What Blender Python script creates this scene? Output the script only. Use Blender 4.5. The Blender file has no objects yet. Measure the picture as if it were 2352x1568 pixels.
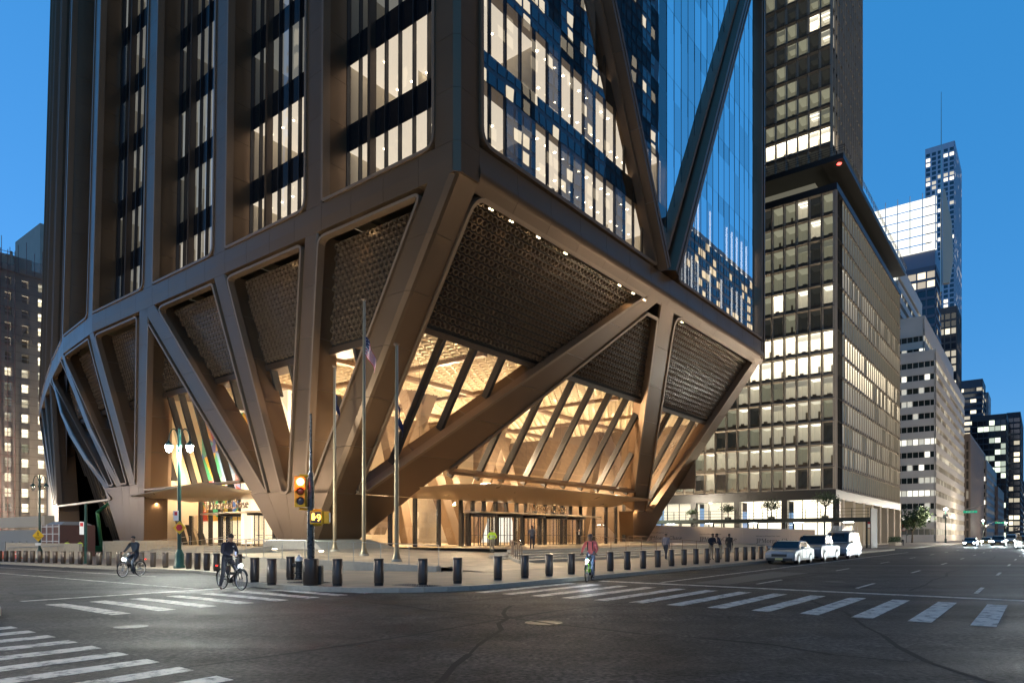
import bpy, bmesh, math, random
from mathutils import Vector, Matrix
random.seed(7)
SC = bpy.context.scene
COL = SC.collection
# ------------------------------------------------------------------ camera, sky, exposure
F = 1568.0; CX = 1176.0; HY = 1230.0; EYE = 1.75          # 24 mm lens on a 36 mm frame, level, shifted up
TH = math.radians(37.9)                                    # the avenue runs this far to the right of the view axis
N1 = (math.sin(TH), math.cos(TH)); N2 = (-math.cos(TH), math.sin(TH))
KX, KY = -3.375, 42.0                                      # street corner of the tower (origin of the block grid)
cam_d = bpy.data.cameras.new('camera'); cam = bpy.data.objects.new('camera', cam_d); COL.objects.link(cam)
cam.location = (0, 0, EYE); cam.rotation_euler = (math.pi / 2, 0, 0)
cam_d.lens = 24.0; cam_d.sensor_width = 36.0; cam_d.shift_y = (HY - 784.0) / 2352.0
cam_d.clip_start = 0.1; cam_d.clip_end = 6000
SC.camera = cam
world = bpy.data.worlds.new('World'); SC.world = world; world.use_nodes = True
wt = world.node_tree; wt.nodes.clear()
wo = wt.nodes.new('ShaderNodeOutputWorld'); wb = wt.nodes.new('ShaderNodeBackground')
sky = wt.nodes.new('ShaderNodeTexSky'); sky.sky_type = 'NISHITA'; sky.sun_disc = False
sky.sun_elevation = math.radians(11); sky.sun_rotation = math.radians(-60); sky.altitude = 0
sky.air_density = 1.0; sky.dust_density = 0.0; sky.ozone_density = 7.0
tint = wt.nodes.new('ShaderNodeMix'); tint.data_type = 'RGBA'; tint.blend_type = 'MULTIPLY'; tint.inputs[0].default_value = 1.0
tint.inputs[7].default_value = (1.9, 1.15, 1.0, 1)
wt.links.new(sky.outputs[0], tint.inputs[6]); mixd = wt.nodes.new('ShaderNodeMix'); mixd.data_type = 'RGBA'; mixd.inputs[0].default_value = 0.70; mixd.inputs[7].default_value = (0.05, 0.97, 2.40, 1)
wt.links.new(tint.outputs[2], mixd.inputs[6]); wt.links.new(mixd.outputs[2], wb.inputs[0]); wt.links.new(wb.outputs[0], wo.inputs[0])
wb.inputs[1].default_value = 0.15
SC.view_settings.view_transform = 'Standard'; SC.view_settings.look = 'None'
SC.view_settings.exposure = 0.95; SC.view_settings.gamma = 1.0
SC.cycles.use_denoising = True; SC.cycles.denoising_prefilter = 'ACCURATE'
SC.cycles.max_bounces = 8; SC.cycles.diffuse_bounces = 3; SC.cycles.glossy_bounces = 4
SC.cycles.transmission_bounces = 6; SC.cycles.transparent_max_bounces = 16
SC.cycles.sample_clamp_indirect = 4.0; SC.cycles.caustics_reflective = False; SC.cycles.caustics_refractive = False
sun_d = bpy.data.lights.new('sun', 'SUN'); sun_d.energy = 0.02; sun_d.angle = math.radians(12); sun_d.color = (1.0, 0.8, 0.65)
sun = bpy.data.objects.new('sun', sun_d); COL.objects.link(sun)
sun.rotation_euler = (math.radians(86), 0, math.radians(-35))
# ------------------------------------------------------------------ block grid: u north up the avenue, v west along the side street
def G(u, v, z=0.0):
    return Vector((KX + u * N1[0] + v * N2[0], KY + u * N1[1] + v * N2[1], z))
CU = -(KX * N1[0] + KY * N1[1]); CV = -(KX * N2[0] + KY * N2[1])
def ray(x, y):
    r = (x - CX) / F
    return (r * N1[0] + N1[1], r * N2[0] + N2[1], (HY - y) / F)
def at_u(x, y, u0):
    d = ray(x, y); t = (u0 - CU) / d[0]; return (CV + t * d[1], EYE + t * d[2])
def at_v(x, y, v0):
    d = ray(x, y); t = (v0 - CV) / d[1]; return (CU + t * d[0], EYE + t * d[2])
def at_z(x, y, z0):
    d = ray(x, y); t = (z0 - EYE) / d[2]; return (CU + t * d[0], CV + t * d[1])
def gz(v):                                                 # the side street falls away to the west
    return -0.01 * min(max(0.0, v + 10.0), 170.0)
ROT_U = math.atan2(N1[1], N1[0])                           # heading of +u, of -u is + pi
ROT_V = math.atan2(N2[1], N2[0])
# ------------------------------------------------------------------ materials
MATS = {}
def nodes_of(m):
    m.use_nodes = True; nt = m.node_tree
    return nt, nt.nodes.get('Principled BSDF')
def mat(name, col, rough=0.5, metal=0.0, noise=0.0, nscale=3.0, bump=0.0, bscale=40.0, emis=None, es=0.0, spec=0.5, coat=0.0):
    if name in MATS: return MATS[name]
    m = bpy.data.materials.new(name); nt, b = nodes_of(m)
    b.inputs['Base Color'].default_value = (*col, 1); b.inputs['Roughness'].default_value = rough
    b.inputs['Metallic'].default_value = metal; b.inputs['Specular IOR Level'].default_value = spec
    b.inputs['Coat Weight'].default_value = coat
    if noise or bump: tc = nt.nodes.new('ShaderNodeTexCoord')
    if noise:
        n = nt.nodes.new('ShaderNodeTexNoise'); n.inputs['Scale'].default_value = nscale; n.inputs['Detail'].default_value = 6
        r = nt.nodes.new('ShaderNodeMapRange'); r.inputs[3].default_value = 1 - noise; r.inputs[4].default_value = 1 + noise
        x = nt.nodes.new('ShaderNodeMix'); x.data_type = 'RGBA'; x.blend_type = 'MULTIPLY'; x.inputs[0].default_value = 1
        x.inputs[6].default_value = (*col, 1)
        nt.links.new(tc.outputs['Object'], n.inputs['Vector']); nt.links.new(n.outputs[0], r.inputs[0]); nt.links.new(r.outputs[0], x.inputs[7])
        nt.links.new(x.outputs[2], b.inputs['Base Color'])
        r2 = nt.nodes.new('ShaderNodeMapRange'); r2.inputs[3].default_value = max(0, rough - 0.12); r2.inputs[4].default_value = min(1, rough + 0.12)
        nt.links.new(n.outputs[0], r2.inputs[0]); nt.links.new(r2.outputs[0], b.inputs['Roughness'])
    if bump:
        n = nt.nodes.new('ShaderNodeTexNoise'); n.inputs['Scale'].default_value = bscale; n.inputs['Detail'].default_value = 4
        bp = nt.nodes.new('ShaderNodeBump'); bp.inputs['Strength'].default_value = bump; bp.inputs['Distance'].default_value = 0.02
        nt.links.new(tc.outputs['Object'], n.inputs['Vector']); nt.links.new(n.outputs[0], bp.inputs['Height']); nt.links.new(bp.outputs[0], b.inputs['Normal'])
    if emis:
        b.inputs['Emission Color'].default_value = (*emis, 1); b.inputs['Emission Strength'].default_value = es
    MATS[name] = m; return m
def glass(name, tintc=(0.9, 0.92, 0.95), base=0.12, grow=0.75, rough=0.0, wave=0.0, wscale=0.6, refl=(1, 1, 1)):
    """architectural glazing: see-through plus a mirror share that grows at grazing angles, optionally wavy"""
    if name in MATS: return MATS[name]
    m = bpy.data.materials.new(name); m.use_nodes = True; nt = m.node_tree; nt.nodes.clear()
    o = nt.nodes.new('ShaderNodeOutputMaterial'); mx = nt.nodes.new('ShaderNodeMixShader')
    t = nt.nodes.new('ShaderNodeBsdfTransparent'); t.inputs[0].default_value = (*tintc, 1)
    g = nt.nodes.new('ShaderNodeBsdfGlossy'); g.inputs['Roughness'].default_value = rough; g.inputs[0].default_value = (*refl, 1)
    lw = nt.nodes.new('ShaderNodeLayerWeight'); lw.inputs[0].default_value = 0.35
    mr = nt.nodes.new('ShaderNodeMapRange'); mr.inputs[3].default_value = base; mr.inputs[4].default_value = min(1, base + grow)
    nt.links.new(lw.outputs['Fresnel'], mr.inputs[0]); nt.links.new(mr.outputs[0], mx.inputs[0])
    nt.links.new(t.outputs[0], mx.inputs[1]); nt.links.new(g.outputs[0], mx.inputs[2]); nt.links.new(mx.outputs[0], o.inputs[0])
    if wave:
        tc = nt.nodes.new('ShaderNodeTexCoord'); n = nt.nodes.new('ShaderNodeTexNoise'); n.inputs['Scale'].default_value = wscale; n.inputs['Detail'].default_value = 0.4
        bp = nt.nodes.new('ShaderNodeBump'); bp.inputs['Strength'].default_value = 1.0; bp.inputs['Distance'].default_value = wave
        nt.links.new(tc.outputs['Object'], n.inputs['Vector']); nt.links.new(n.outputs[0], bp.inputs['Height']); nt.links.new(bp.outputs[0], g.inputs['Normal'])
    MATS[name] = m; return m
def emit(name, col, s):
    if name in MATS: return MATS[name]
    m = bpy.data.materials.new(name); m.use_nodes = True; nt = m.node_tree; nt.nodes.clear()
    o = nt.nodes.new('ShaderNodeOutputMaterial'); e = nt.nodes.new('ShaderNodeEmission')
    e.inputs[0].default_value = (*col, 1); e.inputs[1].default_value = s; nt.links.new(e.outputs[0], o.inputs[0])
    MATS[name] = m; return m
def bronze_mat(name, col, rough, metal):
    """brushed anodised panels: fine speckle, cloudy tone, uneven sheen"""
    m = mat(name, col, rough, metal, noise=0.08, nscale=0.35, bump=0.03, bscale=70)
    return m
BRONZE = bronze_mat('bronze_panel', (0.165, 0.100, 0.056), 0.34, 0.55)
BRONZE_D = bronze_mat('dark_bronze', (0.080, 0.050, 0.032), 0.42, 0.35)
TRIM = bronze_mat('bronze_trim', (0.24, 0.155, 0.095), 0.42, 0.45)
HONEY = mat('honeycomb_metal', (0.30, 0.205, 0.135), 0.26, 0.6)
HONEYB = mat('honeycomb_back', (0.005, 0.004, 0.004), 0.8)  # shade inside the tubes put into a near-black backing
MULL = mat('dark_mullion', (0.030, 0.026, 0.026), 0.35, 0.5)
DARK = mat('dark_void', (0.006, 0.006, 0.007), 0.8)
STONE = mat('pale_granite', (0.42, 0.37, 0.29), 0.7, 0, noise=0.16, nscale=5, bump=0.12, bscale=70)
PAVE = mat('granite_paving', (0.30, 0.25, 0.19), 0.62, 0, noise=0.22, nscale=1.6, bump=0.1, bscale=60)
KERB = mat('granite_kerb', (0.33, 0.31, 0.26), 0.75, 0, noise=0.25, nscale=6, bump=0.25, bscale=40)
STEEL = mat('brushed_steel', (0.42, 0.40, 0.36), 0.32, 0.9, noise=0.1, nscale=8)
CREAM = mat('cream_wall', (0.72, 0.60, 0.44), 0.7, 0, noise=0.06, nscale=1.5)
TRAV = mat('travertine', (0.66, 0.53, 0.37), 0.6, 0, noise=0.1, nscale=2)
BLACK = mat('black_paint', (0.012, 0.012, 0.013), 0.4)
GREENP = mat('green_post_paint', (0.012, 0.045, 0.036), 0.32, 0.1, noise=0.2, nscale=9)
WHITEM = mat('white_paint', (0.75, 0.75, 0.73), 0.5)
# ------------------------------------------------------------------ object helpers
def tag(o, label=None, cat=None, group=None, kind=None):
    if label: o['label'] = label
    if cat: o['category'] = cat
    if group: o['group'] = group
    if kind: o['kind'] = kind
    return o
def thing(name, loc, label, cat, group=None, kind=None):
    o = bpy.data.objects.new(name, None); o.location = loc; o.empty_display_size = 0.3; COL.objects.link(o)
    return tag(o, label, cat, group, kind)
def put(o, parent):
    COL.objects.link(o)
    if parent is not None:
        o.parent = parent
        o.matrix_parent_inverse = world_of(parent).inverted()
    return o
def world_of(o):
    m = o.matrix_basis.copy()
    if o.parent is not None: m = world_of(o.parent) @ o.matrix_parent_inverse @ m
    return m
class MB:
    """collects faces, builds ONE mesh object"""
    def __init__(self): self.v = []; self.f = []; self.mi = []; self.m = 0; self.smooth = False
    def add(self, vs, fs):
        b = len(self.v); self.v += [tuple(p) for p in vs]
        for f in fs: self.f.append(tuple(b + i for i in f)); self.mi.append(self.m)
        return self
    def quad(self, *p): return self.add(p, [tuple(range(len(p)))])
    def prism(self, poly, off, cap=True):
        n = len(poly); off = Vector(off); a = [Vector(p) for p in poly]; b = [p + off for p in a]
        fs = [(i, (i + 1) % n, n + (i + 1) % n, n + i) for i in range(n)]
        if cap: fs += [tuple(range(n - 1, -1, -1)), tuple(range(n, 2 * n))]
        return self.add(a + b, fs)
    def loft(self, rings, closed=True, cap=True):
        n = len(rings[0]); vs = [p for r in rings for p in r]; fs = []
        for k in range(len(rings) - 1):
            for i in range(n if closed else n - 1):
                j = (i + 1) % n; fs.append((k * n + i, k * n + j, (k + 1) * n + j, (k + 1) * n + i))
        if cap and closed:
            fs.append(tuple(range(n - 1, -1, -1))); fs.append(tuple(range((len(rings) - 1) * n, len(rings) * n)))
        return self.add(vs, fs)
    def box(self, c, s, rz=0.0):
        x, y, z = (s[0] / 2, s[1] / 2, s[2] / 2); cr, sr = math.cos(rz), math.sin(rz); p = []
        for dz in (-z, z):
            for dx, dy in ((-x, -y), (x, -y), (x, y), (-x, y)):
                p.append((c[0] + dx * cr - dy * sr, c[1] + dx * sr + dy * cr, c[2] + dz))
        return self.add(p, [(3, 2, 1, 0), (4, 5, 6, 7), (0, 1, 5, 4), (1, 2, 6, 5), (2, 3, 7, 6), (3, 0, 4, 7)])
    def gbox(self, u0, u1, v0, v1, z0, z1):
        """box in block-grid coordinates"""
        a = [G(u0, v0, z0), G(u1, v0, z0), G(u1, v1, z0), G(u0, v1, z0)]
        return self.prism(a, (0, 0, z1 - z0))
    def tube(self, pts, r, n=8, cap=True):
        pts = [Vector(p) for p in pts]; rr = r if isinstance(r, (list, tuple)) else [r] * len(pts); rings = []
        for k, p in enumerate(pts):
            d = (pts[min(k + 1, len(pts) - 1)] - pts[max(k - 1, 0)]).normalized()
            a = d.orthogonal().normalized() if k == 0 else (prev - d * prev.dot(d)).normalized()
            prev = a; b = d.cross(a)
            rings.append([p + a * (rr[k] * math.cos(t)) + b * (rr[k] * math.sin(t)) for t in [2 * math.pi * i / n for i in range(n)]])
        return self.loft(rings, True, cap)
    def lathe(self, prof, c=(0, 0, 0), n=16, cap=True):
        rings = [[(c[0] + r * math.cos(2 * math.pi * i / n), c[1] + r * math.sin(2 * math.pi * i / n), c[2] + z) for i in range(n)] for r, z in prof]
        return self.loft(rings, True, cap)
    def ball(self, c, r, n=12, s=(1, 1, 1)):
        k = max(4, n // 2); rings = []
        for j in range(k + 1):
            t = math.pi * j / k; q = max(1e-3, math.sin(t))
            rings.append([(c[0] + s[0] * r * q * math.cos(2 * math.pi * i / n), c[1] + s[1] * r * q * math.sin(2 * math.pi * i / n), c[2] - s[2] * r * math.cos(t)) for i in range(n)])
        return self.loft(rings)
    def mesh(self, name, mats):
        me = bpy.data.meshes.new(name); me.from_pydata(self.v, [], self.f)
        for m in (mats if isinstance(mats, (list, tuple)) else [mats]): me.materials.append(m)
        if any(self.mi): me.polygons.foreach_set('material_index', self.mi)
        bm = bmesh.new(); bm.from_mesh(me); bmesh.ops.recalc_face_normals(bm, faces=bm.faces); bm.to_mesh(me); bm.free()
        if self.smooth:
            me.polygons.foreach_set('use_smooth', [True] * len(me.polygons))
            try: me.set_sharp_from_angle(angle=math.radians(40))
            except Exception: pass
        me.update(); return me
    def build(self, name, mats, parent=None, smooth=False, bevel=0.0):
        self.smooth = smooth
        o = bpy.data.objects.new(name, self.mesh(name, mats)); put(o, parent)
        if bevel:
            b = o.modifiers.new('bevel', 'BEVEL'); b.width = bevel; b.segments = 2; b.limit_method = 'ANGLE'; b.angle_limit = math.radians(40)
        return o
def inst(name, me, loc, parent=None, rz=0.0, scale=None):
    o = bpy.data.objects.new(name, me); o.location = loc; o.rotation_euler = (0, 0, rz)
    if scale: o.scale = scale
    return put(o, parent)
def copy_thing(root, loc, rz=None):
    r = root.copy(); COL.objects.link(r); r.location = loc
    if rz is not None: r.rotation_euler = (0, 0, rz)
    for ch in list(root.children):
        c = ch.copy(); COL.objects.link(c); c.parent = r
        for g in list(ch.children):
            d = g.copy(); COL.objects.link(d); d.parent = c
    return r
def rounded(poly, rad, n=5):
    """2-D polygon with rounded corners (rad a number or one per corner)"""
    out = []; N = len(poly); rr = rad if isinstance(rad, (list, tuple)) else [rad] * N
    for i in range(N):
        p = Vector(poly[i]); a = Vector(poly[i - 1]); b = Vector(poly[(i + 1) % N]); r = rr[i]
        da = (a - p); db = (b - p); la, lb = da.length, db.length; da.normalize(); db.normalize()
        ang = da.angle(db); t = min(r / math.tan(ang / 2), la * 0.45, lb * 0.45) if r else 0
        if t < 1e-4: out.append(tuple(p)); continue
        p0, p1 = p + da * t, p + db * t
        for k in range(n + 1):
            s = k / n; out.append(tuple((p0 * (1 - s) + p * s) * (1 - s) + (p * (1 - s) + p1 * s) * s))
    return out
def area2(poly):
    return 0.5 * sum(poly[i][0] * poly[(i + 1) % len(poly)][1] - poly[(i + 1) % len(poly)][0] * poly[i][1] for i in range(len(poly)))
def inset2(poly, d):
    """offset a 2-D loop inwards by d"""
    n = len(poly); s = 1 if area2(poly) > 0 else -1; out = []
    for i in range(n):
        a, p, b = Vector(poly[i - 1]), Vector(poly[i]), Vector(poly[(i + 1) % n])
        e1 = (p - a); e2 = (b - p)
        if e1.length < 1e-6: e1 = e2
        if e2.length < 1e-6: e2 = e1
        n1_ = Vector((-e1.y, e1.x)).normalized() * s; n2_ = Vector((-e2.y, e2.x)).normalized() * s
        m = (n1_ + n2_); m = m.normalized() if m.length > 1e-6 else n1_
        k = d / max(0.35, m.dot(n1_)); out.append(tuple(p + m * k))
    return out
def trim_loop(mb, poly, w, f0, f1):
    """frame of width w around a loop; f0(p), f1(p) give the back and front 3-D point of a 2-D point"""
    q = inset2(poly, w); n = len(poly)
    rings = [[f0(p) for p in poly], [f1(p) for p in poly], [f1(p) for p in q], [f0(p) for p in q]]
    vs = [x for r in rings for x in r]; fs = []
    for k in range(3):
        for i in range(n):
            j = (i + 1) % n; fs.append((k * n + i, k * n + j, (k + 1) * n + j, (k + 1) * n + i))
    mb.add(vs, fs)
def in_poly(p, poly):
    x, y = p; c = False; n = len(poly)
    for i in range(n):
        x1, y1 = poly[i]; x2, y2 = poly[i - 1]
        if (y1 > y) != (y2 > y) and x < (x2 - x1) * (y - y1) / (y2 - y1) + x1: c = not c
    return c
def lamp(name, kind, loc, power, col, parent=None, size=0.1, aim=None, spot=None, blend=0.5):
    d = bpy.data.lights.new(name, kind); d.energy = power; d.color = col
    if kind == 'AREA': d.size = size
    else: d.shadow_soft_size = size
    if spot: d.spot_size = math.radians(spot); d.spot_blend = blend
    o = bpy.data.objects.new(name, d); o.location = loc
    if aim is not None: o.rotation_euler = (Vector(aim) - Vector(loc)).to_track_quat('-Z', 'Y').to_euler()
    return put(o, parent)
# ------------------------------------------------------------------ ground
def asphalt():
    m = bpy.data.materials.new('asphalt'); nt, b = nodes_of(m); L = nt.links.new
    tc = nt.nodes.new('ShaderNodeTexCoord')
    def nz(s, d=5, w=None):
        n = nt.nodes.new('ShaderNodeTexNoise'); n.inputs['Scale'].default_value = s; n.inputs['Detail'].default_value = d; L(tc.outputs['Object'], n.inputs['Vector']); return n
    def ramp(src, a, b_, lo, hi):
        r = nt.nodes.new('ShaderNodeMapRange'); r.inputs[1].default_value = a; r.inputs[2].default_value = b_; r.inputs[3].default_value = lo; r.inputs[4].default_value = hi; L(src, r.inputs[0]); return r
    def mul(c, f):
        x = nt.nodes.new('ShaderNodeMix'); x.data_type = 'RGBA'; x.blend_type = 'MULTIPLY'; x.inputs[0].default_value = 1; L(c, x.inputs[6]); L(f, x.inputs[7]); return x.outputs[2]
    big = nz(0.09, 3); mid = nz(0.7, 6); grain = nz(34, 3); fine = nz(130, 2)
    mp = nt.nodes.new('ShaderNodeMapping'); mp.inputs['Rotation'].default_value[2] = -(math.pi / 2 - TH); mp.inputs['Scale'].default_value = (0.03, 0.5, 1)
    L(tc.outputs['Object'], mp.inputs[0]); tyre = nt.nodes.new('ShaderNodeTexNoise'); tyre.inputs['Scale'].default_value = 1.0; tyre.inputs['Detail'].default_value = 4; L(mp.outputs[0], tyre.inputs['Vector'])
    base = nt.nodes.new('ShaderNodeRGB'); base.outputs[0].default_value = (0.030, 0.0272, 0.025, 1)
    c = mul(base.outputs[0], ramp(big.outputs[0], 0.35, 0.65, 0.55, 1.45).outputs[0])
    c = mul(c, ramp(mid.outputs[0], 0.3, 0.7, 0.6, 1.45).outputs[0]); c = mul(c, ramp(nz(13, 4).outputs[0], 0.38, 0.64, 0.35, 1.75).outputs[0]); c = mul(c, ramp(nz(2.2, 5).outputs[0], 0.35, 0.65, 0.7, 1.35).outputs[0])
    c = mul(c, ramp(tyre.outputs[0], 0.35, 0.65, 0.55, 1.5).outputs[0])
    c = mul(c, ramp(grain.outputs[0], 0.3, 0.75, 0.35, 2.0).outputs[0])
    wn = nt.nodes.new('ShaderNodeTexVoronoi'); wn.inputs['Scale'].default_value = 22; L(tc.outputs['Object'], wn.inputs['Vector'])
    c = mul(c, ramp(wn.outputs['Distance'], 0.02, 0.10, 2.6, 1.0).outputs[0])
    vo = nt.nodes.new('ShaderNodeTexVoronoi'); vo.feature = 'DISTANCE_TO_EDGE'; vo.inputs['Scale'].default_value = 0.16
    wr = nt.nodes.new('ShaderNodeVectorMath'); wr.operation = 'MULTIPLY_ADD'; wr.inputs[1].default_value = (1.6, 1.6, 1.6); L(mid.outputs['Color'], wr.inputs[0]); L(tc.outputs['Object'], wr.inputs[2]); L(wr.outputs[0], vo.inputs['Vector'])
    c = mul(c, ramp(vo.outputs['Distance'], 0.0, 0.006, 0.45, 1.0).outputs[0])
    L(c, b.inputs['Base Color'])
    rr = nt.nodes.new('ShaderNodeMath'); rr.operation = 'ADD'; L(ramp(tyre.outputs[0], 0.3, 0.7, 0.36, 0.66).outputs[0], rr.inputs[0]); L(ramp(grain.outputs[0], 0.3, 0.7, 0.0, 0.25).outputs[0], rr.inputs[1]); L(rr.outputs[0], b.inputs['Roughness'])
    bp = nt.nodes.new('ShaderNodeBump'); bp.inputs['Strength'].default_value = 0.55; bp.inputs['Distance'].default_value = 0.012
    ad = nt.nodes.new('ShaderNodeMath'); ad.operation = 'ADD'; L(grain.outputs[0], ad.inputs[0]); L(fine.outputs[0], ad.inputs[1]); L(ad.outputs[0], bp.inputs['Height']); L(bp.outputs[0], b.inputs['Normal'])
    b.inputs['Specular IOR Level'].default_value = 0.16
    return m
ASPH = asphalt()
def worn_paint():
    m = bpy.data.materials.new('worn_road_paint'); nt, b = nodes_of(m); L = nt.links.new
    tc = nt.nodes.new('ShaderNodeTexCoord'); n = nt.nodes.new('ShaderNodeTexNoise'); n.inputs['Scale'].default_value = 3.5; n.inputs['Detail'].default_value = 9; n.inputs['Roughness'].default_value = 0.75
    L(tc.outputs['Object'], n.inputs['Vector'])
    r = nt.nodes.new('ShaderNodeValToRGB'); r.color_ramp.elements[0].position = 0.40; r.color_ramp.elements[0].color = (0.07, 0.068, 0.064, 1)
    r.color_ramp.elements[1].position = 0.52; r.color_ramp.elements[1].color = (0.52, 0.49, 0.44, 1)
    L(n.outputs[0], r.inputs[0]); L(r.outputs[0], b.inputs['Base Color']); b.inputs['Roughness'].default_value = 0.6
    return m
PAINT = worn_paint()
def paving(name, col, su, sv, joint=0.03):
    m = bpy.data.materials.new(name); nt, b = nodes_of(m); L = nt.links.new
    tc = nt.nodes.new('ShaderNodeTexCoord'); mp = nt.nodes.new('ShaderNodeMapping'); mp.inputs['Rotation'].default_value[2] = -(math.pi / 2 - TH)
    L(tc.outputs['Object'], mp.inputs[0])
    br = nt.nodes.new('ShaderNodeTexBrick'); br.inputs['Scale'].default_value = 1.0; br.inputs['Brick Width'].default_value = su; br.inputs['Row Height'].default_value = sv
    br.inputs['Mortar Size'].default_value = joint * 0.35; br.inputs['Mortar Smooth'].default_value = 0.4; br.offset = 0.5
    c = Vector(col); br.inputs['Color1'].default_value = (*(c * 1.1), 1); br.inputs['Color2'].default_value = (*(c * 0.86), 1); br.inputs['Mortar'].default_value = (*(c * 0.45), 1)
    L(mp.outputs[0], br.inputs['Vector'])
    n = nt.nodes.new('ShaderNodeTexNoise'); n.inputs['Scale'].default_value = 1.3; n.inputs['Detail'].default_value = 8; L(tc.outputs['Object'], n.inputs['Vector'])
    r = nt.nodes.new('ShaderNodeMapRange'); r.inputs[1].default_value = 0.3; r.inputs[2].default_value = 0.7; r.inputs[3].default_value = 0.7; r.inputs[4].default_value = 1.2; L(n.outputs[0], r.inputs[0])
    x = nt.nodes.new('ShaderNodeMix'); x.data_type = 'RGBA'; x.blend_type = 'MULTIPLY'; x.inputs[0].default_value = 1; L(br.outputs[0], x.inputs[6]); L(r.outputs[0], x.inputs[7])
    L(x.outputs[2], b.inputs['Base Color']); r2 = nt.nodes.new('ShaderNodeMapRange'); r2.inputs[3].default_value = 0.45; r2.inputs[4].default_value = 0.75; L(n.outputs[0], r2.inputs[0]); L(r2.outputs[0], b.inputs['Roughness'])
    return m
SIDEW = paving('sidewalk_flags', (0.25, 0.195, 0.14), 1.5, 1.5)
PLAZA = paving('plaza_granite', (0.44, 0.34, 0.23), 1.2, 0.6)
def sheet(poly, zf, cuts=()):
    """flat polygon in (u, v), cut along v lines, lifted by zf(u, v) and moved to the world"""
    bm = bmesh.new(); bm.faces.new([bm.verts.new((p[0], p[1], 0)) for p in poly])
    for c in cuts:
        ax, val = c if isinstance(c, tuple) else ('v', c)
        bmesh.ops.bisect_plane(bm, geom=bm.verts[:] + bm.edges[:] + bm.faces[:], plane_co=(0, val, 0) if ax == 'v' else (val, 0, 0), plane_no=(0, 1, 0) if ax == 'v' else (1, 0, 0))
    bmesh.ops.triangulate(bm, faces=bm.faces[:])
    for x in bm.verts:
        u, v = x.co.x, x.co.y; x.co = G(u, v, zf(u, v))
    bmesh.ops.recalc_face_normals(bm, faces=bm.faces)
    for f in bm.faces:
        if f.normal.z < 0: f.normal_flip()
    return bm
def bm_obj(bm, name, mats, parent=None):
    me = bpy.data.meshes.new(name); bm.to_mesh(me); bm.free(); me.materials.append(mats); o = bpy.data.objects.new(name, me); return put(o, parent)
road = bm_obj(sheet([(-600, -900), (3200, -900), (3200, 1500), (-600, 1500)], lambda u, v: gz(v), (-10, 160)), 'road', ASPH); tag(road, kind='structure')
def arc(c, r, a0, a1, n=8):
    return [(c[0] + r * math.cos(math.radians(a0 + (a1 - a0) * i / n)), c[1] + r * math.sin(math.radians(a0 + (a1 - a0) * i / n))) for i in range(n + 1)]
KERBLINE = [(63.0, -14.2), (-12.0, -14.2)] + arc((-13.2, -9.4), 4.8, 270, 180, 10) + [(-17.6, -5.2), (-16.6, -3.0), (-14.6, 1.5), (-13.6, 5.0), (-13.4, 60.0), (-12.8, 135.0)]
def sidewalk(name, line, back, lift=0.15, mat_=SIDEW):
    poly = line + back; o = bm_obj(sheet(poly, lambda u, v: gz(v) + lift, (-10, 160)), name, mat_); tag(o, kind='structure')
    mb = MB(); n = len(line)
    for i in range(n - 1):
        a, b = line[i], line[i + 1]; d = Vector((b[0] - a[0], b[1] - a[1])).normalized(); nx = Vector((-d.y, d.x)) * 0.0
        c = Vector((sum(p[0] for p in poly) / len(poly), sum(p[1] for p in poly) / len(poly)))
        nrm = Vector((-d.y, d.x)); nrm = nrm if (c - Vector(a)).dot(nrm) > 0 else -nrm
        L_ = (Vector(b) - Vector(a)).length; m = max(1, int(L_ / 4)) if L_ < 200 else 40
        for k in range(m):
            p = Vector(a).lerp(Vector(b), k / m) ; q = Vector(a).lerp(Vector(b), (k + 1) / m) - d * 0.012
            w = []
            for t, off in ((p, -0.02), (q, -0.02), (q, 0.16), (p, 0.16)):
                s = t + nrm * off; w.append(G(s.x, s.y, gz(s.y) - 0.05))
            mb.prism(w, (0, 0, lift + 0.055))
    mb.build('kerb', KERB, o)
    return o
sw = sidewalk('sidewalk', KERBLINE, [(63, 135)])
# other corners: across the side street, east side of the avenue, next blocks
sidewalk('sidewalk', [(-70, -13.4), (-30.4, -13.4)] + arc((-30.4, -8.9), 4.5, 270, 360, 10) + [(-25.8, -8.0), (-25.4, 135)], [(-70, 135)])
sidewalk('sidewalk', [(420, -14.2), (80, -14.2)] + arc((80, -10.2), 4.0, 270, 180, 8) + [(76, -10), (76, 135)], [(420, 135)])
sidewalk('sidewalk', [(420, -57), (-16, -57)] + arc((-16, -61), 4.0, 90, 180, 8) + [(-20, -61), (-20, -140)], [(420, -140)])
sidewalk('sidewalk', [(-120, -57), (-36, -57)] + arc((-36, -61), 4.0, 90, 0, 8) + [(-32, -61), (-32, -140)], [(-120, -140)])
sidewalk('sidewalk', [(420, -34.0), (6.0, -34.0)] + arc((6.0, -36.0), 2.0, 90, 270, 8) + [(420, -38.0)], [])       # planted median of the avenue, beyond the frame
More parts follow.
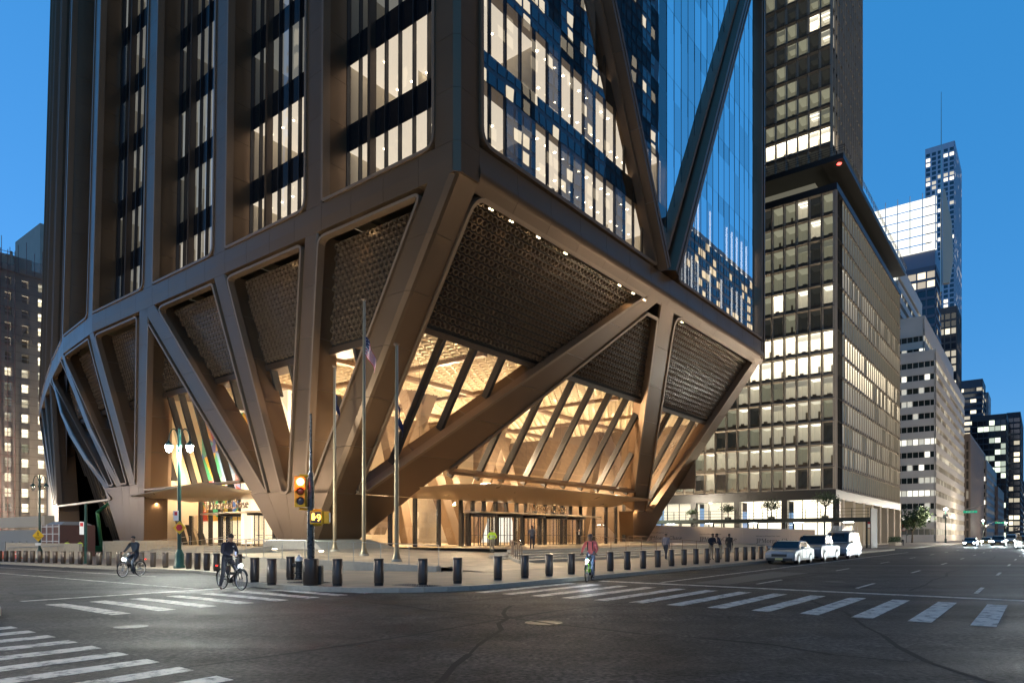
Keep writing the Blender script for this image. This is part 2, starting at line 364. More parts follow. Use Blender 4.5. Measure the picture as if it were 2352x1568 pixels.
# road paint
def bar(pts, name='crosswalk_bar', z=0.004):
    return bm_obj(sheet(pts, lambda u, v: gz(v) + z, (-10,)), name, PAINT, road)
for k in range(13):                                                                    # crosswalk over the avenue
    v = -27.75 + k * 1.07; bar([(-15.0, v), (-9.8, v), (-9.8, v + 0.42), (-15.0, v + 0.42)])
for k in range(8):                                                                     # crosswalk over the side street
    u = -24.6 + k * 1.02; bar([(u, -12.2), (u + 0.42, -12.2), (u + 0.42, -8.2), (u, -8.2)])
for k in range(11):                                                                    # near crosswalk, bottom corner of the picture
    v = -22.6 + k * 0.95; bar([(-31.8, v), (-26.6, v), (-26.6, v + 0.40), (-31.8, v + 0.40)])
bar([(-8.25, -33), (-7.85, -33), (-7.85, -14.9), (-8.25, -14.9)], 'stop_line')
bar([(-24.6, -6.6), (-13.9, -6.6), (-13.9, -6.3), (-24.6, -6.3)], 'stop_line')
for a, b in (((-19.5, -6.0), (-18.2, 60)), ((-16.3, 4), (-15.8, 60))): bar([a, (a[0] + 0.12, a[1]), (b[0] + 0.12, b[1]), b], 'lane_line')
bar([(-7.4, -17.2), (52, -17.2), (52, -17.05), (-7.4, -17.05)], 'lane_line')
for k in range(14):
    for v in (-20.3, -23.6, -26.9):
        u = -6 + k * 12.0; bar([(u, v), (u + 3.0, v), (u + 3.0, v + 0.12), (u, v + 0.12)], 'lane_line')
for k in range(7):
    v = 12 + k * 4; bar([(-21.6, v), (-21.5, v), (-21.5, v + 2.2), (-21.6, v + 2.2)], 'lane_line')
for (u, v, r) in ((-19.8, -20.5, 0.38), (-3.0, -22.2, 0.36), (-25.2, -14.6, 0.3)):
    mb = MB(); mb.lathe([(r, 0.0), (r, 0.006), (r - 0.04, 0.006), (r - 0.05, 0.002), (0.02, 0.002)], G(u, v, gz(v)), 20); mb.build('manhole_cover', mat('cast_iron', (0.03, 0.029, 0.028), 0.45, 0.6, noise=0.3, nscale=12), road)
# patches of newer asphalt
PATCH = mat('fresh_asphalt', (0.026, 0.025, 0.025), 0.55, 0, noise=0.3, nscale=20, bump=0.4, bscale=60)
for pts in ([(-7, -19.5), (3, -19.7), (3, -18.0), (-7, -18.2)],):
    mb = MB(); mb.add([G(u, v, gz(v) + 0.002) for u, v in pts], [(0, 1, 2, 3)]); mb.build('road_patch', PATCH, road)
TAR = mat('tar_seam', (0.012, 0.012, 0.012), 0.75, spec=0.2)
rr = random.Random(21)
for (a, b) in (((-26, -30), (-9.2, -22.5)), ((-7.6, -30), (-6.9, -15)), ((-30, -19.2), (4, -20.6)), ((-24.5, -13.2), (-23.6, -2)), ((-20.2, -27), (-19.1, -13)), ((-6, -24.9), (40, -25.3)), ((-18, -16), (-9, -17.6)), ((-28, -24.5), (-17.5, -18.0))):
    n_ = 14; mb = MB(); A, B = Vector(a), Vector(b); d = (B - A).normalized(); nn = Vector((-d.y, d.x)); P = [A.lerp(B, k / n_) + nn * rr.uniform(-.22, .22) for k in range(n_ + 1)]
    for p, q in zip(P, P[1:]):
        w0 = rr.uniform(.025, .06); mb.add([G(*(p + nn * w0), gz(p.y) + .003), G(*(q + nn * w0), gz(q.y) + .003), G(*(q - nn * w0), gz(q.y) + .003), G(*(p - nn * w0), gz(p.y) + .003)], [(0, 1, 2, 3)])
    mb.build('tar_seam', TAR, road)
def tactile(u0, v0, w, d, m_):
    z = gz(v0) + .156; t_ = MB(); t_.gbox(u0, u0 + d, v0, v0 + w, z - .02, z + .004); o = t_.build('tactile_mat', m_, sw); dm = MB()
    for i in range(int(d / .11)):
        for j in range(int(w / .11)): dm.lathe([(.032, 0), (.022, .012)], G(u0 + .055 + i * .11, v0 + .055 + j * .11, z + .004), 6)
    dm.build('tactile_dome', m_, o)
TACT = mat('tactile_iron', (.06, .05, .045), .55, .3); tactile(-15.9, -13.2, 1.5, .75, TACT); tactile(-17.2, -9.0, .75 * 1.6, .9, TACT); tactile(-28.2, -11.4, 1.6, .8, mat('tactile_yellow', (.45, .33, .16), .7))
for (u, v) in ((2.0, -14.55), (-13.9, 22.0)):
    g_ = MB(); g_.gbox(u, u + .9, v, v + .5, gz(v) - .02, gz(v) + .006)
    for k in range(7): g_.gbox(u + .06 + k * .12, u + .12 + k * .12, v + .05, v + .45, gz(v) + .006, gz(v) + .016)
    g_.build('storm_drain', mat('cast_iron', (0.03, 0.029, 0.028), 0.45, 0.6), road)
# ------------------------------------------------------------------ plaza, steps, ramps of the tower
FLOOR = 0.77
def zpl(u, v):
    return max(gz(v) + 0.156, min(FLOOR, 0.156 + 0.62 * (v + 9.0) / 21.0))
plaza = bm_obj(sheet([(-8.0, -9.0), (-1.5, -9.0), (0.0, -5.6), (1.5, -3.4), (4.5, -0.6), (9.0, 1.2), (9.0, 16.0), (-3.5, 16.0), (-6.5, 8.0)], zpl, (-9, -6, -3, 0, 3, 6, 9, 12)), 'plaza', PLAZA)
tag(plaza, kind='structure')
upper = bm_obj(sheet([(9.0, 1.2), (62, 1.2), (62, 60), (3.0, 60), (3.0, 16.0), (9.0, 16.0)], lambda u, v: FLOOR + (0 if v > 1.25 else 0)), 'lobby_floor', PLAZA); tag(upper, kind='structure')
steps = thing('steps', G(30, -3, 0.15), None, None, kind='structure')
for k in range(5):
    mb = MB(); z1 = FLOOR - 0.124 * k; v0 = 0.6 - 1.15 * k; ua = (6.5, 4.3, 2.4, 0.9, -0.3)[k]
    z0 = 0.10
    mb.gbox(ua, 62, v0 - 0.02 if k else v0, (v0 + 1.13) if k else 1.22, z0, z1 - (0.004 if k == 0 else 0)); mb.build('step', STONE, steps)
mb = MB()                                                                              # curved cheek wall beside the steps
pa = [(-1.6, -6.2), (-0.4, -5.0), (0.9, -3.7), (2.4, -2.3), (4.3, -1.0), (6.5, 0.2), (9.2, 1.3)]
for i in range(len(pa) - 1):
    a, b = Vector(pa[i]), Vector(pa[i + 1]); d = (b - a).normalized(); nn = Vector((d.y, -d.x)) * 0.14
    ring = [G(*(a - nn), 0.1), G(*(b - nn), 0.1), G(*(b + nn), 0.1), G(*(a + nn), 0.1)]
    za = zpl(*a) + 0.16; zb = zpl(*b) + 0.16
    top = [Vector((ring[0].x, ring[0].y, za)), Vector((ring[1].x, ring[1].y, zb)), Vector((ring[2].x, ring[2].y, zb)), Vector((ring[3].x, ring[3].y, za))]
    mb.loft([ring, top])
mb.build('cheek_wall', STONE, steps)
def railing(label, pts, posts, h=0.95, r=0.022, name='handrail', double=False, mt=STEEL):
    """handrail on posts; pts = [(u, v, z)] of the ground line"""
    P = [G(*p) for p in pts]; t = thing(name, P[0], label, 'railing')
    mb = MB(); mb.tube([p + Vector((0, 0, h)) for p in P], r, 8); mb.build('rail', mt, t, True)
    if double: mb = MB(); mb.tube([p + Vector((0, 0, h * 0.62)) for p in P], r * 0.8, 8); mb.build('rail', mt, t, True)
    cum = [0]
    for i in range(len(P) - 1): cum.append(cum[-1] + (P[i + 1] - P[i]).length)
    n = posts; pm = None
    for k in range(n + 1):
        s = cum[-1] * k / n; i = max(j for j in range(len(P) - 1) if cum[j] <= s + 1e-6)
        q = P[i].lerp(P[i + 1], (s - cum[i]) / max(1e-6, cum[i + 1] - cum[i]))
        if pm is None:
            m_ = MB(); m_.tube([(0, 0, 0), (0, 0, h - 0.005)], r * 0.95, 8); m_.lathe([(r * 2.2, 0), (r * 2.2, 0.015), (r, 0.02)], (0, 0, 0), 10); m_.smooth = True; pm = m_.mesh('post', mt)
        inst('post', pm, q, t)
    return t
railing('bronze handrail with close posts curving beside the wide front steps', [(u, v, zpl(u, v) + 0.16) for u, v in pa[:5]], 9, mt=TRIM)
for u0, k0, lab in ((16.5, 1, 'bronze handrail down the front steps, nearer the revolving doors'), (24.5, 0, 'bronze handrail down the front steps, nearer the printed hoarding')):
    railing(lab, [(u0, 1.4, FLOOR), (u0 + 0.6, 0.4, FLOOR), (u0 + 3.4, -5.0, 0.25)], 6, mt=TRIM)
# ramp wall with railing between bollards and corner column
rw = thing('ramp_wall', G(-8.5, -3, 0.15), 'low pale granite ramp wall between the corner bollards and flagpoles', 'wall')
mb = MB(); rp = [(-10.6, 9.5, 0.62), (-10.4, 3.0, 0.58), (-9.6, -2.0, 0.50), (-8.6, -6.6, 0.36)]
for i in range(len(rp) - 1):
    a, b = rp[i], rp[i + 1]
    for half in (0,):
        r0 = [G(a[0], a[1], gz(a[1]) + 0.1), G(b[0], b[1], gz(b[1]) + 0.1), G(b[0] + 0.3, b[1], gz(b[1]) + 0.1), G(a[0] + 0.3, a[1], gz(a[1]) + 0.1)]
        r1 = [Vector((p.x, p.y, z)) for p, z in zip(r0, (a[2], b[2], b[2], a[2]))]; mb.loft([r0, r1])
mb.build('wall', STONE, rw)
ramp = bm_obj(sheet([(-10.3, 9.5), (-10.1, 3.0), (-9.3, -2.0), (-8.3, -6.6), (-6.5, -6.6), (-6.0, 9.5)], lambda u, v: max(zpl(u, v), 0.30 + 0.25 * (v + 6.6) / 16), (-2, 3)), 'ramp', PLAZA); tag(ramp, kind='structure')
railing('steel handrail along the granite ramp wall beside the flagpoles', [(p[0] + 0.15, p[1], p[2]) for p in rp], 10)
# ------------------------------------------------------------------ the bronze tower
FOLD = 24.6; SILL = 26.4; FH = 6.6; TOPZ = 118.0
KP = [(0, 0), (0, 54.5), (1.4, 67.0), (4.9, 81.3), (8.6, 95.3), (15.9, 121.5)]
KS = [0.0]
for a, b in zip(KP, KP[1:]): KS.append(KS[-1] + math.hypot(b[0] - a[0], b[1] - a[1]))
def S2(s, z, d=0.0):
    """south face: distance s along the folded line, height z, depth d inwards -> (u, v)"""
    k = 0
    while k < len(KP) - 2 and s > KS[k + 1]: k += 1
    t = s - KS[k]; L_ = KS[k + 1] - KS[k]; du, dv = (KP[k + 1][0] - KP[k][0]) / L_, (KP[k + 1][1] - KP[k][1]) / L_
    lean = 0.0005 * min(max(s, 0), 50) * max(0.0, z - 26.0)
    return (KP[k][0] + du * t + dv * d + lean, KP[k][1] + dv * t - du * d)
def S3(s, z, d=0.0):
    u, v = S2(s, z, d); return G(u, v, z)
def E3(u, z, d=0.0):
    """east undercroft plane, leaning in from the fold to the column feet"""
    return G(u, 0.6277 * (FOLD - z) + 0.847 * d, z + 0.532 * d)
def depth_at(s):
    u, v = S2(s, 26); return KY + u * N1[1] + v * N2[1]
tower = thing('office_tower', G(20, 30, 0), 'bronze clad office tower on fanned columns with honeycomb soffits and glass lobby', 'tower')
GL_S = glass('tower_glass', (0.86, 0.86, 0.84), 0.10, 0.75, 0.0, 0.004, 1.3)
GL_E = glass('avenue_glass_wavy', (0.84, 0.84, 0.82), 0.12, 0.75, 0.0, 0.004, 0.35)
GL_B = glass('avenue_glass_flat', (0.62, 0.66, 0.70), 0.74, 0.26, 0.0, 0.0015, 0.5)
SPAN = mat('spandrel_glass', (0.010, 0.009, 0.010), 0.15, 0.0, spec=0.25)
SPANW = mat('spandrel_glass_wavy', (0.010, 0.011, 0.015), 0.06, 0.0, bump=0.0, spec=1.0)
CEIL = mat('glow_office_ceiling', (0.75, 0.66, 0.52), 0.8, emis=(1.0, 0.87, 0.70), es=0.50)  # office ceilings glow themselves, standing in for their lamps
CEILD = mat('dim_glow_office_ceiling', (0.7, 0.64, 0.55), 0.8, emis=(0.92, 0.92, 0.85), es=0.11)
OWALL = mat('office_wall', (0.74, 0.67, 0.56), 0.8)
OFLOOR = mat('office_floor', (0.16, 0.13, 0.10), 0.8)
DOWN = emit('downlight', (1.0, 0.86, 0.62), 14.0)
BLIND = mat('glow_blind', (0.62, 0.62, 0.58), 0.8, emis=(0.93, 0.95, 0.90), es=0.17)  # room light behind the blinds put into their own emission
BLINDW = mat('glow_blind_warm', (0.62, 0.58, 0.5), 0.8, emis=(1.0, 0.90, 0.74), es=0.32)
DESK = mat('office_furniture', (0.20, 0.20, 0.21), 0.5, 0.1, noise=0.5, nscale=2.5)
def zvis(s): return EYE + 1230.0 / F * depth_at(s) + 6
# --- piers with panel joints
BAYS = [0, 13.5, 26.9, 40.3, 54.5, 67.1, 81.8, 96.3, 109.9, 123.5]
PW = 1.9; GD = 2.45
def pier_ring(i, z, c=0.10):
    s0, s1 = BAYS[i], BAYS[i] + PW
    if i == 0:
        a = [S3(s1, z, 0), S3(0.35, z, 0), G(0.35, 0, z), G(2.1, 0, z), G(2.1, 1.2, z), S3(s1, z, GD + 0.2)]
        return a
    return [S3(s1, z, 0), S3(s0 + c, z, 0), S3(s0, z, c), S3(s0, z, GD + 0.2), S3(s1, z, GD + 0.2)]
for i in range(len(BAYS)):
    zt = zvis(BAYS[i]); z = FOLD + 1.6; pt = MB(); top = True
    while z < TOPZ - 1:
        z1 = z + 3.3
        if z > zt: z1 = TOPZ
        mb = MB(); mb.loft([pier_ring(i, z + 0.02), pier_ring(i, z1)]); mb.build('pier_panel', BRONZE, tower); z = z1
# --- fold band: panels between sill and column heads
def band_ring(z0, z1, f):
    return None
def band_south(s0, s1):
    mb = MB()
    for a, b in ((s0, s1),):
        prof = [(0.0, FOLD + 1.6), (-0.03, FOLD + 0.5), (0.0, FOLD - 0.35), (0.5, FOLD - 0.5), (0.9, FOLD - 0.2), (0.9, FOLD + 1.6)]
        mb.loft([[S3(a + 0.012, z, d) for d, z in prof], [S3(b - 0.012, z, d) for d, z in prof]])
    return mb.build('fold_panel', BRONZE, tower)
cuts = [0.0]
for k in range(1, len(BAYS)):
    a, b = BAYS[k - 1], BAYS[k]; n = 4
    cuts += [a + (b - a) * j / n for j in range(1, n + 1)]
for a, b in zip(cuts, cuts[1:]): band_south(a + (0.35 if a == 0 else 0), b)
def band_east(u0, u1):
    prof = [(0.0, SILL + 0.2), (0.0, FOLD + 0.9), (-0.10, FOLD + 0.45), (-0.10, FOLD + 0.1), (0.12, FOLD - 0.2), (0.5, FOLD - 0.75), (0.95, FOLD - 0.4), (0.95, SILL + 0.2)]
    mb = MB(); mb.loft([[G(u0 + 0.012, d, z) for d, z in prof], [G(u1 - 0.012, d, z) for d, z in prof]]); return mb.build('fold_panel', BRONZE, tower, True)
EU = 58.5
for k in range(14): band_east(2.1 + (EU - 2.1) * k / 14, 2.1 + (EU - 2.1) * (k + 1) / 14)
mb = MB(); mb.loft([[S3(0.35, FOLD + 1.6), G(0.35, 0, FOLD + 1.6), G(2.1, 0, FOLD + 1.6), G(2.1, 1.5, FOLD + 1.6), S3(1.5, FOLD + 1.6, 2)],
                    [S3(0.35, FOLD - 0.3), G(0.35, 0, FOLD - 0.3), G(2.1, 0, FOLD - 0.3), G(2.1, 1.5, FOLD - 0.3), S3(1.5, FOLD - 0.3, 2)]]); mb.build('corner_node', BRONZE, tower)
# --- window bays of the south face
def seq(a, b, n): return [a + (b - a) * k / n for k in range(n + 1)]
for i in range(1, len(BAYS)):
    s0, s1 = BAYS[i - 1] + PW, BAYS[i]; zt = min(TOPZ, zvis(s1))
    loop = rounded([(s0, SILL - 0.15), (s1, SILL - 0.15), (s1, TOPZ), (s0, TOPZ)], [1.0, 0.45, 0, 0])
    mb = MB(); trim_loop(mb, loop, 0.22, lambda p: S3(p[0], p[1], 0.55), lambda p: S3(p[0], p[1], -0.10)); mb.build('bay_frame', TRIM, tower)
    mb = MB()                                                   # sill slope behind the frame
    mb.quad(S3(s0, SILL, 0.3), S3(s1, SILL, 0.3), S3(s1, SILL + 0.15, GD), S3(s0, SILL + 0.15, GD)); mb.build('sill', BRONZE, tower)
    if i > 6:
        mb = MB(); mb.quad(S3(s0, SILL, GD), S3(s1, SILL, GD), S3(s1, TOPZ, GD), S3(s0, TOPZ, GD)); mb.build('glazing_sheet', SPAN, tower); continue
    n = 8; ss = seq(s0, s1, n); nf = max(1, int((zt - SILL) / FH) + 1)
    bay = MB()
    for k in range(n + 1):                                      # mullions run the full height
        w = 0.30 if k == 6 else 0.10; dp = 0.5 if k == 6 else 0.22
        a = [S3(ss[k] - w / 2, SILL, GD - dp), S3(ss[k] + w / 2, SILL, GD - dp), S3(ss[k] + w / 2, SILL, GD + 0.1), S3(ss[k] - w / 2, SILL, GD + 0.1)]
        b = [S3(ss[k] - w / 2, TOPZ, GD - dp), S3(ss[k] + w / 2, TOPZ, GD - dp), S3(ss[k] + w / 2, TOPZ, GD + 0.1), S3(ss[k] - w / 2, TOPZ, GD + 0.1)]
        mb = MB(); mb.loft([a, b]); mb.build('mullion', MULL if k != 6 else BRONZE_D, tower)
    for f in range(nf):
        z0 = SILL + 0.15 + f * FH; z1 = z0 + 4.55; z2 = z0 + FH
        for k in range(n):
            mb = MB(); mb.quad(S3(ss[k], z0, GD), S3(ss[k + 1], z0, GD), S3(ss[k + 1], z1, GD), S3(ss[k], z1, GD)); mb.build('pane', GL_S, tower)
            if k % 2 == 0:
                mb = MB(); mb.quad(S3(ss[k], z1, GD + 0.01), S3(ss[k + 2], z1, GD + 0.01), S3(ss[k + 2], z2, GD + 0.01), S3(ss[k], z2, GD + 0.01)); mb.build('spandrel_panel', SPAN, tower)
        lit = {1: (1, 1, .3), 2: (1, 1, .25, .22), 3: (.4, .4, .3, .25, .25), 4: (.3, .3, .3, .3, .3, .3), 5: (.15, .15, .3, .3, .3, .3, .2, .2), 6: (.1,) * 12}[i]
        L_ = lit[f] if f < len(lit) else 0.3
        mb = MB(); D2 = GD + 7.0; sA = s0 if i > 1 else 0.95
        mb.m = 0; mb.quad(S3(sA, z1, GD + .05), S3(s1, z1, GD + .05), S3(s1, z1, D2), S3(sA, z1, D2))
        mb.m = 1; mb.quad(S3(sA, z0, D2), S3(s1, z0, D2), S3(s1, z1, D2), S3(sA, z1, D2))
        for s in ((s0, s1) if i > 1 else (s1,)): mb.quad(S3(s, z0, GD + .05), S3(s, z1, GD + .05), S3(s, z1, D2), S3(s, z0, D2))
        for q in (0.34, 0.67):
            sm = s0 + (s1 - s0) * q; mb.quad(S3(sm, z0, GD + 3.6), S3(sm, z1, GD + 3.6), S3(sm, z1, D2), S3(sm, z0, D2))
        mb.m = 2; mb.quad(S3(sA, z0 - .05, GD + .05), S3(s1, z0 - .05, GD + .05), S3(s1, z0 - .05, D2), S3(sA, z0 - .05, D2))
        mb.build('office_interior', [CEIL if L_ >= 1 else (CEILD if L_ > 0.2 else OWALL), OWALL, OFLOOR], tower)
        if L_ >= 1:
            mb = MB()
            for q in range(7):
                for d in (1.4, 4.2):
                    c = S3(s0 + (s1 - s0) * (q + .5) / 7, z1 - 0.02, GD + d); mb.box(c, (0.14, 0.14, 0.015))
            mb.build('ceiling_light', DOWN, tower)
        if i >= 3 and L_ >= 0.3:
            for k in range(n):
                if k == 5 and i == 4: continue
                w = (ss[k + 1] - ss[k]); rr = random.Random(i * 100 + f * 10 + k); top = z1 - 0.05; bot = z0 + rr.choice((0.05, 0.05, 0.05, 0.8))
                mb = MB(); a, b = ss[k] + w * 0.07, ss[k] + w * rr.uniform(.6, .94)
                mb.loft([[S3(a, bot, GD + .18), S3(b, bot, GD + .18), S3(b, bot, GD + .22), S3(a, bot, GD + .22)], [S3(a, top, GD + .18), S3(b, top, GD + .18), S3(b, top, GD + .22), S3(a, top, GD + .22)]])
                mb.build('blind', BLINDW if f == 0 and i == 3 else BLIND, tower)
    # unseen dark block added inside to stop light passing through
mb = MB(); mb.prism([G(11, 10.5, FOLD), G(EU - 10, 10.5, FOLD), G(EU - 10, 118, FOLD), G(26, 118, FOLD), G(11, 80, FOLD)], (0, 0, TOPZ - FOLD)); mb.build('core', DARK, tower)
mb = MB(); mb.prism([S3(0.5, TOPZ), S3(54.5, TOPZ), S3(67, TOPZ), S3(81.8, TOPZ), S3(96.3, TOPZ), S3(123.5, TOPZ), G(EU, 121, TOPZ), G(EU, 0.5, TOPZ)], (0, 0, 0.6)); mb.build('roof', BRONZE_D, tower)
mb = MB(); mb.quad(G(EU, 2.2, FOLD), G(EU, 121, FOLD), G(EU, 121, TOPZ), G(EU, 2.2, TOPZ)); mb.quad(G(EU, 121, FOLD), S3(123.5, FOLD), S3(123.5, TOPZ), G(EU, 121, TOPZ)); mb.build('far_wall', BRONZE_D, tower)
# --- east face: glazing, floors, interior, braces
EG = 0.45; NU = 33; us = seq(2.1, EU - 1.1, NU); EZ0 = 27.0
for k in range(NU + 1):
    w = 0.20 if us[k] < 30.5 else 0.06
    mb = MB(); mb.gbox(us[k] - w / 2, us[k] + w / 2, EG + (0.03 if w > .1 else -0.02), EG + 0.22, SILL, TOPZ); mb.build('mullion', MULL, tower)
for k in range(NU):
    uu = (us[k] + us[k + 1]) / 2; Z = KY + uu * N1[1]; zt = EYE + 1230 / F * Z + 5
    f = 0
    while EZ0 + f * FH < zt:
        z0 = EZ0 + f * FH; z1 = z0 + 4.6; z2 = z0 + FH; flat = uu > 31
        mb = MB(); mb.quad(G(us[k], EG, z0), G(us[k + 1], EG, z0), G(us[k + 1], EG, z1), G(us[k], EG, z1)); mb.build('pane', GL_B if flat else GL_E, tower)
        mb = MB(); mb.quad(G(us[k], EG + (0.012), z1), G(us[k + 1], EG + .012, z1), G(us[k + 1], EG + .012, z2), G(us[k], EG + .012, z2)); mb.build('spandrel_panel', GL_B if flat else GL_E, tower)
        f += 1
    mb = MB(); mb.quad(G(us[k], EG, EZ0 + f * FH), G(us[k + 1], EG, EZ0 + f * FH), G(us[k + 1], EG, TOPZ), G(us[k], EG, TOPZ)); mb.build('glazing_sheet', GL_B if uu > 31 else GL_E, tower)
    mb = MB(); mb.quad(G(us[k], EG, SILL), G(us[k + 1], EG, SILL), G(us[k + 1], EG, EZ0), G(us[k], EG, EZ0)); mb.build('base_panel', SPAN, tower)
for f in range(13):
    z0 = EZ0 + f * FH; z1 = z0 + 4.6
    for (ua, ub, lit) in ((9.6, 30.4, f < 2), (30.4, EU - 1.1, False)):
        mb = MB(); V0, V1 = EG + 0.55, 9.5
        mb.m = 0; mb.quad(G(ua, V0, z1), G(ub, V0, z1), G(ub, V1, z1), G(ua, V1, z1))
        mb.m = 1; mb.quad(G(ua, V1, z0), G(ub, V1, z0), G(ub, V1, z1), G(ua, V1, z1))
        for u in (ua + .02, ub - .02): mb.quad(G(u, V0, z0), G(u, V1, z0), G(u, V1, z1), G(u, V0, z1))
        if lit:
            for u in seq(ua, ub, 5)[1:-1]: mb.quad(G(u, V0 + 3.5, z0), G(u, V1, z0), G(u, V1, z1), G(u, V0 + 3.5, z1))
        mb.m = 2; mb.quad(G(ua, V0, z0 - .05), G(ub, V0, z0 - .05), G(ub, V1, z0 - .05), G(ua, V1, z0 - .05))
        ua3 = 2.1 if ua < 10 else ua; mb.m = 3; mb.quad(G(ua3, EG + .06, z1), G(ub, EG + .06, z1), G(ub, EG + .06, z1 + 1.98), G(ua3, EG + .06, z1 + 1.98))
        mb.build('office_interior', [CEIL if lit else OFLOOR, OWALL if lit else OFLOOR, OFLOOR, DARK], tower)  # unlit rooms take the dark floor colour, darkness painted in
        if lit:
            mb = MB()
            for u in seq(ua + 1, ub - 1, 16):
                for v in (1.6, 4.0): mb.box(G(u, v, z1 - 0.02), (0.16, 0.16, 0.015), TH)
            mb.build('ceiling_light', DOWN, tower)
            for u in seq(ua + 1.2, ub - 1.2, 18):
                rr = random.Random(int(u * 77) + f); h = rr.uniform(0.7, 1.5) * (1.0 if f == 0 else 0.55)
                mb = MB()
                for j in range(3): mb.gbox(u - 0.55 + j * 0.36, u - 0.25 + j * 0.36, V0 + .35, V0 + 1.0, z0, z0 + h * rr.uniform(0.7, 1.2))
                mb.build('desk_unit', DESK, tower)
# fins behind the flat north panes, interior light put into their glow
for k, u in enumerate(us):
    if u > 32 and u < 57:
        z1 = EZ0 + 4.55 if k % 2 else EZ0 + 4.55
        for f, p in ((0, 1), (1, 0.75)):
            if random.Random(k * 3 + f).random() < p:
                z0 = EZ0 + f * FH + 0.1; mb = MB(); mb.gbox(u + 0.45, u + 1.0, EG + 0.35, EG + 0.6, z0, z0 + 4.3); mb.build('glow_fin', mat('glow_white_fin', (0.7, 0.66, 0.6), 0.7, emis=(1.0, 0.92, 0.80), es=1.5), tower)
# braces
def brace(p0, p1, w=1.55, name='brace'):
    a, b = Vector(p0), Vector(p1); d = (b - a); n = Vector((-d.y, d.x)).normalized(); L_ = d.length; m = max(1, int(L_ / 5.5))
    for k in range(m):
        q0 = a + d * (k / m); q1 = a + d * ((k + 1) / m) - d.normalized() * 0.02
        def ring(q):
            r = []
            for o, v in ((-w / 2, EG + .4), (-w / 2 * .95, EG - .35), (-w * .28, -0.75), (-0.12, -0.75), (-0.10, -0.68), (0.10, -0.68), (0.12, -0.75), (w * .28, -0.75), (w / 2 * .95, EG - .35), (w / 2, EG + .4)):
                s = q + n * o; r.append(G(s.x, v, s.y))
            return r
        mb = MB(); mb.loft([ring(q0), ring(q1)]); mb.build(name, BRONZE, tower)
brace((28.6, 26.9), (2.4, 73.6)); brace((30.4, 26.9), (EU - 1.2, 79.5))
mb = MB()
for poly, rad in (([(2.1, SILL + .35), (27.6, SILL + .35), (2.1, 72)], [1.3, 0.5, 0]), ([(31.6, SILL + .35), (EU - 1.1, SILL + .35), (EU - 1.1, 76)], [0.7, 0.6, 0]), ([(29.5, 28.6), (EU - 1.6, 80), (EU - 1.6, TOPZ), (2.6, TOPZ), (2.6, 75)], [0.5, 0, 0, 0, 0])):
    mb = MB(); trim_loop(mb, rounded(poly, rad), 0.28, lambda p: G(p[0], EG + .3, p[1]), lambda p: G(p[0], -0.16, p[1])); mb.build('window_frame', TRIM, tower)
for (ua, ub, va, vb) in ((EU - 1.1, EU - 0.75, -0.05, 0.9), (EU - 0.70, EU - 0.30, 0.1, 0.9), (EU - 0.26, EU + 0.2, -0.08, 2.2)):
    z = FOLD - 0.2
    while z < TOPZ - 1:
        z1 = z + 5.0 if z < 75 else TOPZ; mb = MB(); mb.gbox(ua, ub, va, vb, z + 0.02, z1); mb.build('pier_panel', BRONZE_D if va > 0 else BRONZE, tower, bevel=0.05); z = z1
# ------------------------------------------------------------------ fanned columns
def lin(z0, s0, z1, s1): return lambda z: s0 + (s1 - s0) * (z0 - z) / (z0 - z1)
CDEP = 2.3
def south_column(Lf, Rf, ztop, zbot, name='column_panel', seg=3.6, c=0.12):
    n = max(1, round((ztop - zbot) / seg)); zs = seq(ztop, zbot, n)
    def ring(z):
        l, r = Lf(z), Rf(z)
        return [S3(l, z, c), S3(l - c, z, 0), S3(r + c, z, 0), S3(r, z, c), S3(r, z, CDEP), S3(l, z, CDEP)]
    for a, b in zip(zs, zs[1:]):
        mb = MB(); mb.loft([ring(a - 0.012), ring(b + 0.012)]); mb.build(name, BRONZE, tower)
AR = lambda z: 0.6277 * (FOLD - z)
aL = lambda z: 2.55 + 0.63 * (24.23 - z)
bR = lambda z: 14.06 + 0.08 * (23.55 - z); bL = lambda z: 15.63 + 0.0933 * (23.96 - z)
cR = lambda z: 26.77 - 0.4365 * (23.79 - z); cL = lambda z: 28.46 - 0.4523 * (23.41 - z)
dR = lambda z: 39.8 - 1.0027 * (24.2 - z); dL = lambda z: 42.25 - 1.0165 * (24.2 - z)
eR = lambda z: 41.25 + 0.045 * (22.41 - z); eL = lambda z: 43.2 + 0.035 * (24 - z)
fR = lambda z: 53.86 - 0.60 * (23.6 - z); fL = lambda z: 55.5 - 0.596 * (23.66 - z)
gR = lin(24.2, 67.2, 5.0, 44.9); gL = lin(24.2, 68.9, 5.0, 46.3)
hR = lin(24.2, 81.9, 5.0, 46.5); hL = lin(24.2, 83.6, 5.0, 48.0)
iR = lin(24.2, 84.0, 5.0, 73.2); iL = lin(24.2, 85.3, 5.0, 74.2)
jR = lin(24.2, 96.4, 5.0, 74.4); jL = lin(24.2, 98.0, 5.0, 75.4)
kR = lin(24.2, 110.0, 5.0, 75.6); kL = lin(24.2, 111.6, 5.0, 76.6)
lR = lin(24.2, 122.0, 5.0, 76.8); lL = lin(24.2, 123.5, 5.0, 78.0)
ZT = FOLD - 0.36
for a, b in ((bL, bR), (cL, cR), (dL, dR)): south_column(a, b, ZT, 5.2)
for a, b in ((eL, eR), (fL, fR), (gL, gR), (hL, hR)): south_column(a, b, ZT, 6.9 if a is not eL else 6.6)
for a, b in ((iL, iR), (jL, jR), (kL, kR), (lL, lR)): south_column(a, b, ZT, 5.0)
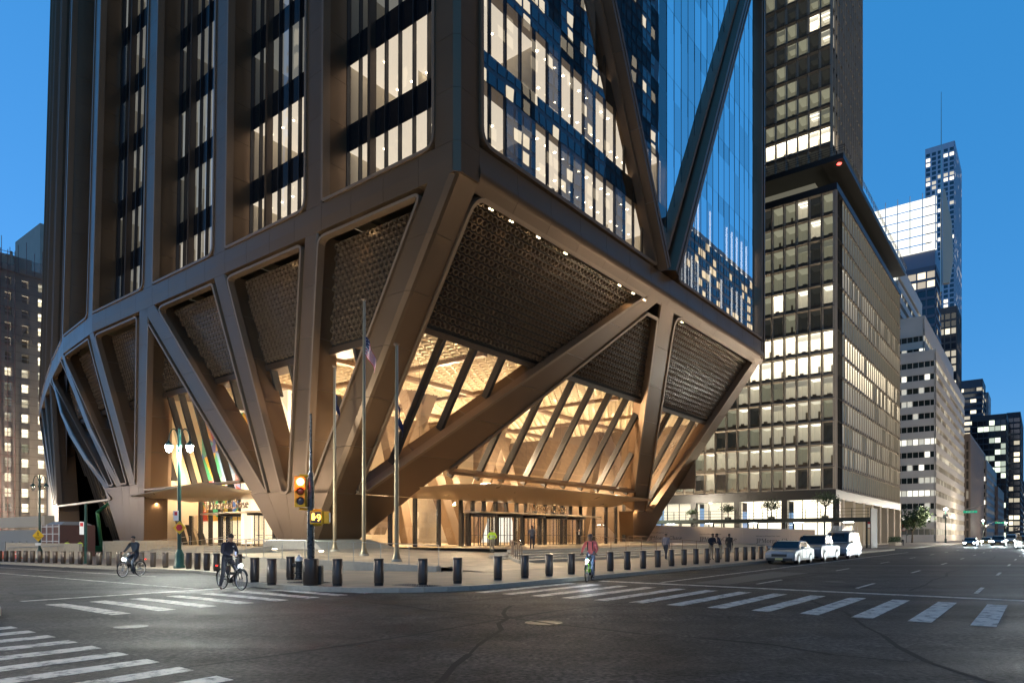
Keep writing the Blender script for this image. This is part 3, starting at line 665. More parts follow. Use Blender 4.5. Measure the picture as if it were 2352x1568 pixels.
def wedge(tops, bots, z1, z0, d1=CDEP):
    for k in range(len(tops) - 1):
        def ring(a, b, z): return [S3(b, z, 0), S3(a, z, 0), S3(a, z, d1), S3(b, z, d1)]
        mb = MB(); mb.loft([ring(tops[k] + .012, tops[k + 1] - .012, z1), ring(bots[k] + .012, bots[k + 1] - .012, z0)]); mb.build('foot_panel', BRONZE, tower)
wedge([AR(5.2) + .4, 15.05, 18.0, 20.5, dL(5.2)], [14.9, 16.0, 17.1, 18.1, 19.2], 5.19, 1.48)
wedge([eR(6.9), 43.3, 45.4, 47.2, hL(6.9)], [42.1, 43.5, 45.0, 46.3, 47.6], 6.88, 1.3)
wedge([73.2, 74.3, 75.5, 76.7, 78.0], [72.6, 73.4, 74.2, 75.0, 75.8], 4.98, 0.6)
# corner column: two faces and a chamfer
def corner_ring(z, l, ue, sgn=1):
    ar = AR(z)
    return [G(0, l, z), G(0, ar + 0.45, z), G(0.22, ar + 0.10, z), G(0.45, ar, z), G(ue, ar, z), G(ue, ar + 1.9, z), G(1.9, l, z)]
zs = seq(ZT + 0.1, 4.9, 6)
for a, b in zip(zs, zs[1:]):
    mb = MB(); mb.loft([corner_ring(a - .012, aL(a), 2.15), corner_ring(b + .012, aL(b), 2.15)]); mb.build('column_panel', BRONZE, tower)
mb = MB(); mb.loft([[G(0, AR(4.88) + .4, 4.88), G(0.4, AR(4.88), 4.88), G(7.9, AR(4.88), 4.88), G(7.9, AR(4.88) + 2, 4.88), G(2.3, 15.2, 4.88), G(0.05, 15.0, 4.88)],
                    [G(0, 14.88, 1.48), G(0.4, 14.5, 1.48), G(4.3, 14.5, 1.48), G(4.3, 16.6, 1.48), G(2.3, 16.6, 1.48), G(0.05, 15.5, 1.48)]]); mb.build('foot_panel', BRONZE, tower)
def poly_f(pts):
    """piecewise linear u(z), pts from top to bottom"""
    def f(z):
        for (z0, u0), (z1, u1) in zip(pts, pts[1:]):
            if z >= z1 or (z1, u1) == pts[-1]: return u0 + (u1 - u0) * (z0 - z) / (z0 - z1)
    return f
armU = poly_f([(24.2, 26.9), (18.0, 18.9), (6.88, 5.49), (4.9, 3.1)]); armD = poly_f([(24.2, 29.0), (22.97, 27.6), (16.19, 20.62), (5.75, 9.04), (4.9, 7.9)])
rL_ = poly_f([(24.2, 29.0), (18.0, 34.1), (6.88, 44.3), (4.9, 46.2)]); rR_ = poly_f([(24.2, 32.0), (18.3, 38.1), (6.6, 47.8), (4.9, 49.4)])
nI = poly_f([(24.4, 56.0), (3.6, 51.1)]); nO = poly_f([(24.4, 58.4), (3.5, 54.7)])
def east_column(Lf, Rf, ztop, zbot, seg=3.4, c=0.16, dep=1.7):
    zs = seq(ztop, zbot, max(1, round((ztop - zbot) / seg)))
    def ring(z):
        l, r = Lf(z), Rf(z); return [E3(l, z, c), E3(l + c, z, 0), E3(r - c, z, 0), E3(r, z, c), E3(r, z, dep), E3(l, z, dep)]
    for a, b in zip(zs, zs[1:]):
        mb = MB(); mb.loft([ring(a - .012), ring(b + .012)]); mb.build('column_panel', BRONZE, tower)
east_column(armU, armD, 24.1, 4.9); east_column(rL_, rR_, 24.1, 4.9)
zs = seq(24.3, 3.5, 6)
def ne_ring(z):
    ar = AR(z); o, i_ = nO(z), nI(z); return [G(i_, ar, z), G(o - .4, ar, z), G(o, ar + .4, z), G(o, ar + 2.6, z), G(i_, ar + 1.9, z)]
for a, b in zip(zs, zs[1:]):
    mb = MB(); mb.loft([ne_ring(a - .012), ne_ring(b + .012)]); mb.build('column_panel', BRONZE, tower)
mb = MB(); mb.loft([[G(46.2, AR(4.88), 4.88), G(54.9, AR(4.88), 4.88), G(54.9, AR(4.88) + 3, 4.88), G(46.2, AR(4.88) + 2, 4.88)], [G(50.2, 14.4, 0.8), G(53.6, 14.4, 0.8), G(53.6, 17.0, 0.8), G(50.2, 16.4, 0.8)]]); mb.build('foot_panel', BRONZE, tower)
# --- pockets: rounded trim, reveal, honeycomb screen
HZ = 16.1
tube_me = None
def tube_mesh():
    m = MB(); n = 10; R0, R1, L_ = 0.235, 0.200, 0.26
    rings = [[(r * math.cos(2 * math.pi * i / n), -y, r * math.sin(2 * math.pi * i / n)) for i in range(n)] for r, y in ((R0, -0.03), (R0, L_), (R1, L_), (R1 * 0.92, -0.03))]
    m.loft(rings, True, False); m.smooth = True; return m
TM = tube_mesh()
TUBES = []                                                       # (distance to eye, frame matrix)
def honeycomb(poly2, P3, zmin=HZ, pitch=0.51, back=True):
    """tubes on the plane given by P3(a, z, d) inside the loop poly2 (a, z)"""
    za, zb = min(p[1] for p in poly2), max(p[1] for p in poly2); sa, sb = min(p[0] for p in poly2), max(p[0] for p in poly2)
    q = inset2(poly2, 0.24)
    mb = MB(); tris = __import__('mathutils').geometry.tessellate_polygon([[Vector((p[0], p[1], 0)) for p in poly2]])
    mb.add([P3(p[0], p[1], 0.04) for p in poly2], tris); mb.build('honeycomb_backing', HONEYB, tower)
    j = 0; z = za
    while z < zb:
        s = sa + (pitch / 2 if j % 2 else 0)
        while s < sb:
            if z >= za and in_poly((s, z), q):
                o = P3(s, z, 0); x = (P3(s + .1, z, 0) - o).normalized(); zz = (P3(s, z + .1, 0) - o).normalized(); y = (P3(s, z, .1) - o).normalized()
                M = Matrix((x, y, zz)).transposed().to_4x4(); M.translation = o
                TUBES.append(((o - Vector((0, 0, EYE))).length, M))
            s += pitch
        z += pitch * 0.866; j += 1
def pocket_south(Rf, Lf, zb, ztop, rad, hc_top=None, apex=False, hc=True):
    """opening between the left edge Lr(z) of the right-hand column and the right edge of the left-hand one"""
    g_ = 0.16; lo = [(Rf(zb) + g_ * .4, zb), (Lf(zb) - g_ * .4, zb)]; hi = [(Lf(ztop) - g_, ztop - .05), (Rf(ztop) + g_, ztop - .05)]
    loop = rounded([lo[0], lo[1], hi[0], hi[1]], [rad[0], rad[0], rad[1], rad[2]])
    mb = MB(); trim_loop(mb, loop, 0.20, lambda p: S3(p[0], p[1], 0.45), lambda p: S3(p[0], p[1], -0.13)); mb.build('pocket_trim', TRIM, tower)
    ht = hc_top or ztop + 0.1
    poly = [(Rf(HZ) + .02, HZ), (Lf(HZ) - .02, HZ), (Lf(ht) - .02, ht), (Rf(ht) + .02, ht)]
    if hc: honeycomb(poly, lambda a, z, d: S3(a, z, 1.75 + d))
    a, b = Rf(HZ) - .3, Lf(HZ) + .3
    mb = MB(); mb.loft([[S3(a, z, d) for z, d in ((HZ + .02, 1.6), (HZ - .5, 1.6), (HZ - .5, 3.2), (HZ + .02, 3.2))], [S3(b, z, d) for z, d in ((HZ + .02, 1.6), (HZ - .5, 1.6), (HZ - .5, 3.2), (HZ + .02, 3.2))]]); mb.build('soffit_beam', BRONZE_D, tower)
pocket_south(aL, bR, 5.0, 23.9, (0.35, 0.9, 0.5))
pocket_south(bL, cR, 5.0, 23.9, (0.5, 0.6, 0.6))
pocket_south(cL, dR, 5.2, 23.9, (0.15, 0.6, 0.6))
pocket_south(dL, eR, 6.2, 22.6, (0.3, 0.3, 0.4), hc_top=22.3)
pocket_south(eL, fR, 7.2, 23.9, (0.1, 0.6, 0.6))
pocket_south(fL, gR, 7.0, 23.9, (0.1, 0.6, 0.6))
pocket_south(gL, hR, 7.0, 23.9, (0.1, 0.6, 0.6))
pocket_south(hL, iR, 5.5, 23.4, (0.3, 0.2, 0.2), hc_top=23.2)
pocket_south(iL, jR, 6.0, 23.9, (0.1, 0.4, 0.4), hc=False); pocket_south(jL, kR, 6.0, 23.9, (0.1, 0.4, 0.4), hc=False); pocket_south(kL, lR, 6.0, 23.9, (0.1, 0.4, 0.4), hc=False)
def pocket_east(loop, hcpoly):
    mb = MB(); trim_loop(mb, loop, 0.24, lambda p: E3(p[0], p[1], 0.6), lambda p: E3(p[0], p[1], -0.12)); mb.build('pocket_trim', TRIM, tower)
    honeycomb(hcpoly, lambda a, z, d: E3(a, z, 0.75 + d))
ET = 23.9
pocket_east(rounded([(2.25, 5.0), (2.25, ET), (armU(ET) - .15, ET), (armU(5.0) - .05, 5.0)], [0.6, 1.2, 0.25, 0.4]), [(2.2, HZ), (armU(HZ), HZ), (armU(ET), ET), (2.2, ET)])
pocket_east(rounded([(armD(7.0) + .05, 7.0), (armD(23.0) + .05, 22.9), (rL_(23.0) - .05, 22.9), (rL_(7.0) - .05, 7.0)], [0.3, 0.4, 0.4, 0.3]), [(armD(HZ), HZ), (armD(22.8), 22.8), (rL_(22.8), 22.8), (rL_(HZ), HZ)])
pocket_east(rounded([(rR_(5.0) + .05, 5.0), (rR_(ET) + .05, ET), (nI(ET) - .05, ET), (nI(5.0) - .05, 5.0)], [0.3, 0.9, 0.25, 0.3]), [(rR_(HZ), HZ), (rR_(ET), ET), (nI(ET), ET), (nI(HZ), HZ)])
TUBES.sort(key=lambda t: t[0])
tme = TM.mesh('soffit_tube', HONEY)
for d, M in TUBES[:300]:
    o = bpy.data.objects.new('soffit_tube', tme); put(o, None); o.matrix_world = M; o.parent = tower; o.matrix_parent_inverse = world_of(tower).inverted()
big = MB(); tv = [Vector(p) for p in TM.v]
for d, M in TUBES[300:]: big.add([M @ p for p in tv], TM.f)
o = big.build('soffit_tube_field', HONEY, tower, True); o['kind'] = 'stuff'
# downlights tucked under the fold
SPOT = emit('soffit_lamp_glow', (1.0, 0.80, 0.48), 14.0)
for u in (4.0, 6.2, 9.4, 13.0, 21.5, 24.0, 26.2, 34.5):
    for k in (-0.14, 0.14):
        mb = MB(); mb.lathe([(0.05, 0), (0.05, 0.05), (0.03, 0.06)], G(u + k, 0.62, FOLD - 1.12), 8); mb.build('soffit_lamp', SPOT, tower)
    lamp('soffit_spot', 'SPOT', G(u, 0.75, FOLD - 1.2), 2400, (1.0, 0.80, 0.54), tower, 0.08, aim=G(u - 10.0 if u < 14 else u - 4, -3.5, 0), spot=66, blend=.9); lamp('soffit_graze', 'SPOT', G(u, 0.75, FOLD - 1.2), 45, (1.0, 0.72, 0.42), tower, 0.08, aim=G(u, 6.0, 12), spot=100)
for s, pw in ((10.4, 150), (20.0, 150), (30.5, 150), (46.5, 60), (58.0, 60)):
    for k in (-0.25, 0, 0.25):
        mb = MB(); mb.lathe([(0.07, 0), (0.07, 0.05), (0.03, 0.06)], S3(s + k, FOLD - 0.62, 0.75), 8); mb.build('soffit_lamp', SPOT, tower)
    lamp('soffit_spot', 'SPOT', S3(s, FOLD - 0.7, 0.8), pw, (1.0, 0.72, 0.40), tower, 0.08, aim=S3(s, 12, 2.1), spot=60)
# ------------------------------------------------------------------ lobby behind the fans
LCEIL = mat('lobby_ceiling', (0.16, 0.115, 0.07), 0.5, 0.15)
RING = mat('ceiling_ring', (0.80, 0.66, 0.46), 0.35, 0.2)
GL_L = glass('lobby_glass', (0.97, 0.96, 0.94), 0.015, 0.30, 0.0, 0.003, 0.8)
MULB = mat('lobby_mullion', (0.035, 0.030, 0.028), 0.5, 0.3)
CZ = 16.75
mb = MB(); mb.prism([G(2.5, 6.6, CZ), G(EU - 3, 6.6, CZ), G(EU - 3, 58, CZ), G(3.0, 58, CZ), G(3.0, 18, CZ)], (0, 0, 0.5)); mb.build('lobby_ceiling', LCEIL, tower)
rm = MB(); n = 12
prof = [(0.40, 0.0), (0.40, -0.2), (0.33, -0.24), (0.28, -0.02)]
unit = [[(r * math.cos(2 * math.pi * i / n), r * math.sin(2 * math.pi * i / n), z) for i in range(n)] for r, z in prof]
uf = []
for k in range(3):
    for i in range(n): j = (i + 1) % n; uf.append((k * n + i, k * n + j, (k + 1) * n + j, (k + 1) * n + i))
uv_ = [p for r in unit for p in r]
j = 0; u = 3.4
while u < EU - 3.5:
    v = 7.3 + (0.46 if j % 2 else 0)
    while v < 44:
        c = G(u, v, CZ - 0.01); rm.add([(c.x + p[0], c.y + p[1], c.z + p[2]) for p in uv_], uf); v += 0.92
    u += 0.80; j += 1
o = rm.build('ceiling_ring_field', RING, tower, True); o['kind'] = 'stuff'
for u in (11.0, 22.0, 33.0, 44.0):
    mb = MB(); mb.gbox(u - 0.25, u + 0.25, 7.0, 46, CZ - 0.55, CZ - 0.2); mb.build('ceiling_beam', BRONZE, tower)
for v in (18.0, 30.0):
    mb = MB(); mb.gbox(3.5, EU - 3.5, v - 0.3, v + 0.3, CZ - 0.62, CZ - 0.25); mb.build('ceiling_beam', TRIM, tower)
# inner leaning columns
IBR = mat('inner_bronze', (0.20, 0.135, 0.085), 0.42, 0.4, noise=0.15, nscale=0.8)
for (u0, v0, u1, v1) in ((12.0, 23, 5.5, 23), (12.8, 23, 20.5, 23), (25.0, 23, 17.5, 23), (25.8, 23, 33.5, 23), (38.0, 23, 30.5, 23), (38.8, 23, 46.5, 23), (16, 36, 9, 36), (17, 36, 25, 36), (42, 36, 35, 36), (43, 36, 50, 36), (30, 36, 26, 36), (9.5, 40, 14, 36), (49, 22, 54, 22)):
    mb = MB(); w = 0.85; mb.loft([[G(u1 - w, v1 - .8, CZ), G(u1 + w, v1 - .8, CZ), G(u1 + w, v1 + .8, CZ), G(u1 - w, v1 + .8, CZ)], [G(u0 - w * .8, v0 - .7, FLOOR), G(u0 + w * .8, v0 - .7, FLOOR), G(u0 + w * .8, v0 + .7, FLOOR), G(u0 - w * .8, v0 + .7, FLOOR)]]); mb.build('inner_column', IBR, tower, bevel=0.12)
mb = MB(); mb.gbox(3.0, EU - 2, 47, 47.5, FLOOR, CZ); mb.build('back_wall', TRAV, tower)
mb = MB(); mb.gbox(EU - 3.2, EU - 2.9, 16.5, 47, FLOOR, CZ); mb.gbox(EU - 3.2, EU - 2.9, 8, 16.5, 8, CZ); mb.build('north_wall', IBR, tower)
LITW = mat('glow_white_wall', (0.85, 0.78, 0.66), 0.75, emis=(1.0, 0.82, 0.55), es=0.55)  # lamp wash on these walls put in as emission
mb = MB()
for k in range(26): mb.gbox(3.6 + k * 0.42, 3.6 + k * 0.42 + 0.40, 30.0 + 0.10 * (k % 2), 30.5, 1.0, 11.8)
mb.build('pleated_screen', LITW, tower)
mb = MB(); mb.gbox(EU - 12, EU - 4, 38, 38.3, FLOOR, 5); mb.build('lift_wall', mat('cool_glow_wall', (0.6, 0.7, 0.75), 0.6, emis=(0.65, 0.85, 1.0), es=0.5), tower)  # cool light on this wall put in as its own glow
st = MB()
for k in range(10): st.gbox(8.0 + 0.0 * k, 17.0, 24.5 + k * 0.4, 29.5, FLOOR + 0.16 * k, FLOOR + 0.16 * (k + 1) - 0.004)
st.build('lobby_stair', TRAV, tower)
# sloping glass, east
def east_glass(Lf, Rf, zb, zt):
    L_ = [(Lf(zt), zt), (Rf(zt), zt), (Rf(zb), zb), (Lf(zb), zb)]
    return L_
GO = 1.15
def east_bars(Lf, Rf, zb, zt, us_):
    for u in us_:
        zz = [zb + (zt - zb) * k / 60 for k in range(61)]; ok = [z for z in zz if Lf(z) - .2 < u < Rf(z) + .2]
        if len(ok) < 3: continue
        a, b = ok[-1], ok[0]; w = 0.15
        mb = MB(); mb.loft([[E3(u - w, a, GO - .28), E3(u + w, a, GO - .28), E3(u + w, a, GO + .35), E3(u - w, a, GO + .35)], [E3(u - w, b, GO - .28), E3(u + w, b, GO - .28), E3(u + w, b, GO + .35), E3(u - w, b, GO + .35)]]); mb.build('glass_fin', MULB, tower)
    xs = sorted([Lf(zb), Rf(zb), Lf(zt), Rf(zt)]); edges = [xs[0]] + [u for u in us_ if xs[0] < u < xs[-1]] + [xs[-1]]
    for a, b in zip(edges, edges[1:]):
        zz = [zb + (zt - zb) * k / 24 for k in range(25)]; lo, hi = [], []
        for z in zz:
            l, r = max(a, Lf(z)), min(b, Rf(z))
            if r - l > 0.02: lo.append((l, z)); hi.append((r, z))
        if len(lo) > 1:
            mb = MB(); P = [E3(p[0], p[1], GO) for p in lo] + [E3(p[0], p[1], GO) for p in reversed(hi)]
            nn_ = len(lo); mb.add(P, [(i, i + 1, 2 * nn_ - 2 - i, 2 * nn_ - 1 - i) for i in range(nn_ - 1)]); mb.build('pane', GL_L, tower)
bars = [5.6 + 3.52 * k for k in range(15)]
east_bars(lambda z: 1.6, lambda z: armU(z) + .4, 4.9, HZ + .1, bars)
east_bars(lambda z: armD(z) - .4, lambda z: rL_(z) + .4, 6.3, HZ + .1, bars)
east_bars(lambda z: rR_(z) - .4, lambda z: nI(z) + .3, 3.5, HZ + .1, bars)
for (a, b) in ((2.2, armU(HZ)), (armD(HZ), rL_(HZ)), (rR_(HZ), nI(HZ))):
    mb = MB(); mb.loft([[E3(a, HZ, .55), E3(a, HZ - .35, .55), E3(a, HZ - .35, 2.2), E3(a, HZ, 2.2)], [E3(b, HZ, .55), E3(b, HZ - .35, .55), E3(b, HZ - .35, 2.2), E3(b, HZ, 2.2)]]); mb.build('soffit_beam', BRONZE_D, tower)
# sloping glass, south
def sd(z): return 1.9 + (15.6 - z) * 0.29
def south_bars(Rf, Lf, zb, zt, sp, s_off=0.0):
    xs = [Rf(zb), Lf(zb), Rf(zt), Lf(zt)]; s0, s1 = min(xs), max(xs); ss_ = []; s = s0 + s_off
    while s < s1: ss_.append(s); s += sp
    for s in ss_:
        ok = [zb + (zt - zb) * k / 50 for k in range(51) if Rf(zb + (zt - zb) * k / 50) - .3 < s < Lf(zb + (zt - zb) * k / 50) + .3]
        if len(ok) < 3: continue
        a, b = ok[-1], ok[0]; w = 0.13
        mb = MB(); mb.loft([[S3(s - w, z, sd(z) - .3), S3(s + w, z, sd(z) - .3), S3(s + w, z, sd(z) + .3), S3(s - w, z, sd(z) + .3)] for z in (a, b)]); mb.build('glass_fin', MULB, tower)
    ed = [s0] + ss_ + [s1]
    for a, b in zip(ed, ed[1:]):
        lo, hi = [], []
        for k in range(21):
            z = zb + (zt - zb) * k / 20; l, r = max(a, Rf(z) - .3), min(b, Lf(z) + .3)
            if r - l > .02: lo.append((l, z)); hi.append((r, z))
        if len(lo) > 1:
            mb = MB(); P = [S3(p[0], p[1], sd(p[1])) for p in lo] + [S3(p[0], p[1], sd(p[1])) for p in reversed(hi)]; m_ = len(lo)
            mb.add(P, [(i, i + 1, 2 * m_ - 2 - i, 2 * m_ - 1 - i) for i in range(m_ - 1)]); mb.build('pane', GL_L, tower)
south_bars(aL, bR, 5.0, 15.7, 3.4, 0.5); south_bars(bL, cR, 5.0, 15.7, 2.6, 1.0); south_bars(cL, dR, 5.0, 15.7, 2.6, 1.0)
south_bars(dL, eR, 6.3, 15.7, 2.25, 0.8); south_bars(eL, fR, 6.5, 15.7, 2.25, 1.0); south_bars(fL, gR, 6.5, 15.7, 2.25, 1.0); south_bars(gL, hR, 6.5, 15.7, 2.25, 1.0)
south_bars(hL, iR, 0.5, 15.7, 2.0, 0.6)
# bronze jambs inside the south pockets (deep columns seen edge on)
for Lf in (bL, cL, eL, fL, gL):
    mb = MB(); mb.loft([[S3(Lf(z) + .0, z, CDEP), S3(Lf(z) + 1.0, z, CDEP + .1), S3(Lf(z) + 1.0, z, CDEP + 1.2), S3(Lf(z), z, CDEP + 1.2)] for z in (HZ - .5, 6.9)]); mb.build('jamb', IBR, tower)
mb = MB(); mb.gbox(16, 50, 50, 118, -1.5, FOLD - .2); mb.build('base_core', DARK, tower)
# walls of the far south base
mb = MB(); mb.quad(S3(48, 0, 7), S3(74, -0.5, 7), S3(74, HZ, 7), S3(48, HZ, 7)); mb.build('base_wall', mat('glow_lobby_wall', (0.35, 0.29, 0.22), 0.6, emis=(1.0, 0.75, 0.45), es=0.05), tower)  # faint lobby light put in as wall glow
mb = MB(); mb.quad(S3(76, -1, 1.2), S3(123, -1.5, 1.2), S3(123, FOLD, 1.2), S3(76, FOLD, 1.2)); mb.build('base_wall', BRONZE_D, tower)
# --- geometric coloured mural inside, seen through the south glass
mural = thing('wall_mural', G(8.5, 40, 3), 'large mural of bright flat coloured facets on the lobby wall behind the south glass', 'mural')
rr = random.Random(11); mc = [(0.05, 0.16, 0.62), (0.75, 0.52, 0.05), (0.05, 0.42, 0.22), (0.62, 0.06, 0.05), (0.80, 0.76, 0.66), (0.25, 0.42, 0.75), (0.10, 0.12, 0.40), (0.80, 0.40, 0.06), (0.12, 0.5, 0.4)]
gx, gy = 6, 5; pts = [[(31.5 + 17.0 * i / gx + (rr.uniform(-1.2, 1.2) if 0 < i < gx else 0), 3.4 + 11.4 * j / gy + (rr.uniform(-.8, .8) if 0 < j < gy else 0)) for i in range(gx + 1)] for j in range(gy + 1)]
k = 0
for j in range(gy):
    for i in range(gx):
        q = [pts[j][i], pts[j][i + 1], pts[j + 1][i + 1], pts[j + 1][i]]
        for tri in (((0, 1, 2), (0, 2, 3)) if rr.random() < .5 else ((0, 1, 3), (1, 2, 3))):
            c = rr.choice(mc); k += 1
            m_ = mat('mural_%d' % mc.index(c), c, 0.5)
            mb = MB(); mb.prism([G(8.5, q[t][0], q[t][1]) for t in tri], G(8.56, 30, 0) - G(8.5, 30, 0)); mb.build('facet', m_, mural)
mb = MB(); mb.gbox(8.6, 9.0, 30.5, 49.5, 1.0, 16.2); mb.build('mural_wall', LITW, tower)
# --- letters: a light serif face drawn with stems, hairlines and ring segments
def ringseg(cx, cy, rx, ry, a0, a1, wv, wh, n=14):
    """ring segment, wv = stroke where it runs vertical, wh = where it runs horizontal"""
    o, i_ = [], []
    for k in range(n + 1):
        a = math.radians(a0 + (a1 - a0) * k / n); c, s = math.cos(a), math.sin(a)
        o.append((cx + rx * c, cy + ry * s)); i_.append((cx + (rx - wv) * c, cy + (ry - wh) * s))
    return [[o[k], o[k + 1], i_[k + 1], i_[k]] for k in range(n)]
def rect(x0, x1, y0, y1): return [[(x0, y0), (x1, y0), (x1, y1), (x0, y1)]]
T_, H_ = 0.095, 0.035
GLY = {
 'J': (0.36, rect(.17, .17 + T_, .0, .68) + rect(.07, .36, .67, .70) + ringseg(.12, .0, .145, .17, -150, 0, T_, H_)),
 'P': (0.54, rect(.09, .09 + T_, .0, .70) + rect(.02, .27, 0, .03) + rect(.02, .3, .67, .70) + ringseg(.24, .505, .26, .195, -90, 90, T_, H_) + rect(.18, .25, .31, .345)),
 'M': (0.82, rect(.08, .115, 0, .70) + rect(.02, .19, 0, .03) + rect(.63, .63 + T_, 0, .70) + rect(.55, .80, 0, .03) + rect(.02, .17, .67, .70) + rect(.63, .80, .67, .70) + [[(.08, .70), (.20, .70), (.42, .06), (.365, .0)], [(.365, .0), (.40, .0), (.66, .70), (.62, .70)]]),
 'o': (0.50, ringseg(.25, .235, .22, .245, 0, 360, T_, H_, 20)),
 'r': (0.36, rect(.08, .08 + T_ * .9, 0, .46) + rect(.02, .25, 0, .03) + rect(.02, .16, .44, .47) + ringseg(.24, .35, .11, .12, 20, 170, .06, .05)),
 'g': (0.47, ringseg(.21, .31, .17, .17, 0, 360, T_ * .85, H_) + ringseg(.22, -.08, .20, .12, 0, 360, .06, H_) + rect(.33, .45, .42, .46) + [[(.08, .17), (.14, .17), (.12, .03), (.06, .03)]]),
 'a': (0.45, rect(.27, .27 + T_ * .9, .03, .36) + ringseg(.20, .34, .16, .14, 0, 165, .08, H_) + ringseg(.19, .14, .16, .15, 60, 300, .085, H_) + rect(.3, .44, 0, .04)),
 'n': (0.55, rect(.07, .07 + T_ * .9, 0, .46) + rect(.02, .22, 0, .03) + rect(.02, .13, .44, .47) + ringseg(.27, .30, .185, .175, 0, 150, T_ * .9, H_) + rect(.37, .37 + T_ * .9, 0, .30) + rect(.31, .53, 0, .03)),
 'C': (0.66, ringseg(.35, .35, .32, .365, 38, 322, .11, H_, 20) + rect(.58, .61, .48, .70)),
 'h': (0.55, rect(.07, .07 + T_ * .9, 0, .74) + rect(.02, .22, 0, .03) + rect(.02, .13, .72, .75) + ringseg(.27, .30, .185, .175, 0, 150, T_ * .9, H_) + rect(.37, .37 + T_ * .9, 0, .30) + rect(.31, .53, 0, .03)),
 's': (0.38, ringseg(.19, .355, .13, .12, 40, 270, .07, .045) + ringseg(.19, .125, .14, .13, -150, 90, .075, .045)),
 'e': (0.45, ringseg(.23, .235, .20, .245, 0, 318, T_, H_, 18) + rect(.05, .42, .235, .27)),
}
def serif_text(txt, org, ax, up, size, depth, m, parent, track=0.02):
    ax, up = Vector(ax).normalized(), Vector(up).normalized(); nrm = ax.cross(up); x = 0.0
    for ch in txt:
        w, polys = GLY[ch]; mb = MB()
        for p in polys:
            mb.prism([org + ax * ((x + a) * size) + up * (b * size) for a, b in p], nrm * depth)
        mb.build('letter', m, parent); x += w + track
    return x * size
def serif_width(txt, size, track=0.02): return sum(GLY[c][0] + track for c in txt) * size
def plain_text(txt, org, ax, up, size, m, parent, name='lettering', center=False, ext=0.002):
    c = bpy.data.curves.new(name, 'FONT'); c.body = txt; c.size = size; c.extrude = ext; c.align_x = 'CENTER' if center else 'LEFT'
    tmp = bpy.data.objects.new(name, c); COL.objects.link(tmp); me = bpy.data.meshes.new_from_object(tmp.evaluated_get(bpy.context.evaluated_depsgraph_get())); bpy.data.objects.remove(tmp)
    me.name = name; me.materials.clear(); me.materials.append(m); o = bpy.data.objects.new(name, me); ax, up = Vector(ax).normalized(), Vector(up).normalized(); n_ = ax.cross(up)
    M = Matrix((ax, up, n_)).transposed().to_4x4(); M.translation = org; put(o, None); o.matrix_world = M
    if parent is not None: o.parent = parent; o.matrix_parent_inverse = world_of(parent).inverted()
    return o
UA = G(1, 0, 0) - G(0, 0, 0); VA = G(0, 1, 0) - G(0, 0, 0); ZA = Vector((0, 0, 1))
GOLD = mat('bronze_letters', (0.45, 0.29, 0.16), 0.25, 0.85)
# --- street level glass wall and doors, avenue side
DV = 15.2
def vglass_east(us_, z0, z1):
    for a, b in zip(us_, us_[1:]):
        mb = MB(); mb.quad(G(a, DV, z0), G(b, DV, z0), G(b, DV, z1), G(a, DV, z1)); mb.build('pane', GL_L, tower)
    for a in us_:
        mb = MB(); mb.gbox(a - .09, a + .09, DV - .12, DV + .3, z0, z1); mb.build('mullion', MULB, tower)
vglass_east([4.6, 8.3, 11.2, 14.2, 17.2], FLOOR, 6.2); vglass_east([38.5, 41.5, 44.5, 47.0, 49.2], FLOOR, 6.2)
vglass_east([17.2, 18.9, 20.6, 22.4, 24.1, 25.9, 27.6, 29.3, 31.1, 32.8, 34.5, 36.3, 38.5], 3.95, 6.2)
def revolving_door(c, ax, nr, R=1.45, h=2.9, name='revolving_door', label=None):
    c = Vector(c); t = thing(name, c, label, 'door', 'revolving doors')
    gm = MB(); fm = MB()
    for a0, a1 in ((35, 145), (215, 325)):
        n_ = 8; P = []
        for k in range(n_ + 1):
            a = math.radians(a0 + (a1 - a0) * k / n_); P.append(c + ax * (R * math.cos(a)) + nr * (R * math.sin(a)))
    for a0, a1 in ((-50, 50), (130, 230)):
        n_ = 6; P = [c + ax * (R * math.cos(math.radians(a0 + (a1 - a0) * k / n_))) + nr * (R * math.sin(math.radians(a0 + (a1 - a0) * k / n_))) for k in range(n_ + 1)]
        g_ = MB()
        for p, q in zip(P, P[1:]): g_.quad(p, q, q + ZA * h, p + ZA * h)
        g_.build('curved_glass', GL_L, t)
        for p in (P[0], P[-1]):
            f_ = MB(); f_.tube([p, p + ZA * h], 0.06, 6); f_.build('post', MULB, t)
    for a in (20, 110, 200, 290):
        q = c + ax * (R * .93 * math.cos(math.radians(a))) + nr * (R * .93 * math.sin(math.radians(a)))
        w = MB(); w.quad(c, q, q + ZA * h, c + ZA * h); wing = w.build('door_wing', GL_L, t)
        f_ = MB(); f_.tube([c, q, q + ZA * h, c + ZA * h, c], 0.05, 6, False); f_.tube([c.lerp(q, .15) + ZA * 1.05, c.lerp(q, .85) + ZA * 1.05], .025, 6); f_.build('wing_frame', MULB, t)
    cp = MB(); cp.lathe([(R + .12, h), (R + .12, h + .25), (0.05, h + .27)], c, 20); cp.build('canopy_ring', MULB, t)
    return t
doors_e = [20.0, 24.2, 28.4, 32.6, 36.6]; ordn = ('nearest the corner column', 'second from the corner column', 'in the middle of the five', 'second from the printed hoarding', 'nearest the printed hoarding')
for u, w in zip(doors_e, ordn): revolving_door(G(u, DV, FLOOR), UA, -VA, label='revolving glass door on the avenue front, ' + w)
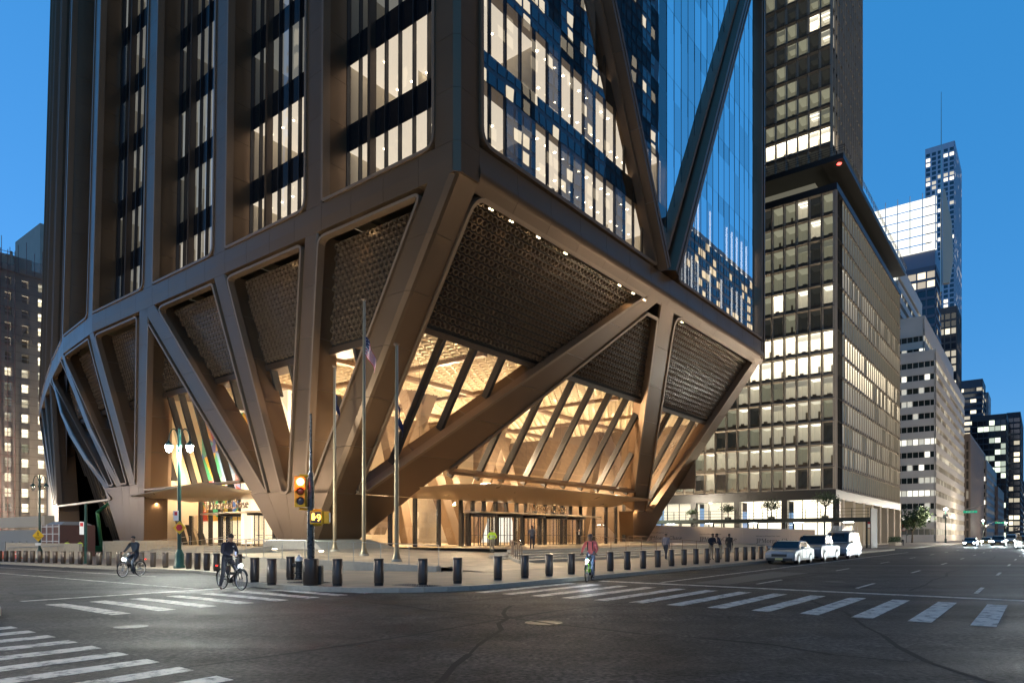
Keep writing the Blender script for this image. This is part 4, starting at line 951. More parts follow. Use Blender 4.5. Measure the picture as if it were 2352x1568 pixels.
for a, b in ((17.3, 18.3), (21.6, 22.6), (25.8, 26.8), (30.0, 31.0), (34.1, 35.1), (38.1, 38.5)):
    mb = MB(); mb.gbox(a, b, DV - .02, DV + .02, FLOOR, 3.9); mb.build('side_door', GL_L, tower)
    mb = MB()
    for x in (a, b): mb.gbox(x - .13, x + .13, DV - .15, DV + .25, FLOOR, 3.95)
    mb.build('door_post', MULB, tower)
def slab_canopy(P2, f3, z_edge, z_mid, name):
    """leaf-shaped canopy: outline P2, thin rim, belly below"""
    n_ = len(P2); c = Vector((sum(p[0] for p in P2) / n_, sum(p[1] for p in P2) / n_)); rings = []
    for t, z in ((0.0, 0.30), (0.6, 0.32), (0.97, 0.16), (1.0, 0.08), (0.985, 0.0), (0.8, -0.12), (0.45, -0.30), (0.0, -0.36)):
        rings.append([f3(*(c.lerp(Vector(p), max(t, 1e-3))), (p[2] if len(p) > 2 else z_edge) * t + z_mid * (1 - t) + z) for p in P2])
    mb = MB(); mb.loft(rings, True, True); return mb.build(name, mat('canopy_bronze', (0.60, 0.44, 0.28), 0.32, 0.45, noise=0.08, nscale=1.0), tower, True)
outl = [(6.5, 13.6, 5.35), (8.0, 12.0, 5.6), (11.0, 10.6, 6.0), (15.0, 10.0, 6.25), (22, 9.9, 6.3), (30, 10.0, 6.3), (38, 10.2, 6.3), (45, 10.5, 6.3), (49.0, 10.9, 6.3), (50.6, 11.8, 6.3), (50.0, 13.6, 6.3), (46, 15.4, 5.4), (38, 15.8, 5.25), (30, 16.0, 5.2), (20, 16.0, 5.2), (14, 15.8, 5.15), (8.0, 15.0, 5.0)]
slab_canopy([(p[0], p[1], p[2]) for p in outl], lambda a, b, z: G(a, b, z), 6.2, 5.75, 'entrance_canopy')
mb = MB(); rm_ = [(17.2, DV - .3), (18, 13.6), (22, 12.9), (30, 12.8), (36, 13.1), (40.5, 13.8), (43.0, 15.0), (38, DV + .2), (20, DV + .2)]
mb.prism([G(a, b, 3.96) for a, b in rm_], (0, 0, 0.12)); mb.build('door_fascia', mat('canopy_bronze', (0.5, 0.36, 0.22), 0.3, 0.6), tower)
sg = thing('entrance_sign', G(24, 13.0, 4.3), 'raised bronze serif letters of the company name above the avenue doors', 'sign')
u0, z0 = at_v(1207, 1182, 12.6); u1, _ = at_v(1300, 1176, 12.6); sz = (u1 - u0) / serif_width('JPMorganChase', 1.0)
serif_text('JPMorganChase', G(u0, 12.6, 4.30), UA, ZA, sz, 0.12, GOLD, sg)
mb = MB()
for u in seq(u0 + .3, u1 - .3, 6): mb.gbox(u - .02, u + .02, 12.72, 12.78, 4.07, 4.4)
mb.build('sign_support', MULB, sg)
# --- doors, side street
DU = 5.4
def vglass_south(ss_, z0, z1):
    for a, b in zip(ss_, ss_[1:]):
        mb = MB(); mb.quad(G(DU, a, z0), G(DU, b, z0), G(DU, b, z1), G(DU, a, z1)); mb.build('pane', GL_L, tower)
    for a in ss_:
        mb = MB(); mb.gbox(DU - .12, DU + .3, a - .08, a + .08, z0, z1); mb.build('mullion', MULB, tower)
vglass_south([20.5, 22.4, 24.3, 26.2, 28.1, 30.0, 31.9, 33.8, 35.7, 37.6, 39.5, 41.5], 3.9, 6.2)
vglass_south([37.6, 39.5, 41.5, 43.5], FLOOR, 3.9)
for v, w in ((25.0, 'nearest the corner column foot'), (29.6, 'in the middle of the three'), (34.2, 'nearest the twin street lamp')): revolving_door(G(DU, v, FLOOR), VA, -UA, label='revolving glass door on the side street, ' + w)
for a, b in ((21.0, 22.6), (26.7, 27.9), (31.3, 32.5), (36.0, 37.4)):
    mb = MB(); mb.gbox(DU - .02, DU + .02, a, b, FLOOR, 3.85); mb.build('side_door', GL_L, tower)
    mb = MB()
    for x in (a, b): mb.gbox(DU - .15, DU + .25, x - .13, x + .13, FLOOR, 3.9)
    mb.build('door_post', MULB, tower)
outl = [(0.6, 21.5, 5.2), (-0.6, 24.0, 5.5), (-1.0, 28.0, 6.25), (-0.9, 33, 6.1), (-0.6, 39, 5.9), (-0.2, 44.5, 5.7), (0.4, 46.4, 5.7), (2.5, 46.0, 5.8), (5.2, 43, 5.3), (5.3, 36, 5.25), (5.3, 30, 5.25), (5.2, 24, 5.1)]
slab_canopy([(p[1], p[0], p[2]) for p in outl], lambda a, b, z: G(b, a, z), 6.0, 5.7, 'entrance_canopy')
mb = MB(); mb.prism([G(a, b, 3.86) for a, b in ((3.2, 23), (2.7, 28), (2.8, 34), (3.6, 38), (DU, 39), (DU, 22))], (0, 0, 0.12)); mb.build('door_fascia', MATS['canopy_bronze'], tower)
sg2 = thing('entrance_sign', G(2.6, 30, 4.3), 'raised bronze serif letters of the company name above the side street doors', 'sign')
s0, z0 = at_u(472, 1178, 2.6); s1, _ = at_u(572, 1172, 2.6); sz = abs(s1 - s0) / serif_width('JPMorganChase', 1.0)
serif_text('JPMorganChase', G(2.6, s0, 4.25), -VA, ZA, sz, 0.12, GOLD, sg2)
# stone plinth under the corner fan
mb = MB(); mb.loft([[G(-0.5, 19.9, 1.47), G(-0.5, 13.9, 1.47), G(4.9, 13.9, 1.47), G(4.9, 19.9, 1.47)], [G(-0.9, 20.6, 0.1), G(-0.9, 11.2, 0.1), G(8.2, 11.2, 0.1), G(8.2, 20.6, 0.1)]]); mb.build('column_plinth', STONE, tower, bevel=0.05)
mb = MB(); mb.loft([[G(-0.4, 48.2, 1.28), G(-0.4, 41.6, 1.28), G(3, 41.6, 1.28), G(3, 48.2, 1.28)], [G(-0.7, 48.8, -.5), G(-0.7, 41.2, -.5), G(3.4, 41.2, -.5), G(3.4, 48.8, -.5)]]); mb.build('column_plinth', STONE, tower)
mb = MB(); mb.gbox(48.2, 54.8, 13.8, 17.5, 0.7, 1.0); mb.build('column_plinth', STONE, tower)
# south steps and ramp wall
ss_ = thing('steps', G(-4, 32, 0), None, None, kind='structure')
for k in range(6):
    mb = MB(); mb.gbox(2.2 - 1.0 * k, 6.2 if k == 0 else 3.18 - 1.0 * k, 19.8 + 0.2 * k, 41.0, -0.6, FLOOR - 0.15 * k - (0.004 if k == 0 else 0)); mb.build('step', STONE, ss_)
mb = MB(); mb.gbox(-4.0, 2.5, 41.1, 41.5, -0.7, 1.25); mb.loft([[G(-6.2, 41.0, -.5), G(-6.2, 61, -.8), G(-5.9, 61, -.8), G(-5.9, 41.0, -.5)], [G(-6.2, 41.0, 1.05), G(-6.2, 61, 1.0), G(-5.9, 61, 1.0), G(-5.9, 41, 1.05)]])
rwl = mb.build('ramp_wall', STONE, None); tag(rwl, 'long pale granite ramp wall left of the side street steps', 'wall')
t = railing('handrail climbing along the face of the long granite ramp wall', [(-6.3, 60, -0.35), (-6.3, 44, 0.05)], 9, h=0.8)
for v0, lab in ((24.5, 'thin handrail on the side street steps nearest the corner column'), (31.0, 'thin handrail in the middle of the side street steps'), (38.0, 'thin handrail on the side street steps behind the twin lamp')):
    railing(lab, [(2.6, v0, FLOOR), (-3.6, v0 + .3, -0.05)], 3)
mb = MB(); mb.loft([[G(3.0, 19.6, .2), G(-6.5, 18.4, -.2), G(-6.5, 18.0, -.2), G(3.0, 19.2, .2)], [G(3.0, 19.6, 1.35), G(-6.5, 18.4, 0.45), G(-6.5, 18.0, .45), G(3.0, 19.2, 1.35)]])
o = mb.build('cheek_wall', STONE, ss_)
railing('steel handrail on the sloping cheek wall behind the dark jacketed cyclist', [(2.6, 19.4, 1.3), (-6.4, 18.2, 0.45)], 9, h=0.55)
# --- lobby light: pendants and hidden points added to brighten the hall
for (u, v, p) in ((9, 12.5, 5000), (20, 14.5, 7500), (33, 14.5, 7500), (46, 14, 5000), (14, 28, 9000), (30, 29, 9000), (46, 29, 6500)):
    mb = MB(); mb.ball((0, 0, 0), 0.22, 10); c = G(u, v, 9.5)
    pend = mb.build('added_pendant', emit('added_pendant_glow', (1.0, 0.80, 0.5), 6.0), tower); pend.matrix_world = Matrix.Translation(c); pend.matrix_parent_inverse = world_of(tower).inverted()
    mb = MB(); mb.tube([c + ZA * .2, Vector((c.x, c.y, CZ - .1))], 0.015, 5); mb.build('added_pendant_cord', MULB, tower)
    lamp('lobby_light', 'POINT', c - ZA * 0.5, p * .55, (1.0, 0.77, 0.49), tower, 0.35)
for (u, v) in ((13, 12.2), (20, 11.8), (27, 11.8), (34, 11.8), (41, 12.2), (47, 12.6)):
    lamp('canopy_downlight', 'SPOT', G(u, v - .6, 5.15), 620, (1.0, 0.74, 0.44), tower, 0.12, aim=G(u, v - .4, 0), spot=130)
for v in (24, 30, 36, 42): lamp('canopy_downlight', 'SPOT', G(1.2, v, 5.05), 560, (1.0, 0.76, 0.46), tower, 0.12, aim=G(1.2, v, 0), spot=130)
for v in (23, 30, 37, 44): lamp('lobby_light', 'POINT', G(6.8, v, 8.0), 800, (1.0, 0.76, 0.46), tower, 0.4)
for s in (54, 66): lamp('lobby_light', 'POINT', S3(s, 6, 5.2), 300, (1.0, 0.74, 0.44), tower, 0.3)
UPL = emit('uplight_lens', (1.0, 0.9, 0.7), 12.0)
for (u, v, p, tu, tv, tz) in ((-3.0, 9.5, 1500, 0.5, 8, 13), (-2.6, 15.5, 700, 0, 16.5, 12), (-2.5, 22.5, 700, 0, 24, 12)):
    z = zpl(u, v) + 0.02; mb = MB(); mb.lathe([(0.16, 0), (0.16, 0.03), (0.12, 0.035), (0.02, 0.035)], G(u, v, z), 14); mb.build('ground_uplight', UPL, tower)
    lamp('uplight', 'SPOT', G(u, v, z + 0.08), p, (1.0, 0.84, 0.58), tower, 0.1, aim=G(tu, tv, tz), spot=48, blend=0.8)
# flowers on the reception counter
rc = MB(); rc.gbox(8.8, 13.5, 21.6, 22.4, FLOOR, FLOOR + 1.1); rc = rc.build('reception_counter', TRAV, None, bevel=.03); tag(rc, 'long pale stone reception counter inside the lobby', 'counter')
fl = thing('flower_vase', G(9.4, 22.0, FLOOR + 1.1), 'dark vase with a yellow and violet bouquet on the reception counter', 'vase')
mb = MB(); mb.lathe([(0.12, 0), (0.17, 0.25), (0.13, 0.5), (0.16, 0.55)], G(9.4, 22.0, FLOOR + 1.1), 14); mb.build('vase', BLACK, fl, True)
rr = random.Random(4)
for nm, c, q in (('blossoms', (0.75, 0.5, 0.03), 70), ('blossoms', (0.25, 0.15, 0.5), 50), ('leaves', (0.07, 0.16, 0.04), 120)):
    mb = MB()
    for _ in range(q):
        p = G(9.4, 22.0, FLOOR + 2.15) + Vector((rr.gauss(0, .34), rr.gauss(0, .34), rr.gauss(0, .3))); mb.box(p, (.11, .11, .06), rr.uniform(0, 3))
    mb.build(nm, mat('bouquet_' + nm + str(q), c, 0.6), fl)
# ------------------------------------------------------------------ neighbouring buildings
PRECAST = mat('beige_precast', (0.46, 0.39, 0.31), 0.75, 0, noise=0.14, nscale=0.5, bump=0.08, bscale=30)
PRECJ = mat('precast_joint', (0.05, 0.045, 0.04), 0.9)
WGLASS = glass('office_window_glass', (0.9, 0.92, 0.9), 0.07, 0.7)
R_BR = (mat('room_ceiling_bright', (0.8, 0.78, 0.7), 0.8, emis=(1.0, 0.91, 0.72), es=1.5), mat('room_wall_bright', (0.75, 0.7, 0.6), 0.8, emis=(1.0, 0.9, 0.7), es=0.45))  # lamplight of each room put into wall and ceiling glow and tone
R_MD = (mat('room_ceiling_mid', (0.6, 0.58, 0.5), 0.8, emis=(1.0, 0.92, 0.74), es=0.42), mat('room_wall_mid', (0.5, 0.47, 0.4), 0.8, emis=(1.0, 0.9, 0.7), es=0.13))
R_DM = (mat('room_ceiling_dim', (0.4, 0.4, 0.33), 0.8, emis=(0.9, 0.86, 0.62), es=0.16), mat('room_wall_dim', (0.3, 0.3, 0.25), 0.8, emis=(0.9, 0.85, 0.62), es=0.075))
R_DK = (mat('room_ceiling_dark', (0.12, 0.12, 0.12), 0.8, emis=(.8, .8, .7), es=.02), mat('room_wall_dark', (0.08, 0.08, 0.08), 0.8, emis=(.8, .8, .7), es=.012))
STRIPL = emit('strip_light', (1.0, 0.95, 0.82), 2.6)
ROOMF = mat('room_floor', (0.05, 0.045, 0.04), 0.8)
ROOMS = {'b': R_BR, 'm': R_MD, 'd': R_DM, 'k': R_DK}
def window_meshes(w, h, name, fr=0.20, deep=0.42, room=2.6, wallm=PRECAST):
    """one office window: tapered precast reveal, sill, room behind; local x along, y inwards, z up, origin bottom centre"""
    out = {}
    for key, (cm, wm) in ROOMS.items():
        for var in range(4):
            rr = random.Random(hash(key) % 7 + var * 13); m = MB(); x = w / 2
            o = [(-x, 0, 0), (x, 0, 0), (x, 0, h), (-x, 0, h)]; t = fr; i_ = [(-x + t, deep, t), (x - t, deep, t), (x - t, deep, h - t), (-x + t, deep, h - t)]
            m.m = 0; m.add(o + i_, [(k, (k + 1) % 4, 4 + (k + 1) % 4, 4 + k) for k in range(4)])
            X, Z0, Z1, Y0, Y1 = x - t * .2, t, h - t, deep + .02, deep + room
            m.m = 1; m.quad((-X, Y0, Z1), (X, Y0, Z1), (X, Y1, Z1), (-X, Y1, Z1))
            m.m = 2; m.quad((-X, Y1, Z0), (X, Y1, Z0), (X, Y1, Z1), (-X, Y1, Z1)); m.quad((-X, Y0, Z0), (-X, Y1, Z0), (-X, Y1, Z1), (-X, Y0, Z1)); m.quad((X, Y0, Z0), (X, Y1, Z0), (X, Y1, Z1), (X, Y0, Z1))
            m.m = 3; m.quad((-X, Y0, Z0), (X, Y0, Z0), (X, Y1, Z0), (-X, Y1, Z0))
            m.m = 4; m.box((0, deep + .12, Z0 + h * .055), (2 * X, .2, h * .11))
            if var in (1, 3): m.box((rr.uniform(-.4, .4), deep + .6, Z0 + h * .12), (rr.uniform(.3, .6), .3, h * rr.uniform(.12, .22)))
            if var == 2: m.box((rr.uniform(-.3, .3), deep + 1.8, Z0 + h * .3), (0.3, .1, h * .4))
            if var == 3: m.m = 2; m.box((-X * .1, deep + 0.25, h * .82), (X * 1.7, .03, h * .26))
            if key in 'bm' and var != 2:
                m.m = 5
                for yy in (0.7, 1.7): m.box((0, deep + yy, Z1 - .03), (2 * X * .96, .14, .03))
            out[key + str(var)] = m.mesh(name, [wallm, cm, wm, ROOMF, OFLOOR if key != 'b' else DESK, STRIPL])
    p = MB(); x = w / 2 - fr; p.quad((-x, deep - .02, fr), (x, deep - .02, fr), (x, deep - .02, h - fr), (-x, deep - .02, h - fr)); out['pane'] = p.mesh('pane', WGLASS if deep > .2 else glass('side_window_glass', (.92, .92, .9), .05, .28))
    return out
RZ_S = math.atan2(-N2[1], -N2[0])        # local x to the east, y to the north: windows of a south face
RZ_E = math.atan2(N1[1], N1[0])          # local x to the north, y to the west: windows of an east face
WC = 0
def place_window(wm, key, loc, rz, parent):
    global WC; WC += 1
    o = inst('window', wm[key + str(random.Random(WC).randrange(4))], loc, parent, rz)
    p = bpy.data.objects.new('pane', wm['pane']); COL.objects.link(p); p.parent = o
    return o
def merge_windows(wm, items, parent, name='window_field'):
    """many windows as one mesh"""
    mats_, idx = [], {}; vs, fs, mi = [], [], []
    for key, loc, rz in items:
        for me in (wm[key], wm['pane']):
            b = len(vs); cr, sr = math.cos(rz), math.sin(rz)
            for v in me.vertices: vs.append((loc[0] + v.co.x * cr - v.co.y * sr, loc[1] + v.co.x * sr + v.co.y * cr, loc[2] + v.co.z))
            for p in me.polygons:
                m = me.materials[p.material_index]
                if m.name not in idx: idx[m.name] = len(mats_); mats_.append(m)
                fs.append([b + i for i in p.vertices]); mi.append(idx[m.name])
    me = bpy.data.meshes.new(name); me.from_pydata(vs, [], fs)
    for m in mats_: me.materials.append(m)
    me.polygons.foreach_set('material_index', mi); me.update()
    o = bpy.data.objects.new(name, me); put(o, parent); o['kind'] = 'stuff'; return o
# --- beige precast block with tower (north neighbour)
U8, V8, N8 = 79.4, -4.0, 138.0
beige = thing('office_block', G(U8, V8, 0), 'beige precast office block with a grid of deep square windows and slab tower on top', 'office building')
bw, bh, ZB = 1.85, 3.45, 8.75
wm8 = window_meshes(bw - 0.06, bh - 0.08, 'window')
rows = 13; lit8 = 'mmmdmbbkdddddd'[:rows]   # bottom row first
pat = {0: 'kkdmdmmdd', 1: 'mmdmmmmmm', 2: 'mdkmmdkmm', 3: 'mmmdmmkdm', 4: 'mmdmmmdmk', 5: 'bbbbbbbbb', 6: 'bbbbbbbbb', 7: 'kkdkdkkkk', 8: 'mbddkdddm', 9: 'dddmdkddm', 10: 'ddddmdkdd', 11: 'dkdddkdmd', 12: 'dkddmdddk'}
for r in range(rows):
    for c in range(15):
        v = V8 + 0.25 + bw * (c + .5)
        place_window(wm8, pat[r][(c * 5 + r) % 9], G(U8, v, ZB + r * bh + 0.04), RZ_S, beige)
items = []
for r in range(rows):
    for c in range(2, 31):
        u = U8 + 0.3 + bw * (c + .5); k = random.Random(r * 50 + c).random()
        base = 'm' if r in (1, 2, 3, 4, 8, 9) else ('b' if r in (5, 6) else 'd'); key = base if k < .75 else 'd'; items.append((key + str(c % 4), G(u, V8, ZB + r * bh + .04), RZ_E))
merge_windows(window_meshes(bw - 0.06, bh - 0.08, 'window', 0.14, 0.16), items, beige)
ZT8 = ZB + rows * bh
mb = MB(); mb.gbox(U8 + 3.1, N8 - 1, V8 + 3.1, V8 + 30, 7.4, ZT8); mb.build('core', DARK, beige)
mb = MB()                                                            # joints behind the units
mb.quad(G(U8 + .03, V8 + .2, ZB), G(U8 + .03, V8 + 30, ZB), G(U8 + .03, V8 + 30, ZT8), G(U8 + .03, V8 + .2, ZT8)); mb.m = 0
mb2 = MB()
for c in range(17): mb2.gbox(U8 + .02, U8 + .4, V8 + .25 + bw * c - .05, V8 + .25 + bw * c + .05, ZB, ZT8)
for r in range(rows + 1): mb2.gbox(U8 + .015, U8 + .4, V8 + .2, V8 + 30, ZB + r * bh - .045, ZB + r * bh + .045)
for c in range(32): mb2.gbox(U8 + .3 + bw * c - .05, U8 + .3 + bw * c + .05, V8 + .02, V8 + .4, ZB, ZT8)
for r in range(rows + 1): mb2.gbox(U8 + .25, N8, V8 + .015, V8 + .4, ZB + r * bh - .045, ZB + r * bh + .045)
mb2.build('precast_joint', PRECJ, beige)
mb = MB(); mb.gbox(U8 - .02, U8 + .5, V8 - .02, V8 + .26, ZB, ZT8); mb.gbox(U8 + .02, U8 + .28, V8 - .02, V8 + .5, ZB, ZT8 - .01); mb.build('corner_pier', PRECAST, beige)
# fin blades on the east face (they hide most of the glass from here)
for r in range(0): pass
mb = MB()
for c in range(1):
    u = U8 + .3 + bw * c; mb.prism([G(u - .12, V8 + .1, ZB), G(u - .06, V8 - .10, ZB), G(u + .06, V8 - .10, ZB), G(u + .12, V8 + .1, ZB)], (0, 0, ZT8 - ZB))
mb.build('fin', PRECAST, beige)
mb = MB(); mb.gbox(U8 - .1, N8, V8 - .1, V8 + 30, ZT8 + .02, ZT8 + 1.0); mb.build('cornice', mat('dark_fascia', (0.03, 0.029, 0.028), 0.4, 0.3), beige)
mb = MB(); mb.gbox(U8 + 4, N8 - 8, V8 + 4, V8 + 30, ZT8 + 1.0, ZT8 + 4.2); mb.build('recessed_storey', R_DM[1], beige)
mb = MB(); mb.gbox(U8 - 1.1, N8 - 2, V8 - 1.2, V8 + 30, ZT8 + 3.8, ZT8 + 4.6); mb.build('terrace_slab', MATS['dark_fascia'], beige)
tr = MB(); ztr = ZT8 + 4.6
for z in (0.4, 0.75, 1.1):
    tr.tube([G(U8 - 1.2, V8 + 28, ztr + z), G(U8 - 1.2, V8 - 1.4, ztr + z), G(N8 - 2.1, V8 - 1.4, ztr + z)], 0.035, 5)
for k in range(30): p = G(N8 - 2.1 - k * 2, V8 - 1.4, ztr); tr.tube([p, p + ZA * 1.1], 0.03, 5)
for k in range(15): p = G(U8 - 1.2, V8 - 1.4 + k * 2, ztr); tr.tube([p, p + ZA * 1.1], 0.03, 5)
tr.build('terrace_railing', BLACK, beige)
UT, VT, NT = U8 + 0.9, V8 + 0.8, U8 + 22.5; tw, th = 1.66, 2.98; ZT0 = ztr + 0.1
wmt = window_meshes(tw - .06, th - .08, 'window')
patt = {0: 'kkkkkkkkk', 1: 'bbbbbbbbb', 2: 'dmdmdddmd', 3: 'dmkddkddd', 4: 'kdkkdkdkd', 5: 'kkdkdkkdk', 6: 'mkkdkdkkd', 7: 'mdkmdkdbk', 8: 'kdkdkkdmk', 9: 'dddmdddkd', 10: 'bmkkkddkd', 11: 'mdkmkkdmk', 12: 'kmdkmbkkm', 13: 'dkmkdkdkd'}
for r in range(14):
    for c in range(8): place_window(wmt, patt[r][(c * 4 + r * 3) % 9], G(UT, VT + .2 + tw * (c + .5), ZT0 + r * th + .04), RZ_S, beige)
items = [(('d' if random.Random(r * 31 + c).random() < .7 else 'm') + str(c % 4), G(UT + .2 + tw * (c + .5), VT, ZT0 + r * th + .04), RZ_E) for r in range(24) for c in range(2, 13)]
items += [('d' + str(c % 4), G(UT, VT + .2 + tw * (c + .5), ZT0 + r * th + .04), RZ_S) for r in range(14, 24) for c in range(14)] + [('d' + str(c % 4), G(UT, VT + .2 + tw * (c + .5), ZT0 + r * th + .04), RZ_S) for r in range(14) for c in range(8, 14)]
merge_windows(wmt, items, beige)
mb = MB(); mb.gbox(UT + 3.1, NT - .2, VT + 3.1, VT + 24, ztr, ZT0 + 24 * th); mb.build('tower_core', DARK, beige)
mb = MB()
for c in range(14): u = UT + .2 + tw * c; mb.prism([G(u - .12, VT + .1, ZT0), G(u - .06, VT - .10, ZT0), G(u + .06, VT - .10, ZT0), G(u + .12, VT + .1, ZT0)], (0, 0, 24 * th))
mb.build('fin', PRECAST, beige)
mb = MB()
for r in range(25): mb.gbox(UT + .012, UT + .4, VT + .1, VT + 24, ZT0 + r * th - .04, ZT0 + r * th + .04); mb.gbox(UT + .1, NT, VT + .012, VT + .4, ZT0 + r * th - .04, ZT0 + r * th + .04)
mb.build('precast_joint', PRECJ, beige)
mb = MB(); mb.gbox(UT - .02, UT + .5, VT - .02, VT + .22, ZT0, ZT0 + 24 * th); mb.gbox(NT - .2, NT + .1, VT - .02, VT + 24, ZT0, ZT0 + 24 * th); mb.build('corner_pier', PRECAST, beige)
# ground floor: dark fascia, bright shop glass, colonnade on the avenue
mb = MB(); mb.gbox(U8 + .05, N8, V8 + .05, V8 + 30, 7.3, ZB - .01); mb.build('fascia', MATS['dark_fascia'], beige)
SHOPL = mat('glow_ground_floor', (0.8, 0.76, 0.66), 0.8, emis=(1.0, 0.9, 0.7), es=1.25)  # shop light put into self-glowing walls and ceilings
SHOPD = mat('dim_glow_ground_floor', (0.6, 0.56, 0.48), 0.8, emis=(1.0, 0.9, 0.72), es=0.38)
for k, v in enumerate((-4, 3.5, 11, 18.5)):
    mb = MB(); mb.gbox(U8 + 4.0, U8 + 4.3, v + .6, v + 7.2, 1.0, 7.3); mb.build('inner_wall', SHOPL if k < 2 else SHOPD, beige)
    mb = MB(); mb.quad(G(U8 + .5, v + .6, 7.25), G(U8 + 4, v + .6, 7.25), G(U8 + 4, v + 7.2, 7.25), G(U8 + .5, v + 7.2, 7.25)); mb.build('shop_ceiling', SHOPL if k < 2 else SHOPD, beige)
    for j in range(3):
        a, b = v + .6 + j * 2.2, v + .6 + (j + 1) * 2.2 - .1
        mb = MB(); mb.quad(G(U8 + .5, a, 1.0), G(U8 + .5, b, 1.0), G(U8 + .5, b, 7.3), G(U8 + .5, a, 7.3)); mb.build('shop_pane', WGLASS, beige)
        mb = MB(); mb.gbox(U8 + .4, U8 + .6, b, b + .1, 1.0, 7.3); mb.build('shop_mullion', MULL, beige)
    mb = MB(); mb.gbox(U8 + .02, U8 + 1.0, v - .4, v + .5, 0.15, 7.32); mb.build('ground_pier', MATS['dark_fascia'], beige)
for k in range(8):
    u = U8 + 4 + k * 7.6
    mb = MB(); mb.gbox(u, u + 1.5, V8 - .02, V8 + 1.4, 0.15, 7.4); mb.build('colonnade_pillar', PRECAST, beige)
    mb = MB(); mb.gbox(u + 1.6, u + 7.4, V8 + 4.6, V8 + 4.9, 0.3, 7.3); mb.build('inner_wall', SHOPL if k < 3 else SHOPD, beige)
    mb = MB(); mb.quad(G(u, V8 + 3.4, .3), G(u + 7.4, V8 + 3.4, .3), G(u + 7.4, V8 + 3.4, 7.3), G(u, V8 + 3.4, 7.3)); mb.build('shop_pane', WGLASS, beige)
    for q in (2.4, 4.9): mb = MB(); mb.gbox(u + q, u + q + .12, V8 + 3.3, V8 + 3.6, .3, 7.3); mb.build('shop_mullion', MULL, beige)
mb = MB(); mb.gbox(U8, N8, V8, V8 + 30, 0.1, 0.3); mb.build('base_slab', STONE, beige)
mb = MB(); mb.box(G(U8 - .9, V8 - .6, ZT8 + 3.2), (.5, .5, .16)); mb.build('red_exit_lamp', emit('red_lamp_glow', (1, .08, .06), 3.0), beige)
# --- generic city block
def city(name, label, xl, xc, xr, ytop, u0, wallc, rows_h=3.8, col_w=3.0, win=(0.72, 0.55), glassd=(0.02, 0.025, 0.03), lit=0.25, lits=0.9, litc=(1.0, 0.88, 0.66), style='grid', zbase=0.0, rough=0.6, sep=None, top_extra=None, single=False, depth_v=None, seed=1, metal=0.0, ztop=None, group=None):
    """SE corner seen at picture column xc on the plane u0; west end at xl, north end at xr"""
    v_c = at_u(xc, 0, u0)[0]; v_w = depth_v if depth_v is not None else at_u(xl, 0, u0)[0]; u_n = at_v(xr, 0, v_c)[0]
    zt = ztop if ztop is not None else at_u(xc, ytop, u0)[1]; u_n = min(u_n, u0 + 90)
    t = thing(name, G(u0, v_c, 0), label, 'building', group)
    wl = mat(name + '_wall' + str(seed), wallc, rough, metal, noise=0.12, nscale=0.3)
    gd = mat(name + '_glass' + str(seed), glassd, 0.08, 0.0, spec=0.8); gl = mat(name + '_lit' + str(seed), (0.4, 0.38, 0.33), 0.6, emis=litc, es=lits); gl2 = mat(name + '_lit2' + str(seed), (0.3, 0.28, 0.25), 0.6, emis=litc, es=lits * .35)
    mb = MB(); mb.gbox(u0 + .35, u_n, v_c + .35, v_w, zbase, zt); mb.build('wall_core', gd, t)
    nr = max(1, int((zt - zbase - 1.5) / rows_h)); rr = random.Random(seed)
    frame = MB()
    for face in ('s', 'e'):
        L_ = (v_w - v_c) if face == 's' else (u_n - u0); nc = max(1, round(L_ / col_w)); cw = L_ / nc
        def bx(a0, a1, z0, z1, d0=0.0, d1=0.5, M=None):
            M = M if M is not None else frame
            if face == 's': M.gbox(u0 + d0, u0 + d1, v_c + a0, v_c + a1, z0, z1)
            else: M.gbox(u0 + a0, u0 + a1, v_c + d0, v_c + d1, z0, z1)
        sh = rows_h * (1 - win[1])
        for r in range(nr + 1):
            z = zbase + r * rows_h; bx(0, L_, z, min(zt, z + sh), 0.0 if style != 'vert' else 0.12)
        bx(0, L_, zbase + nr * rows_h + sh, zt, 0.003)
        if style != 'strip':
            for c in range(nc + 1):
                a = c * cw; hw = cw * (1 - win[0]) / 2; bx(max(0, a - hw), min(L_, a + hw), zbase, zt, 0.006 if style == 'grid' else -0.15)
        else:
            for c in range(nc + 1):
                a = c * cw; bx(max(0, a - .07), min(L_, a + .07), zbase, zt, 0.2)
        lm, lm2 = MB(), MB()
        for r in range(nr):
            rowlit = rr.random() < lit * 0.7
            for c in range(nc):
                p = 0.8 if rowlit else lit * .55; x = rr.random()
                if x < p:
                    hw = cw * (1 - win[0]) / 2 if style != 'strip' else .1; a0, a1 = c * cw + hw + .02, (c + 1) * cw - hw - .02; z0, z1 = zbase + r * rows_h + sh, zbase + (r + 1) * rows_h
                    if single and face == 's':
                        m1 = MB(); bx(a0, a1, z0, z1, .3, .34, m1); m1.build('window', gl if x < p * .6 else gl2, t)
                    else: bx(a0, a1, z0, z1, .3, .34, lm if x < p * .6 else lm2)
                elif single and face == 's':
                    hw = cw * (1 - win[0]) / 2 if style != 'strip' else .1; m1 = MB(); bx(c * cw + hw + .02, (c + 1) * cw - hw - .02, zbase + r * rows_h + sh, zbase + (r + 1) * rows_h, .32, .345, m1); m1.build('window', gd, t)
        if lm.f: o = lm.build('lit_window_field', gl, t); o['kind'] = 'stuff'
        if lm2.f: o = lm2.build('lit_window_field', gl2, t); o['kind'] = 'stuff'
    frame.build('facade_frame', wl, t)
    mb = MB(); mb.gbox(u0 - .05, u_n + .05, v_c - .05, v_w, zt + .01, zt + .9); mb.build('parapet', wl, t)
    return t, v_c, v_w, u_n, zt
WH = (0.56, 0.50, 0.43)
